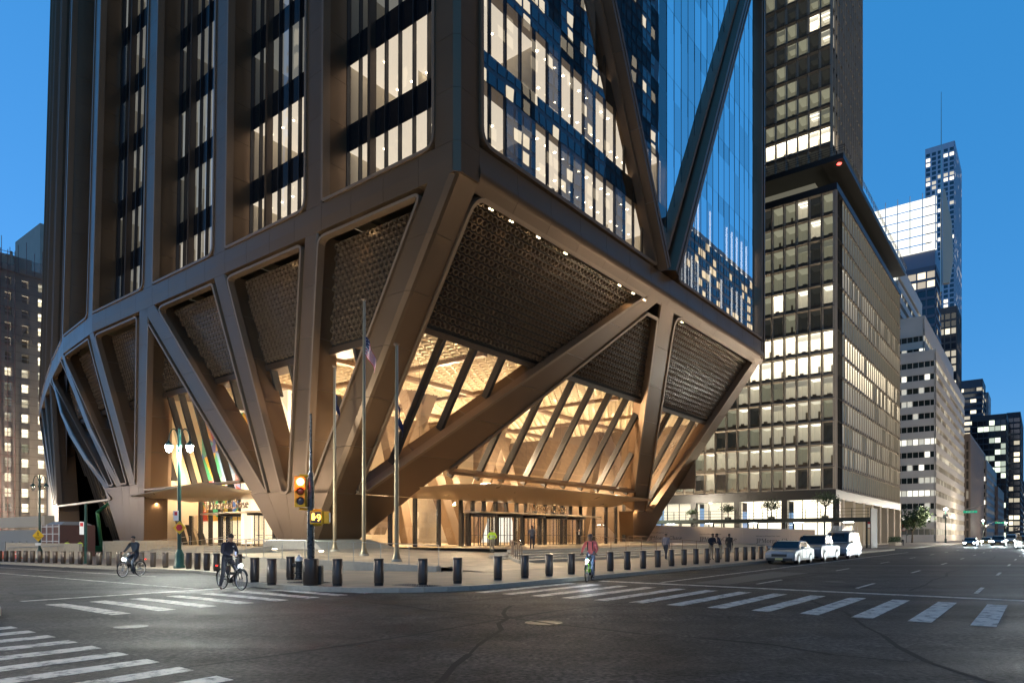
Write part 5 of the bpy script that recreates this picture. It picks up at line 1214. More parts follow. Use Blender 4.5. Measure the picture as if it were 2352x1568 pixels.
for k, (xl, xc, xr, yt, u0, lab) in enumerate(((2050, 2150, 2216, 808, 199.6, 'lowest white banded tier with long strip windows behind the beige block'), (2040, 2124, 2190, 731, 204.0, 'second white banded tier stepped back above the strip windowed block'), (2020, 2063, 2118, 601, 209.0, 'upper white banded tier half hidden by the beige block'), (2000, 2044, 2080, 558, 213.0, 'topmost white banded tier with a lit corner window'))):
    city('banded_block', lab, xl, xc, xr, yt, u0, WH, 3.75, 1.5, (0.95, 0.44), (0.02, 0.028, 0.026), 0.42 if k == 0 else .3, 0.8, (0.95, 0.93, 0.78), 'strip', depth_v=30, seed=20 + k, single=(k == 0), zbase=0.0 if k == 0 else 40 + 10 * k, group='stepped tiers of the white banded building')
lt, lv, lw_, lu, lz = city('louvre_tower', 'dark glass tower crowned with glowing white louvres', 1960, 2150, 2162, 612, 330.0, (0.10, 0.11, 0.14), 4.2, 4.0, (0.86, 0.72), (0.012, 0.014, 0.02), 0.4, 0.8, (1.0, 0.82, 0.55), 'grid', seed=31)
z1 = at_u(2148, 445, 330.0)[1]
mb = MB(); mb.gbox(330.4, 350, lv + .4, lv + 70, lz + .9, lz + 8); mb.build('crown_wall', mat('crown_panel', (0.16, 0.17, 0.22), 0.5), lt)
for k in range(6):
    za = lz + 8 + (z1 - lz - 8) * k / 6; zb = lz + 8 + (z1 - lz - 8) * (k + 1) / 6
    mb = MB(); mb.loft([[G(330 - .3, lv, za), G(330 - .3, lv + 70, za), G(332, lv + 70, za + .3), G(332, lv, za + .3)], [G(330 + .5, lv, zb - .8), G(330 + .5, lv + 70, zb - .8), G(332, lv + 70, zb - .8), G(332, lv, zb - .8)]]); mb.build('crown_louvre', emit('crown_glow', (1.0, 0.98, 0.86), 0.80), lt)
for k in range(14): mb = MB(); mb.gbox(329.2, 329.6, lv + k * 5, lv + k * 5 + .35, lz + 8, z1 + 1.5); mb.build('crown_mast', WHITEM, lt)
mb = MB(); mb.tube([G(330, lv - 2, lz - 12), G(330, lv - 2, z1 + 45)], [.5, .12], 6); mb.build('roof_flagpole', STEEL, lt)
pz = [at_u(2156, y, 330.0)[1] for y in (655, 600, 520, 440)]
mb = MB(); mb.loft([[G(329, lv - 3.0 - w, z), G(329, lv - 3.0 + .3, z), G(331, lv - 3.0 + .3, z), G(331, lv - 3.0 - w, z)] for z, w in zip(pz, (2.2, 3.6, 3.0, .5))]); mb.build('wrapped_mast', mat('wrapped_mast_sheet', (0.5, 0.42, 0.32), 0.6), lt)
# slender tower with square windows, far off
city('slender_tower', 'slender pale tower of square windows, tallest thing on the skyline', 2125, 2193, 2209, 325, 735.0, (0.42, 0.44, 0.50), 4.62, 4.7, (0.70, 0.68), (0.02, 0.05, 0.07), 0.16, 1.0, (1.0, 0.88, 0.66), 'grid', seed=41)
city('ribbed_tower', 'dark ribbed glass tower standing below the slender tower', 2155, 2198, 2208, 705, 420.0, (0.06, 0.055, 0.055), 4.2, 3.4, (0.8, 0.75), (0.02, 0.022, 0.03), 0.28, 0.8, (1.0, 0.86, 0.6), 'vert', seed=51)
city('curved_tower', 'banded glass tower with lit floors right of the ribbed tower', 2200, 2257, 2264, 872, 560.0, (0.05, 0.055, 0.07), 4.0, 3.5, (0.95, 0.6), (0.02, 0.025, 0.04), 0.5, 0.9, (1.0, 0.85, 0.58), 'strip', seed=61)
city('stone_tower', 'pale stone tower with a stepped top at the far end of the avenue', 2250, 2270, 2276, 903, 590.0, (0.32, 0.30, 0.30), 4.0, 4.0, (0.45, 0.5), (0.03, 0.035, 0.05), 0.2, 0.8, (1.0, 0.86, 0.6), 'grid', seed=71)
city('ribbed_block', 'brown block of closely spaced vertical ribs beside the banded tiers', 2205, 2228, 2264, 1000, 292.0, (0.16, 0.125, 0.105), 3.9, 1.8, (0.55, 0.8), (0.03, 0.028, 0.028), 0.25, 0.22, (1.0, 0.86, 0.64), 'vert', seed=81)
city('glass_block', 'black glass office block with a lit band halfway down the avenue', 2232, 2312, 2330, 952, 520.0, (0.02, 0.022, 0.026), 3.9, 3.2, (0.92, 0.82), (0.008, 0.01, 0.014), 0.40, 0.85, (0.85, 0.95, 0.72), 'grid', seed=91)
city('black_tower', 'narrow black tower with rows of lit windows at the picture edge', 2312, 2344, 2352, 948, 560.0, (0.015, 0.018, 0.026), 4.0, 3.6, (0.9, 0.7), (0.01, 0.012, 0.02), 0.35, 0.9, (1.0, 0.86, 0.6), 'grid', seed=95)
city('stone_block', 'grey stone office block with scattered lit windows down the avenue', 2240, 2266, 2294, 1060, 370.0, (0.20, 0.185, 0.175), 3.8, 3.0, (0.6, 0.55), (0.02, 0.022, 0.03), 0.3, 0.8, (1.0, 0.92, 0.75), 'grid', seed=101)
city('brown_clubhouse', 'low brown stone clubhouse with a heavy cornice', 2270, 2292, 2306, 1120, 440.0, (0.20, 0.12, 0.09), 4.0, 3.6, (0.5, 0.6), (0.03, 0.03, 0.03), 0.2, 0.6, (1.0, 0.86, 0.6), 'grid', seed=111)
city('pale_office', 'pale glass office with small lit bays near the vanishing point', 2290, 2322, 2338, 1050, 600.0, (0.22, 0.24, 0.25), 3.8, 3.4, (0.7, 0.6), (0.03, 0.035, 0.04), 0.4, 0.7, (0.95, 1.0, 0.9), 'grid', seed=121)
city('end_building', 'distant block closing the avenue at the horizon', 2300, 2380, 2388, 1105, 900.0, (0.08, 0.08, 0.09), 4, 4, (0.8, 0.6), (0.02, 0.02, 0.03), 0.4, 0.8, (1, .88, .66), 'grid', seed=131)
# --- old stone building to the west, netted at the left
WST = 150.0
stone = thing('stone_building', G(20, WST, -1.6), 'old pale stone office building partly wrapped in scaffold netting at the left edge', 'building')
LIME = mat('limestone', (0.46, 0.37, 0.29), 0.8, 0, noise=0.18, nscale=0.4, bump=0.1, bscale=12)
ua = at_v(-40, 0, WST)[0]; ub = at_v(112, 0, WST)[0]; ztw = at_v(40, 628, WST)[1]
cols_ = []
for xa, xb in ((11, 27.5), (50, 67.5), (87.5, 104)): cols_.append((at_v(xa, 0, WST)[0], at_v(xb, 0, WST)[0]))
rowz = []
for k in range(18):
    y = 914.7 + 185 / 4 + 34.2 * k - 34.2 * 9; rowz.append((at_v(58, y + 9.5, WST)[1], at_v(58, y - 9.5, WST)[1]))
def wall_with_openings(u0, u1, z0, z1, opens, d0, d1, M, m_mat, par, name='wall'):
    """opens: list of (ua, ub, za, zb)"""
    us_ = sorted({u0, u1, *[o[0] for o in opens], *[o[1] for o in opens]}); zs_ = sorted({z0, z1, *[o[2] for o in opens], *[o[3] for o in opens]})
    for a, b in zip(us_, us_[1:]):
        z_start = None
        for c, d in zip(zs_, zs_[1:]):
            hole = any(o[0] <= a + 1e-4 and b <= o[1] + 1e-4 and o[2] <= c + 1e-4 and d <= o[3] + 1e-4 for o in opens)
            if not hole and z_start is None: z_start = c
            if hole and z_start is not None: M.gbox(a, b, d0, d1, z_start, c); z_start = None
        if z_start is not None: M.gbox(a, b, d0, d1, z_start, z1)
    return M.build(name, m_mat, par)
opens = [(a, b, za, zb) for (a, b) in cols_ for (za, zb) in rowz if zb < ztw - 1 and za > -1.4]
wall_with_openings(ua, ub, -2, ztw, opens, WST, WST + .8, MB(), LIME, stone)
rr = random.Random(5)
for (a, b, za, zb) in opens:
    rm_ = ROOMS[rr.choice('bbbmmdb')]
    mb = MB(); mb.m = 0; mb.quad(G(a, WST + .9, zb), G(b, WST + .9, zb), G(b, WST + 3, zb), G(a, WST + 3, zb)); mb.m = 1; mb.quad(G(a, WST + 3, za), G(b, WST + 3, za), G(b, WST + 3, zb), G(a, WST + 3, zb)); mb.quad(G(a, WST + .9, za), G(a, WST + 3, za), G(a, WST + 3, zb), G(a, WST + .9, zb)); mb.quad(G(b, WST + .9, za), G(b, WST + 3, za), G(b, WST + 3, zb), G(b, WST + .9, zb))
    w_ = mb.build('window', list(rm_), stone)
    mb = MB(); mb.gbox(a, b, WST + .35, WST + .45, (za + zb) / 2 - .05, (za + zb) / 2 + .05); mb.build('sash_bar', WHITEM, w_)
    mb = MB(); mb.quad(G(a, WST + .4, za), G(b, WST + .4, za), G(b, WST + .4, zb), G(a, WST + .4, zb)); mb.build('pane', WGLASS, w_)
for k in range(36):
    z = -1.5 + k * 1.9
    if z < ztw: mb = MB(); mb.gbox(ua, ub, WST - .02, WST + .02, z, z + .05); mb.build('course_joint', mat('stone_joint', (0.16, 0.13, 0.1), .9), stone)
mb = MB(); mb.gbox(ua, ub, WST - .6, WST + 1, ztw, ztw + 1.2); mb.build('cornice', LIME, stone)
mb = MB(); mb.gbox(ua, ub - 3, WST + 1, WST + 20, ztw - 20, ztw + 4); mb.gbox(at_v(92, 0, WST + 40)[0], at_v(112, 0, WST + 40)[0], WST + 40, WST + 60, 0, at_v(92, 512, WST + 40)[1]); mb.build('roof_storey', LIME, stone)
p = G(at_v(27, 0, WST)[0], WST + .3, ztw + 1.2); mb = MB(); mb.tube([p, p + ZA * 3.4], [.5, .25], 6); mb.tube([p + ZA * 2.4 - UA * 1.0, p + ZA * 2.4 + UA * 1.0], .25, 6); mb.build('finial', LIME, stone)
def netting():
    m = bpy.data.materials.new('scaffold_net'); m.use_nodes = True; nt = m.node_tree; nt.nodes.clear()
    o = nt.nodes.new('ShaderNodeOutputMaterial'); mx = nt.nodes.new('ShaderNodeMixShader'); t = nt.nodes.new('ShaderNodeBsdfTransparent'); d = nt.nodes.new('ShaderNodeBsdfDiffuse'); d.inputs[0].default_value = (.30, .25, .24, 1)
    mx.inputs[0].default_value = .45; nt.links.new(t.outputs[0], mx.inputs[1]); nt.links.new(d.outputs[0], mx.inputs[2]); nt.links.new(mx.outputs[0], o.inputs[0]); return m
scf = thing('scaffold', G(14, WST - 2, -1.6), 'tube scaffold with torn netting on the old stone building', 'scaffold')
un = at_v(34, 0, WST - 2)[0]
mb = MB(); W_ = 14; Hh = 22
for i in range(W_):
    for j in range(Hh):
        q = []
        for (ii, jj) in ((i, j), (i + 1, j), (i + 1, j + 1), (i, j + 1)):
            u = ua + (un - ua) * ii / W_; z = 2 + (ztw - 1) * jj / Hh; q.append(G(u, WST - 2 + .25 * math.sin(ii * 1.7 + jj * .6), z))
        mb.quad(*q)
for i in range(16):
    for j in range(5):
        q = []
        for (ii, jj) in ((i, j), (i + 1, j), (i + 1, j + 1), (i, j + 1)):
            u = un + (ub - un) * ii / 16; zl = ztw - 14 - 1.5 * math.sin(ii * .9); z = zl + (ztw + 3 - zl) * jj / 5; q.append(G(u, WST - 1.6 + .2 * math.sin(ii + jj), z))
        mb.quad(*q)
mb.build('netting', netting(), scf, True)
for k in range(5):
    u = ua + (un - ua) * k / 4; mb = MB(); mb.tube([G(u, WST - 2.1, -1.5), G(u, WST - 2.1, ztw + 4)], .07, 5); mb.build('pole', mat('rusty_tube', (.25, .12, .1), .6), scf)
for k in range(16): mb = MB(); mb.tube([G(ua, WST - 2.2, 3 + k * 4), G(un, WST - 2.2, 3 + k * 4)], .06, 5); mb.build('ledger', MATS['rusty_tube'], scf)
for k in range(9): a = ua + (ub - ua) * k / 8; mb = MB(); mb.tube([G(a, WST - 1, ztw), G(a, WST - 1, ztw + 5 + (k % 3))], .06, 5); mb.build('pole', MATS['rusty_tube'], scf)
# --- buildings behind the viewer: seen only as reflections in the tower's glass
def far_slab(name, label, u0, u1, v0, v1, zt, wallc, rows_h, col_w, lit, litc, seed, face):
    t = thing(name, G((u0 + u1) / 2, (v0 + v1) / 2, 0), label, 'building'); rr = random.Random(seed)
    wl = mat(name + '_wall', wallc, .5, noise=.15, nscale=.2); gl = mat(name + '_lit', (.4, .38, .33), .6, emis=litc, es=0.45); gd = mat(name + '_dark', (.01, .014, .022), .1, spec=.8)
    mb = MB(); mb.gbox(u0, u1, v0, v1, 0, zt); mb.build('wall', wl, t)
    lm, dm = MB(), MB(); L_ = (u1 - u0) if face == 'w' else (v1 - v0); nc = int(L_ / col_w)
    for r in range(int(zt / rows_h)):
        row = rr.random() < .35
        for c in range(nc):
            M = lm if rr.random() < (lit * 1.6 if row else lit * .6) else dm; a = c * col_w + .35; b = (c + 1) * col_w - .35; za, zb = r * rows_h + 1.2, (r + 1) * rows_h
            if face == 'w': M.gbox(u0 + a, u0 + b, v1, v1 + .1, za, zb)
            else: M.gbox(u1, u1 + .1, v0 + a, v0 + b, za, zb)
    o = lm.build('lit_window_field', gl, t); o['kind'] = 'stuff'; o = dm.build('window_field', gd, t); o['kind'] = 'stuff'
far_slab('slab_tower', 'tall dark slab with lit floors reflected in the tower glass', 60, 158, -100, -62, 190, (.03, .035, .05), 3.8, 3.0, .22, (1.0, .80, .5), 1, 'w')
far_slab('corner_slab', 'dark office slab across the avenue, seen only mirrored in the glass', -18, 52, -100, -62, 150, (.03, .03, .04), 3.8, 3.0, .08, (1.0, .80, .5), 2, 'w')
far_slab('hotel_slab', 'stepped stone hotel mirrored low in the north panes', 172, 300, -110, -62, 104, (.16, .13, .12), 3.4, 3.2, .34, (1.0, .72, .36), 3, 'w')
far_slab('south_tower', 'stone tower across the side street, seen only mirrored in the glass', -70, -27, 36, 68, 120, (.10, .095, .09), 3.6, 2.6, .22, (1.0, .84, .58), 4, 's')
# ------------------------------------------------------------------ street furniture
BOL = mat('bollard_bronze', (0.085, 0.066, 0.055), 0.32, 0.7)
BOLB = mat('bollard_base', (0.02, 0.018, 0.017), 0.4, 0.4)
def bollard_meshes():
    a = MB(); a.lathe([(0.158, 0.09), (0.160, 0.10), (0.160, 0.795), (0.157, 0.80), (0.157, 0.806), (0.160, 0.811), (0.160, 0.862), (0.150, 0.874), (0.02, 0.876)], (0, 0, 0), 28); a.smooth = True
    b = MB(); b.lathe([(0.146, 0.0), (0.146, 0.095)], (0, 0, 0), 24); b.smooth = True
    return a.mesh('sleeve', BOL), b.mesh('foot', BOLB)
bm_a, bm_b = bollard_meshes()
def bollard(u, v, label, group):
    p = G(u, v, gz(v) + 0.15); t = thing('bollard', p, label, 'bollard', group)
    for n_, me in (('sleeve', bm_a), ('foot', bm_b)):
        o = bpy.data.objects.new(n_, me); COL.objects.link(o); o.parent = t
    return t
for x, y in ((775, 1345), (870, 1344), (971, 1343), (1051, 1339)):
    u, v = at_z(x, y, .15); bollard(u, v, 'bronze bollard on the rounded corner kerb in front of the flagpoles', 'bollards round the corner kerb')
for k in range(40):
    u = -11.9 + 1.62 * k
    if u > 46: break
    bollard(u, -12.9 - 0.0 * k, 'bronze bollard in the long straight row along the avenue kerb', 'bollards along the avenue kerb')
for x, y in ((667, 1330), (624, 1344), (585, 1336)):
    u, v = at_z(x, y, .12); bollard(u, v, 'bronze bollard near the hydrant and signal pole', 'bollards near the hydrant')
for k in range(50):
    v = 0.6 + 1.52 * k
    if v > 74: break
    u = -14.1 + min(1.7, (v - .6) * .2)
    if abs(v - 9.2) < .7: continue
    bollard(u, v, 'bronze bollard in the long receding row along the side street kerb', 'bollards along the side street kerb')
# twin lantern street lamp
LAMPG = emit('street_lamp_glow', (0.92, 1.0, 0.94), 95.0)
def twin_lamp(loc, h, label, lit, power=0, signs=False):
    t = thing('street_lamp', loc, label, 'street lamp'); L0 = Vector(loc)
    mb = MB(); mb.lathe([(0.30, 0), (0.30, 0.12), (0.24, 0.2), (0.23, 0.8), (0.16, 0.95), (0.12, 1.05)], L0, 16); mb.build('base', GREENP, t, True)
    mb = MB(); mb.lathe([(0.105, 1.0), (0.085, h - 1.3), (0.12, h - 1.28), (0.12, h - 1.2), (0.08, h - 1.15), (0.13, h - .95), (0.13, h - .88), (0.07, h - .8), (0.06, h - .1), (0.09, h - .05), (0.02, h + .12)], L0, 14); mb.build('post', GREENP, t, True)
    for s in (-1, 1):
        ax = Vector((s, 0, 0)); pts = [L0 + ax * (0.06 + 0.52 * (1 - math.cos(a)) / 2) + ZA * (h - .75 + 0.75 * math.sin(a)) for a in [math.pi * k / 10 for k in range(10)]]
        pts.append(L0 + ax * 0.58 + ZA * (h - .62)); mb = MB(); mb.tube(pts, 0.035, 7); mb.build('arm', GREENP, t, True)
        c = L0 + ax * 0.58 + ZA * (h - 1.12)
        mb = MB(); mb.lathe([(0.03, .50), (0.07, .40), (0.17, .30), (0.21, .22), (0.21, .19), (.02, .195)], c, 16); hd = mb.build('lantern_cap', GREENP, t, True)
        mb = MB(); mb.lathe([(0.18, .19), (0.185, .08), (0.14, -.06), (0.07, -.15), (0.01, -.17)], c, 16); mb.build('lantern_globe', LAMPG if lit else glass('lantern_glass', (.9, .95, .95), .1, .6), t, True)
        if lit: lamp('lamp_light', 'POINT', c - ZA * 0.35, power, (0.96, 1.0, 0.90), t, 0.18)
    return t
u, v = -12.6, 9.2; lp = G(u, v, gz(v) + .15)
nl = twin_lamp(lp, 7.7, 'lit green twin lantern street lamp by the side street steps', True, 1500)
for k, (zc, col, nm) in enumerate(((2.9, (.75, .74, .72), 'parking_sign'),)):
    mb = MB(); c = lp + Vector((-.13, -.12, zc)); mb.box(c, (.28, .02, .55)); s_ = mb.build(nm, mat('sign_white', col, .5), nl)
    mb = MB(); mb.box(c + Vector((0, -.013, .12)), (.16, .006, .2)); mb.build('sign_mark', mat('sign_red', (.6, .03, .03), .5), s_)
YEL = mat('sign_yellow', (.80, .48, .02), .45); SRED = mat('sign_red', (.6, .03, .03), .5)
def diamond(c, r, parent, m=YEL):
    mb = MB(); mb.prism([c + Vector((x * r, 0, z * r)) for x, z in ((0, -1), (1, 0), (0, 1), (-1, 0))], (0, .02, 0)); return mb.build('diamond_sign', m, parent)
c = lp + Vector((.08, -.16, 2.25)); d_ = diamond(c, .36, nl)
mb = MB(); mb.prism([c + Vector((.19 * math.cos(math.radians(a)), -.012, .19 * math.sin(math.radians(a)))) for a in range(0, 360, 60)], (0, .01, 0)); mb.build('sign_mark', SRED, d_)
fu, fv = at_u(91, 1262, -9.0)[0], 0
fl_ = G(-9.0, fu, gz(fu) + .15); fzz = (fl_.y) * (1230 - 1100) / F + EYE - fl_.z
ft = twin_lamp(fl_, fzz + .3, 'unlit green twin lantern lamp carrying a yellow pedestrian sign', False)
c = Vector((fl_.x, fl_.y - .2, EYE + (1230 - 1229.5) * fl_.y / F)); d_ = diamond(c, 0.58 * fl_.y / 68, ft)
mb = MB(); q = c + Vector((0, -.014, .12))
for a, b, w in (((0, .17), (0, .02), .05), ((0, .02), (-.1, -.14), .035), ((0, .02), (.1, -.14), .035), ((0, .13), (-.12, .03), .03), ((0, .13), (.11, .05), .03)):
    A, B = q + Vector((a[0], 0, a[1])), q + Vector((b[0], 0, b[1])); mb.tube([A, B], w / 2, 5)
mb.ball(q + Vector((0, 0, .23)), .045, 8); mb.build('walking_figure', BLACK, d_)
plain_text('PEDESTRIAN', c + Vector((0, -.014, -.16)), (1, 0, 0), (0, 0, 1), .115, BLACK, d_, 'lettering', True); plain_text('CROSSING', c + Vector((0, -.014, -.28)), (1, 0, 0), (0, 0, 1), .115, BLACK, d_, 'lettering', True)
mb = MB(); mb.box(c + Vector((0, 0, -.75)), (.5, .02, .22)); mb.build('small_plate', MATS['sign_white'], ft)
# sign post left of the ramp wall
pu = at_u(197, 1263, -11.5)[0]; pp = G(-11.5, pu, gz(pu) + .15); t = thing('sign_post', pp, 'dark sign post with small parking plates beside the long ramp wall', 'sign post')
mb = MB(); mb.tube([pp, pp + ZA * 4.2], [.11, .09], 8); mb.build('post', GREENP, t, True)
mb = MB(); mb.box(pp + Vector((-.22, -.1, 2.5)), (.3, .02, .9)); s_ = mb.build('parking_sign', MATS['sign_white'], t); mb = MB(); mb.box(pp + Vector((-.22, -.113, 2.75)), (.22, .006, .25)); mb.build('sign_mark', SRED, s_)
# traffic signal
tu, tv = at_z(714, 1343, .15); tp = G(tu, tv, .15); ts = thing('traffic_signal', tp, 'traffic signal showing red on a dark pole with yellow housings at the corner', 'traffic light')
DZ = tp.y
def zpx(y): return EYE + (HY - y) * DZ / F
def xpx(x): return (x - CX) * DZ / F
GREYP = mat('signal_pole_paint', (0.05, 0.055, 0.055), .28, .55, noise=.15, nscale=8); SIGY = mat('signal_yellow', (.80, .42, .01), .38)
mb = MB(); mb.lathe([(.25, 0), (.25, .05), (.27, .1), (.255, .80), (.24, .86), (.12, .87)], tp, 24); mb.build('base_sleeve', BOL, ts, True)
mb = MB(); mb.box(tp + Vector((.14, .12, .33)), (.42, .3, .62)); mb.build('base_box', BOLB, ts, bevel=.04)
mb = MB(); mb.lathe([(.125, .85), (.105, 3.0), (.085, zpx(1085) - tp.z), (.05, zpx(1085) - tp.z + .02), (.035, zpx(950) - tp.z)], tp, 16); mb.build('pole', GREYP, ts, True)
hc = Vector((xpx(693), tp.y - .10, zpx(1129))); mb = MB(); mb.box(hc, (.36, .26, 1.0)); hous = mb.build('signal_head', SIGY, ts, bevel=.03)
for k, (zz, m_) in enumerate(((.31, emit('red_signal_glow', (1.0, .05, .03), 30.0)), (0, mat('amber_lens_off', (.12, .04, .01), .25)), (-.31, mat('green_lens_off', (.06, .05, .06), .25)))):
    cc = hc + Vector((0.03, -.14, zz)); lens = MB(); lens.ball(cc, .125, 16, (1, .35, 1)); lens.build('lens', m_, hous, True)
    vis = MB(); n_ = 12; R_ = .15; r1 = [(cc.x + R_ * math.cos(a), cc.y - .0, cc.z + R_ * math.sin(a)) for a in [math.radians(-20 + 220 * i / n_) for i in range(n_ + 1)]]; r2 = [(p[0] * 1.0 + .02, p[1] - .10, p[2] - .01) for p in r1]
    vis.loft([r1, r2], False, False); vis.build('visor', mat('signal_visor', (.30, .12, .01), .5) if k else SIGY, hous)
for zz in (.53, -.56): mb = MB(); mb.tube([hc + Vector((-.05, .02, zz)), Vector((tp.x, tp.y, hc.z + zz))], .035, 6); mb.build('bracket', SIGY, ts)
lamp('red_signal_light', 'POINT', hc + Vector((0.05, -.30, .31)), 14, (1.0, .10, .05), ts, .1)
pc = Vector((xpx(731), tp.y - .14, zpx(1188))); mb = MB(); mb.box(pc, (.42, .2, .44)); pb = mb.build('pedestrian_signal', SIGY, ts, bevel=.03)
mb = MB(); mb.box(pc + Vector((-.01, -.104, 0)), (.33, .01, .34)); mb.build('display', mat('display_off', (.12, .09, .08), .3), pb)
mb = MB(); hand = pc + Vector((-.09, -.114, -.02)); mb.box(hand, (.09, .004, .13))
for i, (dx, hh) in enumerate(((-.036, .08), (-.012, .1), (.012, .1), (.036, .08))): mb.box(hand + Vector((dx, 0, .065 + hh / 2)), (.017, .004, hh))
mb.box(hand + Vector((.065, 0, .02)), (.03, .004, .06)); mb.build('hand_symbol', emit('hand_glow', (1.0, .42, .05), 5.0), pb)
plain_text('9', pc + Vector((.09, -.114, -.12)), (1, 0, 0), (0, 0, 1), .32, MATS['hand_glow'], pb, 'countdown_digit', True)
mb = MB(); mb.box(pc + Vector((.30, .05, 0)), (.2, .18, .40)); sb_ = mb.build('side_display', SIGY, ts, bevel=.03); mb = MB(); mb.box(pc + Vector((.402, .05, 0)), (.008, .14, .3)); mb.build('display', MATS['sign_white'], sb_)
for zz in (.24, -.24): mb = MB(); mb.tube([pc + Vector((.15, .0, zz)), Vector((tp.x, tp.y, pc.z + zz))], .035, 6); mb.build('bracket', SIGY, ts)
# hydrant
hu, hv = at_z(687, 1330, .15); hp = G(hu, hv, .15); hy = thing('fire_hydrant', hp, 'black fire hydrant with silver cap between two corner bollards', 'hydrant')
mb = MB(); mb.lathe([(.17, 0), (.17, .05), (.13, .06), (.125, .2), (.2, .21), (.2, .25), (.13, .27), (.12, .62), (.15, .64), (.15, .68)], hp, 18); mb.build('barrel', BLACK, hy, True)
mb = MB(); mb.lathe([(.145, .68), (.14, .76), (.10, .84), (.04, .87), (.04, .92), (.01, .93)], hp, 16); mb.build('bonnet', mat('hydrant_silver', (.5, .5, .5), .35, .7), hy, True)
for d in (Vector((-1, 0, 0)), Vector((.3, -1, 0)).normalized(), Vector((1, 0, 0))): mb = MB(); mb.tube([hp + ZA * .52, hp + ZA * .52 + d * .2], .065, 10); mb.tube([hp + ZA * .52 + d * .2, hp + ZA * .52 + d * .235], .08, 8); mb.build('outlet', BLACK, hy, True)
# flagpoles
FPM = mat('flagpole_bronze', (.26, .20, .12), .38, .6)
def flag_cloth(base, w, h, name, mats_, parent, stripes, seed):
    """flag hanging limp from the pole: folds in depth, drooping to the fly; rows run down the hoist"""
    rr = random.Random(seed); nx, ny = 16, 13; mb = MB(); P = []
    for j in range(ny + 1):
        row = []
        for i in range(nx + 1):
            t = i / nx; f = j / ny; x = .06 + (.62 if stripes else .24) * t ** .8 + .06 * math.sin(7 * t + 3 * f); y = .16 * math.sin(9 * t + 1.5 * f) * t; z = -h * f * (1 - .15 * t) - w * .9 * t ** 1.25
            row.append(base + Vector((x, y, z)))
        P.append(row)
    b = len(mb.v); mb.v += [tuple(p) for r in P for p in r]
    for j in range(ny):
        for i in range(nx):
            mb.f.append((j * (nx + 1) + i, j * (nx + 1) + i + 1, (j + 1) * (nx + 1) + i + 1, (j + 1) * (nx + 1) + i)); mb.mi.append((2 if (i < nx * .42 and j < 7) else (j % 2)) if stripes else 0)
    o = mb.build(name, mats_, parent, True); so = o.modifiers.new('thick', 'SOLIDIFY'); so.thickness = .006; return o, P
FR, FW, FB = mat('flag_red', (.55, .03, .04), .7), mat('flag_white', (.72, .70, .66), .7), mat('flag_blue', (.012, .018, .07), .7)
for (u, v, topy, lab, kind) in ((-1.74, 9.71, 843, 'shortest looking flagpole with a furled blue flag, nearest the corner column', 1), (-3.76, 4.24, 690, 'tallest middle flagpole flying a limp stars and stripes', 2), (-6.1, -1.22, 793, 'flagpole with a furled dark blue flag, nearest the avenue bollards', 1)):
    b = G(u, v, max(zpl(u, v), .22)); zt = EYE + (HY - topy) * b.y / F; t = thing('flagpole', b, lab, 'flagpole')
    hgt = zt - b.z; mb = MB(); mb.lathe([(.30, 0), (.30, .12)], b, 20); mb.build('pedestal', STONE, t, True)
    mb = MB(); mb.lathe([(.26, .12), (.22, .2), (.135, .5), (.125, .9), (.12, hgt * .35), (.065, hgt - .1), (.06, hgt)], b, 16); mb.build('pole', FPM, t, True)
    mb = MB(); mb.lathe([(.12, hgt), (.16, hgt + .04), (.16, hgt + .08), (.02, hgt + .12)], b, 14); mb.build('truck', TRIM, t, True)
    mb = MB(); mb.tube([b + Vector((.09, -.05, 1.2)), b + Vector((.08, -.05, hgt))], .008, 4); mb.build('halyard', WHITEM, t)
    zf = {2: EYE + (HY - 772) * b.y / F, 1: EYE + (HY - (930 if u < -5 else 905)) * b.y / F}[kind]
    fb = Vector((b.x, b.y, zf))
    if kind == 2:
        fo, P = flag_cloth(fb, 1.5, 1.15, 'flag', [FR, FW, FB], t, True, 3)
        mb = MB()
        for j in range(1, 7, 1):
            for i in range(1, 6, 2):
                if (i // 2 + j) % 2 == 0: mb.box(P[j][i] + Vector((0, -.02, 0)), (.035, .01, .035))
        mb.build('star', FW, fo)
    else: flag_cloth(fb, 1.2, .9, 'flag', [FB], t, False, 4)
# printed hoarding
HB = mat('hoarding_white', (.62, .50, .40), .6, 0, noise=.05, nscale=.6); HU = 57.0
hv0, hz0 = at_u(1470, 1205, HU); hv1, hz1 = at_u(1872, 1216, HU)
ho = thing('hoarding', G(HU, (hv0 + hv1) / 2, .7), 'pale printed site hoarding with the company name repeated in black serif type', 'hoarding')
npan = 8
for k in range(npan):
    a = hv0 + (hv1 - hv0) * k / npan; b = hv0 + (hv1 - hv0) * (k + 1) / npan + .015; za = hz0 + (hz1 - hz0) * k / npan; zb = hz0 + (hz1 - hz0) * (k + 1) / npan
    mb = MB(); mb.prism([G(HU, a + (.9 if k == 0 else 0), .3), G(HU, b, .3), G(HU, b, zb), G(HU, a - (.6 if k == 0 else 0), za)], G(HU + .08, 0, 0) - G(HU, 0, 0)); mb.build('panel', HB, ho)
INK = mat('black_ink', (.012, .011, .010), .5)
for (xa, xb, ys, yb) in ((1491, 1567, 1223.5, 1238.5), (1606.5, 1692.5, 1227, 1241.5), (1736.5, 1832, 1231.5, 1245.5)):
    a, zb = at_u(xa, yb, HU); b = at_u(xb, yb, HU)[0]; zs_ = at_u(xa, ys, HU)[1]; sz = abs(b - a) / serif_width('JPMorganChase', 1.0)
    serif_text('JPMorganChase', G(HU - .004, a, zb), -VA, ZA, sz, .004, INK, ho)
    plain_text('Welcome to JPMorganChase Tower', G(HU - .006, a, zs_), -VA, ZA, abs(b - a) * .04, INK, ho)
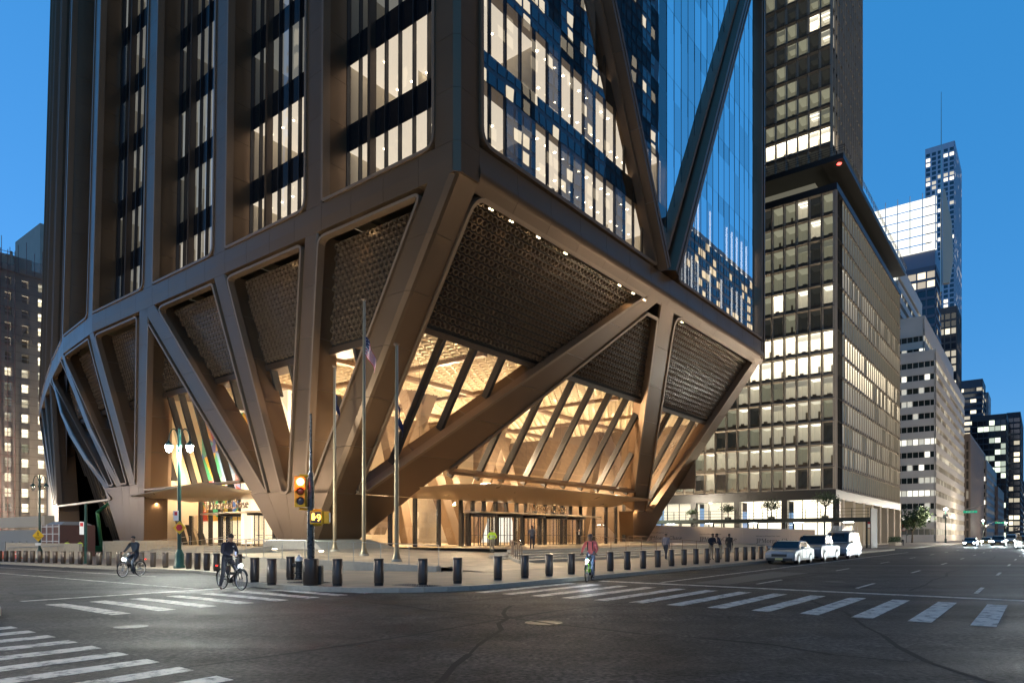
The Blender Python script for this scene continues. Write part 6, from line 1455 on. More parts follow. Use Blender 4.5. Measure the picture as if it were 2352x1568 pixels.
mb = MB(); mb.gbox(HU - .02, HU + .1, hv0, hv1, .28, .32); mb.build('kick_rail', MULL, ho)
# sidewalk shed with planters in front of the beige block
sh = thing('sidewalk_shed', G(70, 2, .15), 'dark steel sidewalk shed with railing and lamps in front of the beige block', 'shed')
SHG = mat('shed_green', (.012, .022, .02), .5, .2); zd = at_u(1700, 1196, 69.0)[1]
mb = MB(); mb.gbox(68.4, 73.0, -10.5, 24, zd - .25, zd + .28); mb.build('deck_beam', SHG, sh)
for k in range(18):
    v = -10.3 + 1.95 * k; mb = MB(); mb.gbox(68.5, 68.58, v, v + .08, zd + .28, zd + 1.5); mb.build('rail_post', SHG, sh)
for z in (.62, 1.05, 1.48): mb = MB(); mb.gbox(68.52, 68.57, -10.4, 24, zd + z, zd + z + .05); mb.build('rail', SHG, sh)
for k in range(7):
    v = -10.2 + 5.2 * k
    mb = MB(); mb.gbox(68.5, 68.7, v, v + .2, .15, zd - .2); mb.build('leg', SHG, sh); mb = MB(); mb.gbox(72.7, 72.9, v, v + .2, .15, zd - .2); mb.build('leg', SHG, sh)
for k in range(5):
    v = -7.5 + 6.5 * k; mb = MB(); mb.box(G(70.5, v, zd - .32), (1.3, .16, .06), ROT_V); mb.build('tube_lamp', emit('shed_lamp_glow', (.95, 1, .95), 12.0), sh)
mb = MB(); mb.gbox(68.6, 73, -10.6, -10.5, .15, zd + 1.5); mb.build('end_mesh', mat('shed_mesh', (.05, .055, .055), .6), sh)
# trees and plants
LEAFM = [mat('leaf_dark', (.030, .055, .020), .6, noise=.3, nscale=3), mat('leaf_mid', (.05, .09, .03), .6, noise=.3, nscale=3)]
BARK = mat('bark', (.05, .038, .028), .85, noise=.3, nscale=8, bump=.4, bscale=20)
def tree(loc, h, r, label, n=900, seed=1, name='street_tree', leaf=.16, trunk_h=.4, group=None):
    loc = Vector(loc); rr = random.Random(seed); t = thing(name, loc, label, 'tree', group); mb = MB()
    th_ = h * trunk_h; top = loc + Vector((rr.uniform(-.1, .1), rr.uniform(-.1, .1), th_)); mb.tube([loc, loc.lerp(top, .5) + Vector((.03, .02, 0)), top], [r * .06 + .03, r * .05 + .02, r * .045 + .015], 7)
    tips = []
    for k in range(7):
        a = 2 * math.pi * k / 7 + rr.uniform(-.3, .3); e = top + Vector((math.cos(a) * r * rr.uniform(.4, .75), math.sin(a) * r * rr.uniform(.4, .75), (h - th_) * rr.uniform(.3, .8))); m_ = top.lerp(e, .5) + Vector((0, 0, .12 * r))
        mb.tube([top - ZA * .05, m_, e], [r * .03 + .01, r * .02 + .006, .005], 5); tips += [m_, e, e]
        for q in range(2):
            e2 = m_ + Vector((rr.uniform(-1, 1), rr.uniform(-1, 1), rr.uniform(.1, .8))) * r * .45; mb.tube([m_, e2], [.012, .004], 4); tips.append(e2)
    mb.build('trunk', BARK, t, True)
    cr = [MB(), MB()]
    for k in range(n):
        c = rr.choice(tips) + Vector((rr.gauss(0, .24), rr.gauss(0, .24), rr.gauss(0, .18))) * r; d = Vector((rr.uniform(-1, 1), rr.uniform(-1, 1), rr.uniform(-.6, 1))).normalized(); a = d.orthogonal().normalized() * leaf * rr.uniform(.6, 1.3); b = d.cross(a).normalized() * leaf * .55
        cr[0 if rr.random() < .6 else 1].add([c - a, c + b, c + a, c - b], [(0, 1, 2, 3)])
    for m_, M in zip(cr, LEAFM): m_.build('crown', M, t)
    return t
for (x, dv, lab, s_) in ((1590, 0, 'small potted tree on the shed, nearest the leaning column', .55), (1672, 0, 'small potted tree on the shed behind the parked cars', .8), (1772, 0, 'spreading potted tree in the middle of the shed', 1.0), (1895, 0, 'bushy potted tree at the street end of the shed', 1.3)):
    v = at_u(x, 1190, 70.5)[0]; b = G(70.5, v, zd + .28); tr_ = tree(b + ZA * .3, 2.4 * s_, 1.5 * s_, lab, int(700 * s_), int(x), 'potted_tree', .12)
    mb = MB(); mb.box(b + ZA * .17, (.7, .7, .34), TH); mb.build('planter', SHG, tr_)
u_, v_ = 150.0, at_u(2095, 1230, 150.0)[0]; tree(G(u_, v_, .15), 8.6, 3.4, 'leafy street tree beside the red banner sign down the avenue', 1500, 77, leaf=.34, trunk_h=.3)
for k, (x, u0) in enumerate(((2105, 140.0),)):
    v_ = at_u(x, 1230, u0)[0]; mb = MB()
bs = thing('planter_hedge', G(96, -9, .15), 'clipped green hedge in a low planter before the beige colonnade', 'planter'); mb = MB(); mb.gbox(94, 101, -9.6, -8.6, .15, .75); mb.build('box', STONE, bs)
mb = MB(); rr = random.Random(3)
for _ in range(900): c = G(rr.uniform(94, 101), rr.uniform(-9.8, -8.4), rr.uniform(.7, 1.6)); a = Vector((rr.uniform(-1, 1), rr.uniform(-1, 1), rr.uniform(-1, 1))).normalized() * .14; b = a.orthogonal().normalized() * .08; mb.add([c - a, c + b, c + a, c - b], [(0, 1, 2, 3)])
mb.build('leaves', LEAFM[1], bs)
# avenue lamps, banner signs and street name signs further north
COBG = emit('avenue_lamp_glow', (1.0, .96, .84), 120.0)
def avenue_lamp(x, ytop, u0, label, power, v_=None, arm=False, sign=None):
    v = v_ if v_ is not None else at_u(x, 1230, u0)[0]; b = G(u0, v, gz(v) + .15); zt = (EYE + (HY - ytop) * b.y / F) if ytop else 8.6
    t = thing('avenue_lamp', b, label, 'street lamp'); mb = MB(); mb.lathe([(.24, 0), (.22, .9), (.12, 1.1), (.09, zt - b.z)], b, 10); mb.build('post', GREENP, t, True)
    hd = Vector((b.x, b.y, zt)); mb = MB(); mb.lathe([(.10, -.3), (.30, -.12), (.36, .05), (.12, .16), (.02, .2)], hd, 14); mb.build('lamp_head', COBG, t, True)
    lamp('lamp_light', 'POINT', hd - ZA * .5, power, (1.0, .86, .66), t, .25)
    mb = MB(); mb.box(hd - ZA * 1.5, (.7, .5, .6)); mb.box(hd - ZA * 1.9 + Vector((-.4, 0, 0)), (.3, .3, .6)); mb.build('signal_box', mat('grey_box', (.3, .3, .3), .5), t)
    if arm:
        e = b - VA * 7 + ZA * (zt - b.z + .8); mb = MB(); mb.tube([b + ZA * (zt - b.z - 2.4), b - VA * 3 + ZA * (zt - b.z - .4), e], .06, 6); mb.build('mast_arm', STEEL, t)
        if sign:
            c = b - VA * 4.6 + ZA * (zt - b.z - .75); mb = MB(); mb.box(c, (2.6, .05, .5), ROT_V); sp = mb.build('street_name_sign', mat('street_sign_green', (.01, .30, .17), .4, emis=(.02, .6, .35), es=.25), t); plain_text(sign, c - UA * .04 - ZA * .17, -VA, ZA, .46, WHITEM, sp, 'lettering', True)
    return t
avenue_lamp(2172, 1168, 150.0, 'lit avenue lamp with a green street sign on its mast arm', 5000, arm=True, sign='E 49 ST')
avenue_lamp(2258, 1195, 250.0, 'second lit avenue lamp, small and further up the avenue', 7000, arm=True, sign='E 50 ST')
avenue_lamp(2311, 1200, 330.0, 'third lit avenue lamp close to the vanishing point', 5000)
for x, u0, lab in ((2004, 88.0, 'tall red and white banner sign on a pole beside the colonnade'), (2082, 150.0, 'small red and white banner sign by the leafy tree')):
    v = at_u(x, 1230, u0)[0]; b = G(u0, v, .15); t = thing('banner_sign', b, lab, 'sign'); mb = MB(); mb.tube([b, b + ZA * 5.2], .06, 7); mb.build('post', BLACK, t); mb = MB(); mb.box(b + ZA * 3.6 + VA * .5, (.75, .06, 1.6), ROT_V); pn = mb.build('panel', mat('banner_red', (.45, .03, .04), .5), t); mb = MB(); mb.box(b + ZA * 3.2 + VA * .5 - UA * .035, (.6, .01, .6), ROT_V); mb.build('panel_text_block', WHITEM, pn)
# street lamps on the two near corners: outside the frame, their light is what models the bronze and the kerb
avenue_lamp(0, None, -29.0, 'avenue lamp on the south corner of the side street', 1100, v_=-12.6)
avenue_lamp(0, None, -17.5, 'avenue lamp on the far side of the avenue', 1400, v_=-58.5)
avenue_lamp(0, None, 26.0, 'added unseen lamp in the planted median of the avenue', 1600, v_=-36.0)  # unseen, added to throw light on the avenue fronts
avenue_lamp(0, None, 72.0, 'added unseen lamp in the median opposite the beige block', 9000, v_=-36.0)  # out of view, added to lighten the beige block
avenue_lamp(0, None, 66.5, 'added unseen lamp on the cross street behind the tower', 14000, v_=21.0)  # hidden lamp added to lift the beige south front
for k, u_k in enumerate((168.0, 215.0, 262.0, 330.0)): avenue_lamp(0, None, u_k, ('first', 'second', 'third', 'fourth')[k] + ' of the added unseen far median lamps up the avenue', 15000, v_=-36.0)  # out of view, added to brighten the distant towers
for v_k, lab in ((20.0, 'avenue lamp on the south kerb of the side street'), (52.0, 'second avenue lamp along the south kerb of the side street'), (88.0, 'third avenue lamp along the south kerb of the side street'), (128.0, 'avenue lamp at the west end of the side street')): avenue_lamp(0, None, -26.6 if v_k < 100 else 5.0, lab, 6000 if v_k < 100 else 22000, v_=v_k if v_k < 100 else 138.0)
avenue_lamp(0, None, 120.0, 'added unseen lamp in the median further north', 9000, v_=-36.0)  # another unseen lamp added to lighten the fronts
# works site at the left edge
cu = at_u(116, 1262, -3.0)[0]; cb = G(-3.0, cu, gz(cu) + .1); ws = thing('site_cabin', cb, 'red brown panelled site cabin braced with white steel bars', 'site cabin')
mb = MB(); mb.gbox(-3, 0.5, cu - 2.6, cu + 2.6, gz(cu), gz(cu) + 3.6); mb.build('cabin_wall', mat('red_panel', (.16, .075, .06), .7, noise=.15, nscale=1), ws)
for k in range(5): mb = MB(); mb.gbox(-3.1, -3.0, cu - 2.7, cu + 2.7, gz(cu) + .2 + .8 * k, gz(cu) + .28 + .8 * k); mb.build('bar', WHITEM, ws)
for v in (cu - 2.7, cu - .9, cu + .9, cu + 2.65): mb = MB(); mb.gbox(-3.12, -3.02, v, v + .08, gz(cu), gz(cu) + 3.7); mb.build('bar', WHITEM, ws)
mb = MB(); mb.loft([[G(-2.8, cu - 2.4, gz(cu) + 3.62), G(-2.8, cu + 2.4, gz(cu) + 3.62), G(0.3, cu + 2.4, gz(cu) + 3.62), G(0.3, cu - 2.4, gz(cu) + 3.62)], [G(-2.2, cu - 1.8, gz(cu) + 4.0), G(-2.2, cu + 1.8, gz(cu) + 4.0), G(-.3, cu + 1.8, gz(cu) + 4.0), G(-.3, cu - 1.8, gz(cu) + 4.0)]]); mb.build('tarpaulin', mat('grey_tarp', (.3, .29, .26), .6), ws)
fv = cu + 16; fe = thing('site_fence', G(-4, fv, gz(fv)), 'grey sheeted site fence with wire panels left of the cabin', 'fence')
mb = MB(); mb.gbox(-2.0, -1.6, cu + 4, cu + 45, gz(fv), gz(fv) + 3.3); mb.build('sheet', MATS['grey_tarp'], fe)
mb = MB(); mb.gbox(-2.3, -1.3, cu + 4, cu + 45, gz(fv) + 3.6, gz(fv) + 4.9); mb.build('guard_panel', mat('tan_guard', (.5, .43, .33), .7), fe)  # guard panel in one plain tan
for k in range(16): v = cu + 4 + k * 2.4; mb = MB(); mb.gbox(-4.05, -3.98, v, v + .05, gz(v), gz(v) + 1.9); mb.build('fence_post', STEEL, fe)
mb = MB()
for k in range(40): v = cu + 4 + k * .9; mb.gbox(-4.03, -4.0, v, v + .02, gz(v) + .1, gz(v) + 1.8)
mb.build('wire', STEEL, fe)
ORG = mat('orange_plastic', (.62, .10, .02), .45)
for x, lab in ((38, 'orange plastic barrier at the kerb, right one of the pair'), (4, 'dull orange barrier at the left picture edge')):
    u0, v0 = at_z(x, 1283, gz(40)); b = G(u0, v0, gz(v0)); t = thing('plastic_barrier', b, lab, 'barrier')
    pr = [(-.28, 0), (-.28, .15), (-.14, .35), (-.1, .85), (.1, .85), (.14, .35), (.28, .15), (.28, 0)]
    mb = MB(); mb.loft([[b + UA * a + VA * -.9 + ZA * z for a, z in pr], [b + UA * a + VA * .9 + ZA * z for a, z in pr]]); mb.build('body', ORG, t, bevel=.03); mb = MB(); mb.box(b - UA * .15 + ZA * .6, (1.4, .02, .12), ROT_V); mb.build('reflector', WHITEM, t)
gu = cu + 10; gl_ = thing('boom_lift', G(6, gu, gz(gu)), 'green boom lift with folded arm beside the stone building', 'lift'); GRN = mat('lift_green', (.02, .16, .06), .4, .1)
P0 = G(6, gu, gz(gu)); mb = MB(); mb.box(P0 + ZA * .8, (2.6, 1.6, .9)); mb.build('chassis', GRN, gl_, bevel=.05)
J = [P0 + ZA * 1.2, P0 + ZA * 5.6 - UA * .3 + VA * .5, P0 + ZA * 7.2 - VA * 4.2]
for a, b in zip(J, J[1:]): mb = MB(); mb.tube([a, b], .22, 6); mb.build('boom', GRN, gl_)
mb = MB(); mb.box(J[-1] - ZA * .3, (.9, .9, 1.0)); mb.build('basket', GRN, gl_)
for sx in (-.9, .9):
    for sy in (-.8, .8): mb = MB(); c = P0 + Vector((sx, sy, .4)); mb.tube([c - Vector((0, .12, 0)), c + Vector((0, .12, 0))], .4, 12); mb.build('wheel', BLACK, gl_)
# ------------------------------------------------------------------ people, bicycles, vehicles
SKIN = [mat('skin_tan', (.38, .22, .14), .5), mat('skin_brown', (.14, .075, .05), .5), mat('skin_light', (.5, .33, .25), .5)]
def cloth(name, c): return mat('cloth_' + name, c, .8, noise=.18, nscale=9, bump=.2, bscale=30)
def person(loc, heading, J, mats_, label, skin=0, hair='short', hairc=(.012, .01, .009), extras=None, scale=1.0, group=None):
    """J: joints in a local frame, x forward, y left, z up. mats_: dict top, legs, shoe"""
    loc = Vector(loc); t = thing('person', loc, label, 'person', group); t.rotation_euler = (0, 0, heading); t.scale = (scale,) * 3
    names = [n for n in J if n != 'face']; me = bpy.data.meshes.new('skel')
    E_ = [('pelvis', 'spine'), ('spine', 'chest'), ('chest', 'neck'), ('neck', 'skull')]
    for s in 'LR': E_ += [('chest', 'sh' + s), ('sh' + s, 'el' + s), ('el' + s, 'wr' + s), ('wr' + s, 'pa' + s), ('pelvis', 'hip' + s), ('hip' + s, 'kn' + s), ('kn' + s, 'an' + s), ('an' + s, 'to' + s)]
    me.from_pydata([J[n] for n in names], [(names.index(a), names.index(b)) for a, b in E_], [])
    R_ = dict(pelvis=(.15, .125), spine=(.145, .115), chest=(.165, .13), neck=(.06, .06), skull=(.055, .055))
    for s in 'LR': R_.update({'sh' + s: (.078, .078), 'el' + s: (.055, .055), 'wr' + s: (.034, .034), 'pa' + s: (.036, .022), 'hip' + s: (.105, .105), 'kn' + s: (.068, .068), 'an' + s: (.045, .045), 'to' + s: (.042, .036)})
    ob = bpy.data.objects.new('skel', me); COL.objects.link(ob); sk = ob.modifiers.new('s', 'SKIN'); ob.modifiers.new('d', 'SUBSURF').levels = 1
    ob.modifiers['d'].render_levels = 1
    for i, n in enumerate(names): me.skin_vertices[0].data[i].radius = R_[n]
    me.skin_vertices[0].data[names.index('pelvis')].use_root = True
    dg = bpy.context.evaluated_depsgraph_get(); m2 = bpy.data.meshes.new_from_object(ob.evaluated_get(dg)); bpy.data.objects.remove(ob)
    m2.name = 'body'
    zone = {}
    for a, b in E_:
        k = 'top'
        if a.startswith(('hip', 'kn')) or a == 'pelvis' and b.startswith('hip'): k = 'legs'
        if a.startswith('an'): k = 'shoe'
        if a.startswith('wr') or b in ('skull',): k = 'skin'
        if a == 'neck': k = 'skin'
        if a == 'el' + a[-1]: k = mats_.get('fore', 'top')
        zone[(a, b)] = k
    sl = ['top', 'legs', 'shoe', 'skin']; m2.materials.clear()
    for s in sl: m2.materials.append(SKIN[skin] if s == 'skin' else mats_[s])
    seg = [(Vector(J[a]), Vector(J[b]), zone[(a, b)]) for a, b in E_]
    for p in m2.polygons:
        c = p.center; best = min(seg, key=lambda s: (lambda a, b: (c - a.lerp(b, max(0, min(1, (c - a).dot(b - a) / max(1e-6, (b - a).length_squared))))).length)(s[0], s[1])); p.material_index = sl.index(best[2]); p.use_smooth = True
    bo = bpy.data.objects.new('body', m2); COL.objects.link(bo); bo.parent = t
    def part(name, mb, m_, parent=bo, smooth=True):
        mb.smooth = smooth; o = bpy.data.objects.new(name, mb.mesh(name, m_)); COL.objects.link(o); o.parent = parent; return o
    # hands: four fingers and a thumb curled round what is held
    hb = MB()
    for s, sg in (('L', 1), ('R', -1)):
        w, pa = Vector(J['wr' + s]), Vector(J['pa' + s]); d = (pa - w).normalized(); side = Vector((0, sg, 0)); side = (side - d * side.dot(d)).normalized(); dn = d.cross(side) * sg; dn = dn if dn.z < 0 else -dn
        for k in range(4):
            o = pa + d * .03 + side * (.026 - .017 * k); ln = (.036, .042, .04, .032)[k]; hb.tube([o, o + d * ln, o + d * (ln * 1.25) + dn * .03, o + d * ln * .8 + dn * .045], [.0095, .009, .008, .006], 6)
        o = w.lerp(pa, .6) - side * .03 * 1.0; hb.tube([o, o - side * .025 + d * .02, o - side * .02 + d * .05 + dn * .02], [.011, .0095, .007], 6)
    part('hands', hb, SKIN[skin])
    H0 = Vector(J['skull']); F_ = Vector(J.get('face', (1, 0, 0))).normalized(); U_ = (Vector((0, 0, 1)) - F_ * F_.z).normalized(); S_ = U_.cross(F_)
    def hp(x, y, z): return H0 + F_ * x + S_ * y + U_ * z
    hd = MB(); n = 14; rings = []
    for (z, rx, ry, ox) in ((-.085, .035, .035, .045), (-.07, .062, .05, .03), (-.03, .088, .064, .012), (.02, .097, .072, .0), (.07, .098, .076, -.008), (.115, .085, .066, -.014), (.145, .05, .04, -.015), (.155, .01, .01, -.015)):
        rings.append([hp(ox + rx * math.cos(2 * math.pi * i / n), ry * math.sin(2 * math.pi * i / n), z) for i in range(n)])
    hd.loft(rings); hd.loft([[hp(.095, -.012, .03), hp(.095, .012, .03), hp(.09, 0, .045)], [hp(.118, -.015, -.012), hp(.118, .015, -.012), hp(.1, 0, .0)], [hp(.09, -.012, -.025), hp(.09, .012, -.025), hp(.085, 0, -.02)]])
    for y in (-.076, .076): hd.ball(hp(-.01, y, .02), .02, 8, (.9, .6, 1.4))
    hdo = part('head', hd, SKIN[skin])
    ey = MB()
    for y in (-.03, .03): ey.ball(hp(.09, y, .035), .011, 8)
    part('eyes', ey, BLACK, hdo); mo = MB(); mo.box(hp(.098, 0, -.045), (.008, .04, .008)); part('mouth', mo, mat('lip', (.25, .1, .08), .5), hdo)
    ha = MB(); rr = random.Random(len(label)); rings = []
    lo = .05 if hair == 'short' else .04; HK = 1.0 if hair == 'short' else 1.22
    for (z, k) in ((lo, 1.06), (.08, 1.09), (.125, 1.02), (.155, .72), (.172, .1)):
        base = (.098 * HK, .078 * HK); ring = []
        for i in range(n):
            a = 2 * math.pi * i / n; fr = math.cos(a); zz = z + (.045 if fr > .45 and z < .1 else 0) + rr.uniform(-.004, .004)
            ring.append(hp(-.012 + base[0] * k * math.cos(a), base[1] * k * math.sin(a), zz))
        rings.append(ring)
    ha.loft(rings); part('helmet' if hair == 'helmet' else 'hair', ha, mat('hair_%d%d' % (int(hairc[0] * 999), int(hairc[2] * 999)), hairc, .45 if hair == 'helmet' else .7), hdo)
    if extras: extras(t, bo, part)
    return t
def stand(lean=0.0, arms='down', step=0.0):
    J = dict(pelvis=(0, 0, .95), spine=(.01 + lean * .1, 0, 1.12), chest=(.0 + lean * .25, 0, 1.34), neck=(.01 + lean * .32, 0, 1.50), skull=(.03 + lean * .4, 0, 1.60))
    for s, y in (('L', 1), ('R', -1)):
        st = step * y
        J['sh' + s] = (lean * .27, .185 * y, 1.42); J['hip' + s] = (0, .095 * y, .90); J['kn' + s] = (.03 + st * .5, .10 * y, .50); J['an' + s] = (-.02 + st, .10 * y, .09); J['to' + s] = (.15 + st, .125 * y, .04)
        if arms == 'down': J['el' + s] = (-.03, .24 * y, 1.14); J['wr' + s] = (.06, .25 * y, .90); J['pa' + s] = (.09, .25 * y, .82)
        elif arms == 'front': J['el' + s] = (lean * .2 + .02, .25 * y, 1.15); J['wr' + s] = (lean * .2 + .24, .10 * y, 1.13); J['pa' + s] = (lean * .2 + .31, .06 * y, 1.14)
        elif arms == 'phone': J['el' + s] = (.05, .25 * y, 1.14) if y > 0 else (.12, -.25, 1.22); J['wr' + s] = (.1, .24, .92) if y > 0 else (.12, -.14, 1.46); J['pa' + s] = (.12, .24, .84) if y > 0 else (.1, -.09, 1.54)
        elif arms == 'hip': J['el' + s] = (-.08, .33 * y, 1.16); J['wr' + s] = (.08, .2 * y, 1.02); J['pa' + s] = (.12, .14 * y, 1.0)
    return J
SHOE = mat('shoe_dark', (.02, .018, .016), .5); PANT_K = cloth('khaki', (.32, .25, .16)); PANT_D = cloth('dark_denim', (.03, .035, .05)); PANT_B = cloth('blue_jeans', (.09, .12, .19))
NAVY = cloth('navy', (.012, .016, .03)); GREYT = cloth('grey', (.12, .115, .11)); HIVIS = mat('hi_vis', (.55, .72, .02), .6, emis=(.5, .7, .05), es=.08)
PINK = cloth('pink', (.62, .13, .12)); SUIT = cloth('suit', (.02, .018, .018)); WSH = cloth('white_shirt', (.6, .57, .5))
def face_to(a, b):
    d = Vector(b) - Vector(a); return math.atan2(d.y, d.x)
EYEP = Vector((0, 0, 0))
def at_ground(x, Zd, z): return Vector(((x - CX) * Zd / F, Zd, z))
# steward in yellow vest
p = G(7.27, 3.23, zpl(7.27, 3.23))
def vest_ex(t, bo, part):
    mb = MB()
    for z, w in ((1.10, .20), (1.22, .205)): mb.lathe([(w * .98, z), (w * .98, z + .04)], (0, 0, 0), 18, False)
    part('reflective_band', mb, mat('reflective', (.7, .72, .7), .3))
person(p, face_to(p, G(20, 15, 0)) , stand(arms='hip'), dict(top=HIVIS, legs=PANT_K, shoe=SHOE), 'steward in yellow safety vest and khaki trousers on the sloping plaza', 0, extras=vest_ex)
p = G(9.8, 1.9, FLOOR + .0); person(G(10.8, 2.2, FLOOR), face_to(p, G(24, 15, 0)), stand(lean=.15, arms='front'), dict(top=GREYT, legs=PANT_D, shoe=SHOE, fore='skin'), 'person in a grey t-shirt seen from behind at the curved handrail', 1)
p = G(34.2, 12.8, FLOOR); person(p, face_to(p, EYEP), stand(arms='phone'), dict(top=SUIT, legs=SUIT, shoe=SHOE), 'person in a dark suit with hand raised to the face by the doors', 2, extras=lambda t, bo, part: (lambda mb: part('shirt_front', mb, WSH))(MB().box((.13, 0, 1.27), (.02, .11, .3))))
pA = G(13.2, -10.9, .15); person(pA, face_to(pA, EYEP) + .5, stand(lean=.5, arms='front'), dict(top=NAVY, legs=PANT_K, shoe=SHOE), 'person in black top and khaki trousers looking down, left of the pair at the hoarding', 1, group='pair talking by the bollards')
pB = pA + UA * .55 - VA * .45; person(pB, face_to(pB, pA) - .3, stand(lean=.6, arms='front'), dict(top=cloth('navy2', (.018, .022, .045)), legs=PANT_K, shoe=SHOE), 'person in navy jacket bending over a phone, right of the pair at the hoarding', 1, group='pair talking by the bollards')
pC = G(19.5, -9.8, .15); person(pC, face_to(pC, G(30, -10, 0)), stand(step=.25), dict(top=SUIT, legs=cloth('dark_trouser', (.03, .03, .035)), shoe=SHOE), 'person in dark clothes walking before the third printed company name', 1)
pD = G(12.0, -8.2, .15); person(pD, face_to(pD, G(40, -9, 0)), stand(step=.28), dict(top=cloth('lilac_grey', (.22, .19, .2)), legs=PANT_D, shoe=SHOE), 'person in a pale grey top walking up the pavement behind the bollards', 0)
pE = G(95, -10.5, .15); person(pE, face_to(pE, EYEP), stand(step=.2), dict(top=WSH, legs=PANT_D, shoe=SHOE), 'person in white shirt walking past the hedge planter', 2)
for (x, s, lab) in ((184, 0, 'site worker in yellow vest standing by the dark opening'), (152, 1, 'site worker in yellow vest bending beside the red brown cabin')):
    zg = gz(cu) + .05; Zd = (zg - EYE) * F / (HY - 1262); p = at_ground(x, 70, gz(46) + .12); person(p, face_to(p, EYEP) + 2.6, stand(lean=.5 * s, arms='front'), dict(top=HIVIS, legs=PANT_D, shoe=SHOE), lab, 0)
# ---- bicycles
TYRE = mat('tyre', (.018, .018, .018), .7); RIMM = mat('rim_steel', (.45, .46, .47), .3, .9)
def bicycle(rear, front, label, fc, lit=None, rack=True, extras=None, name='bicycle', fat=.018):
    """local frame: x forward from rear hub, wheels on z = 0"""
    rear, front = Vector(rear), Vector(front); d = front - rear; h = math.atan2(d.y, d.x); t = thing(name, rear, label, 'bicycle'); t.rotation_euler = (0, 0, h); W = 1.08; R = .34
    FM = mat('frame_' + '%d_%d' % (int(fc[0] * 100), int(fc[1] * 100)), fc, .3, .2, coat=.5)
    def part(nm, mb, m_, parent=t): mb.smooth = True; o = bpy.data.objects.new(nm, mb.mesh(nm, m_)); COL.objects.link(o); o.parent = parent; return o
    def T(pts, r, n=8): m = MB(); m.tube(pts, r, n); return m
    for x0 in (0, W):
        a = [2 * math.pi * k / 28 for k in range(29)]
        wv = part('wheel', T([(x0 + (R - .012) * math.cos(q), 0, R + (R - .012) * math.sin(q)) for q in a], fat, 7), TYRE)
        part('rim', T([(x0 + (R - .04) * math.cos(q), 0, R + (R - .04) * math.sin(q)) for q in a], .012, 6), RIMM, wv)
        sp = MB()
        for k in range(18): q = 2 * math.pi * k / 18; sp.tube([(x0, .02 * (-1) ** k, R), (x0 + (R - .05) * math.cos(q), 0, R + (R - .05) * math.sin(q))], .0022, 3)
        sp.tube([(x0, -.05, R), (x0, .05, R)], .025 if x0 else .05, 10); part('spokes', sp, RIMM, wv)
        fd = MB(); n_ = 12; aa = [math.radians(20 + 150 * k / n_) for k in range(n_ + 1)]; fd.loft([[(x0 + (R + .035) * math.cos(q), -.025, R + (R + .035) * math.sin(q)) for q in aa], [(x0 + (R + .035) * math.cos(q), .025, R + (R + .035) * math.sin(q)) for q in aa]], False, False); part('mudguard', fd, BLACK)
    BB, ST, HT, HB_ = (.44, 0, .30), (.30, 0, .78), (.88, 0, .88), (.93, 0, .68)
    f = MB()
    for a, b, r in ((BB, ST, .018), (BB, HB_, .03), (ST, HT, .018) if fc[1] < .3 else ((.36, 0, .55), HB_, .024), (HT, HB_, .022)): f.tube([a, b], r, 8)
    for y in (-.05, .05): f.tube([(0, y, R), (.40, y * .4, .30)], .011, 6); f.tube([(0, y, R), (.33, y * .3, .70)], .009, 6); f.tube([(W, y, R), (.965, y, .60), (.94, y * .5, .68)], .013, 6)
    part('frame', f, FM)
    bt = MB(); bt.box((.66, 0, .53), (.36, .075, .09)); bo_ = part('battery', bt, WHITEM if fc[1] > .3 else BLACK)
    bo_.rotation_euler = (0, 0, 0)
    sd_ = MB(); sd_.loft([[(x, y * w, z) for y, z in ((-1, .0 + .93), (-.6, .97), (.6, .97), (1, .93), (0, .91))] for x, w in ((.14, .07), (.2, .09), (.3, .06), (.42, .02))]); part('saddle', sd_, BLACK); part('seat_post', T([ST, (.28, 0, .93)], .014), STEEL)
    hb_ = MB(); hb_.tube([(.88, 0, .88), (.86, 0, 1.02)], .015, 8); hb_.tube([(.78, .31, 1.03), (.86, .18, 1.05), (.88, 0, 1.03), (.86, -.18, 1.05), (.78, -.31, 1.03)], .013, 8); part('handlebar', hb_, BLACK)
    gp = MB()
    for s in (-1, 1): gp.tube([(.80, .20 * s, 1.045), (.74, .34 * s, 1.025)], .019, 8)
    part('grips', gp, BLACK)
    ck = MB(); ck.tube([(.44, -.06, .30), (.44, .06, .30)], .09, 14); ck.tube([(.44, .08, .30), (.50, .08, .15)], .012, 6); ck.tube([(.44, -.08, .30), (.38, -.08, .45)], .012, 6)
    for (x, y, z) in ((.50, .12, .15), (.38, -.12, .45)): ck.box((x, y, z), (.1, .09, .025))
    part('crank', ck, BLACK)
    if rack:
        rk = MB()
        for y in (-.06, .06): rk.tube([(-.32, y, .80), (.25, y, .80)], .007, 5); rk.tube([(-.02, y, .36), (-.16, y, .80)], .006, 5)
        for x in (-.32, -.18, -.04, .1, .25): rk.tube([(x, -.06, .80), (x, .06, .80)], .006, 5)
        part('rack', rk, BLACK)
    if lit:
        lm = MB(); lm.ball((1.06, 0, .80), .05, 12); part('headlight', lm, emit('bike_lamp_glow', (.85, .97, 1.0), 160.0))
        M = Matrix.Translation(rear) @ Matrix.Rotation(h, 4, 'Z')
        lamp('headlight_beam', 'SPOT', M @ Vector((1.14, 0, .80)), lit, (.86, .96, 1.0), None, .04, aim=M @ Vector((5, 0, -.2)), spot=75)
    tl = MB(); tl.box((-.34, 0, .76), (.03, .06, .04)); part('rear_lamp', tl, emit('bike_rear_glow', (1, .03, .02), 2.5))
    if extras: extras(t, part)
    return t, h
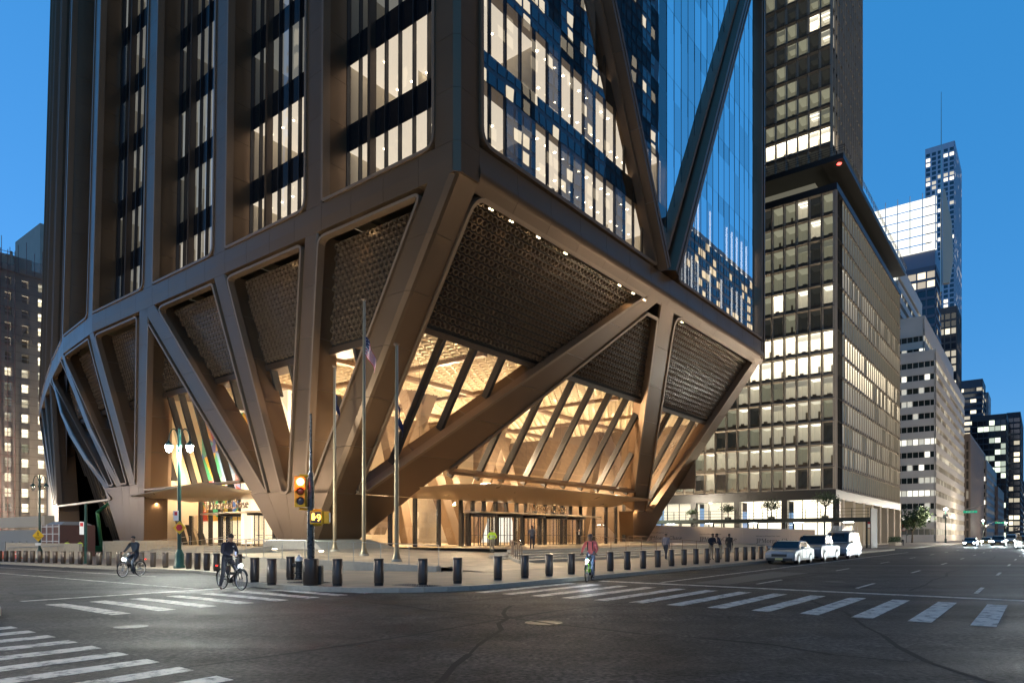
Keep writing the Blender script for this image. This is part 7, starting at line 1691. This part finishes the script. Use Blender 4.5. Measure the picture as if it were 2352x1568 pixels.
def ride(look_down=False, stand_foot=None, reach='bars'):
    J = dict(pelvis=(.26, 0, 1.02), spine=(.29, 0, 1.18), chest=(.36, 0, 1.40), neck=(.40, 0, 1.56), skull=(.45, 0, 1.66), face=(1, 0, -.9 if look_down else -.1))
    for s, y in (('L', 1), ('R', -1)):
        J['sh' + s] = (.37, .19 * y, 1.48); J['hip' + s] = (.27, .10 * y, .97)
        J['el' + s] = (.52, .29 * y, 1.22); J['wr' + s] = (.74, .27 * y, 1.09); J['pa' + s] = (.80, .25 * y, 1.07)
        if reach == 'phone': J['el' + s] = (.42, .27 * y, 1.2); J['wr' + s] = (.64, .08 * y, 1.15); J['pa' + s] = (.71, .05 * y, 1.14)
    J.update(knL=(.66, .11, .64), anL=(.50, .12, .24), toL=(.64, .12, .19), knR=(.68, -.11, .84), anR=(.40, -.12, .53), toR=(.53, -.12, .48))
    if stand_foot:
        s, y = (stand_foot, 1 if stand_foot == 'L' else -1); J['hip' + s] = (.30, .11 * y, .95); J['kn' + s] = (.40, .22 * y, .52); J['an' + s] = (.36, .30 * y, .10); J['to' + s] = (.52, .32 * y, .05)
    return J
def gpt(x, y, z=0.0): u, v = at_z(x, y, z); return G(u, v, z)
# dark jacket rider waiting
ra, fr_ = gpt(511, 1351.5), gpt(572, 1356.5)
b1, h1 = bicycle(ra, fr_, 'dark electric bicycle with rear rack and bright headlamp at the side street crosswalk', (.02, .02, .022), 22)
def jacket(t, bo, part):
    mb = MB(); mb.box((.76, .0, 1.17), (.075, .012, .15)); part('phone', mb, mat('phone_screen', (.02, .02, .02), .2, emis=(.6, .7, 1), es=.6), t)
    mb = MB(); mb.lathe([(.085, 1.51), (.075, 1.57)], (.39, 0, 0), 14, False); part('collar', mb, NAVY)
    mb = MB(); mb.box((.505, .08, 1.40), (.01, .05, .02)); part('chest_mark', mb, WHITEM)
person(ra, h1, ride(True, 'R', 'phone'), dict(top=NAVY, legs=cloth('black_denim', (.025, .026, .035)), shoe=cloth('brown_shoe', (.16, .12, .1))), 'cyclist in a dark jacket looking down at a phone beside the headlamp glare', 0, extras=jacket)
# pink jacket rider
ra, fr_ = gpt(1361, 1331.5), gpt(1338, 1338.5)
def green_ex(t, part):
    mb = MB(); mb.box((-.14, 0, .98), (.36, .34, .34)); part('delivery_bag', mb, cloth('maroon', (.10, .015, .02)))
b2, h2 = bicycle(ra, fr_, 'lime green electric bicycle with a dark red delivery bag on the avenue', (.22, .62, .02), 16, fat=.02)
def pack(t, bo, part):
    mb = MB()
    for y in (-.1, .1): mb.tube([(.30, y, 1.52), (.45, y, 1.50), (.52, y, 1.38), (.44, y, 1.18)], .02, 6)
    part('strap', mb, BLACK); mb = MB(); mb.box((.20, 0, 1.32), (.16, .3, .42)); part('backpack', mb, cloth('maroon', (.10, .015, .02)))
person(ra, h2, ride(False), dict(top=PINK, legs=PANT_B, shoe=SHOE), 'cyclist in a pink jacket and dark helmet riding the lime green bicycle', 1, 'helmet', (.03, .035, .04), extras=pack)
# third rider crossing the side street, a blur in the photograph
ra, fr_ = gpt(322, 1322, -.08), gpt(285, 1325, -.08)
b3, h3 = bicycle(ra, fr_, 'grey bicycle with white lamps crossing the side street', (.10, .11, .13), 12)
person(ra, h3, ride(False), dict(top=cloth('charcoal', (.035, .04, .05)), legs=PANT_D, shoe=SHOE), 'cyclist in dark clothes crossing the side street', 0, 'short', (.05, .04, .035))
# ---- vehicles
CGL = mat('car_glass', (.010, .012, .013), .12, spec=.35)
def car(loc, heading, label, kind, paint, lights=None, cat='car', extras=None, power=0, lite=False):
    """local frame: x forward, y left, wheels on z = 0"""
    loc = Vector(loc); t = thing('parked_' + kind if not lights else kind, loc, label, cat); t.rotation_euler = (0, 0, heading)
    PM = mat('paint_%s' % '_'.join('%d' % int(c * 100) for c in paint), paint, .28, .25, coat=.8)
    S_ = dict(sedan=(4.7, 1.82, [(-2.3, .35), (-2.35, .6), (-2.3, .92), (-1.75, .99), (1.0, .93), (1.9, .83), (2.28, .68), (2.35, .45), (2.3, .28)], [(-1.75, .97), (-.95, 1.40), (.1, 1.46), (.45, 1.40), (1.2, .93)], 1.36, .32),
              suv=(4.8, 1.95, [(-2.35, .4), (-2.38, .7), (-2.35, 1.06), (-1.9, 1.10), (1.1, 1.08), (2.0, 1.0), (2.33, .85), (2.38, .55), (2.33, .32)], [(-2.25, 1.08), (-1.95, 1.70), (-.3, 1.80), (.4, 1.74), (1.2, 1.08)], 1.42, .38),
              pickup=(5.6, 1.98, [(-2.75, .45), (-2.8, .7), (-2.78, 1.08), (-1.0, 1.10), (1.2, 1.12), (2.4, 1.08), (2.72, .95), (2.78, .6), (2.72, .35)], [(-1.0, 1.10), (-.85, 1.78), (.2, 1.84), (.6, 1.78), (1.35, 1.12)], 1.72, .39),
              van=(5.5, 2.0, [(-2.7, .35), (-2.72, .8), (-2.7, 1.20), (-1.0, 1.25), (1.3, 1.22), (2.2, 1.05), (2.62, .85), (2.68, .5), (2.62, .3)], [(-2.68, 1.2), (-2.6, 2.02), (.3, 2.1), (.75, 2.0), (1.65, 1.2)], 1.62, .36))[kind]
    Lc, Wd, low, cab, ax, wr = S_; w = Wd / 2
    def part(nm, mb, m_, parent=t, smooth=False, bev=0):
        mb.smooth = smooth; o = bpy.data.objects.new(nm, mb.mesh(nm, m_)); COL.objects.link(o); o.parent = parent
        if bev: b = o.modifiers.new('b', 'BEVEL'); b.width = bev; b.segments = 3; b.limit_method = 'ANGLE'; b.angle_limit = math.radians(25)
        return o
    def shell(prof, ws):
        return [[(x, y * k, z) for x, z in prof] for y, k in ws]
    m = MB(); body_p = low + [(low[-1][0], .22), (low[0][0], .24)]
    rings = [[(x * (1 - .035 * abs(q) ** 4), q * w * (1.0 if z < .75 * max(p[1] for p in low) else .965), z) for x, z in body_p] for q in (-1, -.9, -.5, 0, .5, .9, 1)]
    m.loft(rings); part('body', m, PM, smooth=True, bev=.05)
    m = MB(); m.loft([[(x, q * w * (.93 if z < 1.3 and z < cab[0][1] + .05 else .80), z) for x, z in cab] for q in (-1, -.6, 0, .6, 1)]); cb_ = part('cabin', m, PM, smooth=True, bev=.06)
    # glazing: windscreen, rear, side windows slightly proud
    (x0, z0), (x1, z1), (x2, z2), (x3, z3), (x4, z4) = cab
    def wy(z): f = (z - z0) / max(.01, z2 - z0); return w * (.93 - .13 * max(0, min(1, f)))
    def pane(nm, q): m = MB(); m.quad(*q); part(nm, m, CGL, cb_)
    e = .015
    a, b = .10, .88; ws = [(x4 + (x3 - x4) * f, z4 + (z3 - z4) * f) for f in (a, .97)]; pane('windscreen', [(ws[0][0] + .02, wy(ws[0][1]) * .93, ws[0][1] + e), (ws[0][0] + .02, -wy(ws[0][1]) * .93, ws[0][1] + e), (ws[1][0] + .03, -wy(ws[1][1]) * .93, ws[1][1] + e), (ws[1][0] + .03, wy(ws[1][1]) * .93, ws[1][1] + e)])
    rs = [(x0 + (x1 - x0) * f, z0 + (z1 - z0) * f) for f in (.25, .92)]; pane('rear_window', [(rs[0][0] - .02, wy(rs[0][1]) * .88, rs[0][1] + e), (rs[0][0] - .02, -wy(rs[0][1]) * .88, rs[0][1] + e), (rs[1][0] - .02, -wy(rs[1][1]) * .88, rs[1][1] + e), (rs[1][0] - .02, wy(rs[1][1]) * .88, rs[1][1] + e)])
    for s in (-1, 1):
        zb, zt = z0 + .08, z2 - .12; xm = (x1 + x3) / 2
        for (xa, xb) in ((xm + .05, x3 + .32), (x1 + .12, xm - .05)):
            if kind == 'van' and xa < 0: continue
            sh_ = .42 if xb > xm else 0
            pane('side_window', [(xa, s * (wy(zb) + e), zb), (xb + sh_ * .6, s * (wy(zb) + e), zb), (xb - .05, s * (wy(zt) + e), zt), (xa, s * (wy(zt) + e), zt)])
        m = MB(); m.box((x4 - .25, s * (w + .1), z4 + .1), (.12, .2, .16)); part('mirror', m, PM, bev=.03)
        m = MB(); m.box((low[-2][0] - .08, s * w * .72, low[-3][1] - .06), (.12, .36, .13)); hl = part('headlight', m, emit('car_lamp_glow', (.90, .97, 1.0), 70.0) if lights else mat('headlight_off', (.55, .55, .55), .1, .3), bev=.02)
        m = MB(); m.box((low[1][0] + .03, s * w * .8, low[2][1] - .15), (.08, .28, .16)); part('tail_lamp', m, mat('tail_red', (.35, .01, .01), .25))
        for xx in (-ax, ax):
            m = MB(); m.tube([(xx, s * (w - .22), wr), (xx, s * (w + .01), wr)], wr, 22); wv = part('wheel', m, TYRE, smooth=True)
            m = MB(); m.tube([(xx, s * (w - .02), wr), (xx, s * (w + .02), wr)], wr * .62, 16); part('hub_cap', m, RIMM, wv, True)
    for s in (-1, 1):
        for xx in (-ax, ax):
            m = MB(); n_ = 14; A_ = [math.radians(-10 + 200 * k / n_) for k in range(n_ + 1)]; m.loft([[(xx + wr * 1.16 * math.cos(a), s * (w + .012), wr + wr * 1.16 * math.sin(a)) for a in A_], [(xx + wr * 1.30 * math.cos(a), s * (w + .012), wr + wr * 1.30 * math.sin(a)) for a in A_]], False, False); part('wheel_arch', m, BLACK)
        m = MB(); m.box((0, s * (w - .01), .30), (Lc * .55, .05, .13)); part('side_skirt', m, BLACK)
        for xs_ in ((x3 + .1, (x1 + x3) / 2) if kind != 'van' else (x3 + .1, -.3)):
            m = MB(); m.box((xs_, s * (w + .002), .66), (.014, .012, .62)); part('door_seam', m, BLACK)
        m = MB(); m.box(((x1 + x3) / 2 + .2, s * (w + .012), .82), (.18, .03, .035)); part('door_handle', m, RIMM)
    m = MB(); m.box((low[-1][0] + .03, 0, .30), (.12, w * 1.7, .16)); part('front_bumper_trim', m, BLACK, bev=.02)
    gz_ = low[-2][1]; m = MB(); m.box((low[-2][0] + .0, 0, gz_ + .1), (.05, w * 1.0, .16)); part('grille', m, BLACK)
    m = MB(); m.box((low[-2][0] + .03, 0, gz_ - .12), (.03, .45, .13)); part('number_plate', m, mat('plate', (.6, .5, .2), .5))
    if power:
        M = Matrix.Translation(loc) @ Matrix.Rotation(heading, 4, 'Z')
        for s in (-1, 1): lamp('headlight_beam', 'SPOT', M @ Vector((low[-2][0] + .15, s * w * .72, .7)), power, (.80, .95, 1.0), None, .08, aim=M @ Vector((30, s * w * .72, -.1)), spot=70, blend=.7)
    if extras: extras(t, part)
    return t
HS = ROT_U + math.pi
car(G(14.6, -15.6, 0), HS, 'silver white sedan parked first in the kerb line', 'sedan', (.27, .27, .265))
car(G(21.0, -15.6, 0), HS, 'silver pickup parked between the sedan and the van', 'pickup', (.12, .13, .14), cat='pickup truck')
def rackx(t, part):
    for k in range(6):
        m = MB()
        for y in (-.5 + .05 * k, .35): m.tube([(-2.2 + .08 * k, y + .02 * k, 2.18 + .07 * k), (1.2 - .1 * k, y - .02 * k, 2.18 + .07 * k)], .025, 5)
        for j in range(8): m.tube([(-2.0 + .42 * j, -.5, 2.18 + .07 * k), (-2.0 + .42 * j, .35, 2.18 + .07 * k)], .016, 4)
        part('ladder', m, STEEL)
    m = MB()
    for x in (-2, -.5, .6):
        m.tube([(x, -.85, 2.0), (x, -.8, 2.5)], .025, 5); m.tube([(x, .85, 2.0), (x, .8, 2.5)], .025, 5); m.tube([(x, -.82, 2.14), (x, .82, 2.14)], .025, 5)
    part('roof_rack', m, STEEL)
car(G(28.0, -15.7, 0), HS, 'pale work van with ladders stacked on its roof rack', 'van', (.24, .245, .25), extras=rackx, cat='van')
for (u, v, k, c, lab, pw) in ((104, -19.0, 'sedan', (.02, .02, .022), 'dark sedan with headlamps on, nearest the kerb up the avenue', 700), (112, -22.4, 'suv', (.05, .05, .055), 'grey car with headlamps on in the middle lane up the avenue', 1100), (121, -25.6, 'sedan', (.3, .3, .3), 'light car with headlamps on in the inner lane up the avenue', 1300), (84, -26.8, 'suv', (.015, .016, .02), 'black car with lit headlamps at the right picture edge', 2200), (140, -19.2, 'sedan', (.4, .28, .03), 'yellow cab with headlamps on further up the avenue', 700), (150, -23, 'van', (.2, .2, .2), 'tall van with headlamps on far up the avenue', 700)):
    car(G(u, v, 0), HS + (.0 if u != 84 else .25), lab, k, c, True, power=pw)
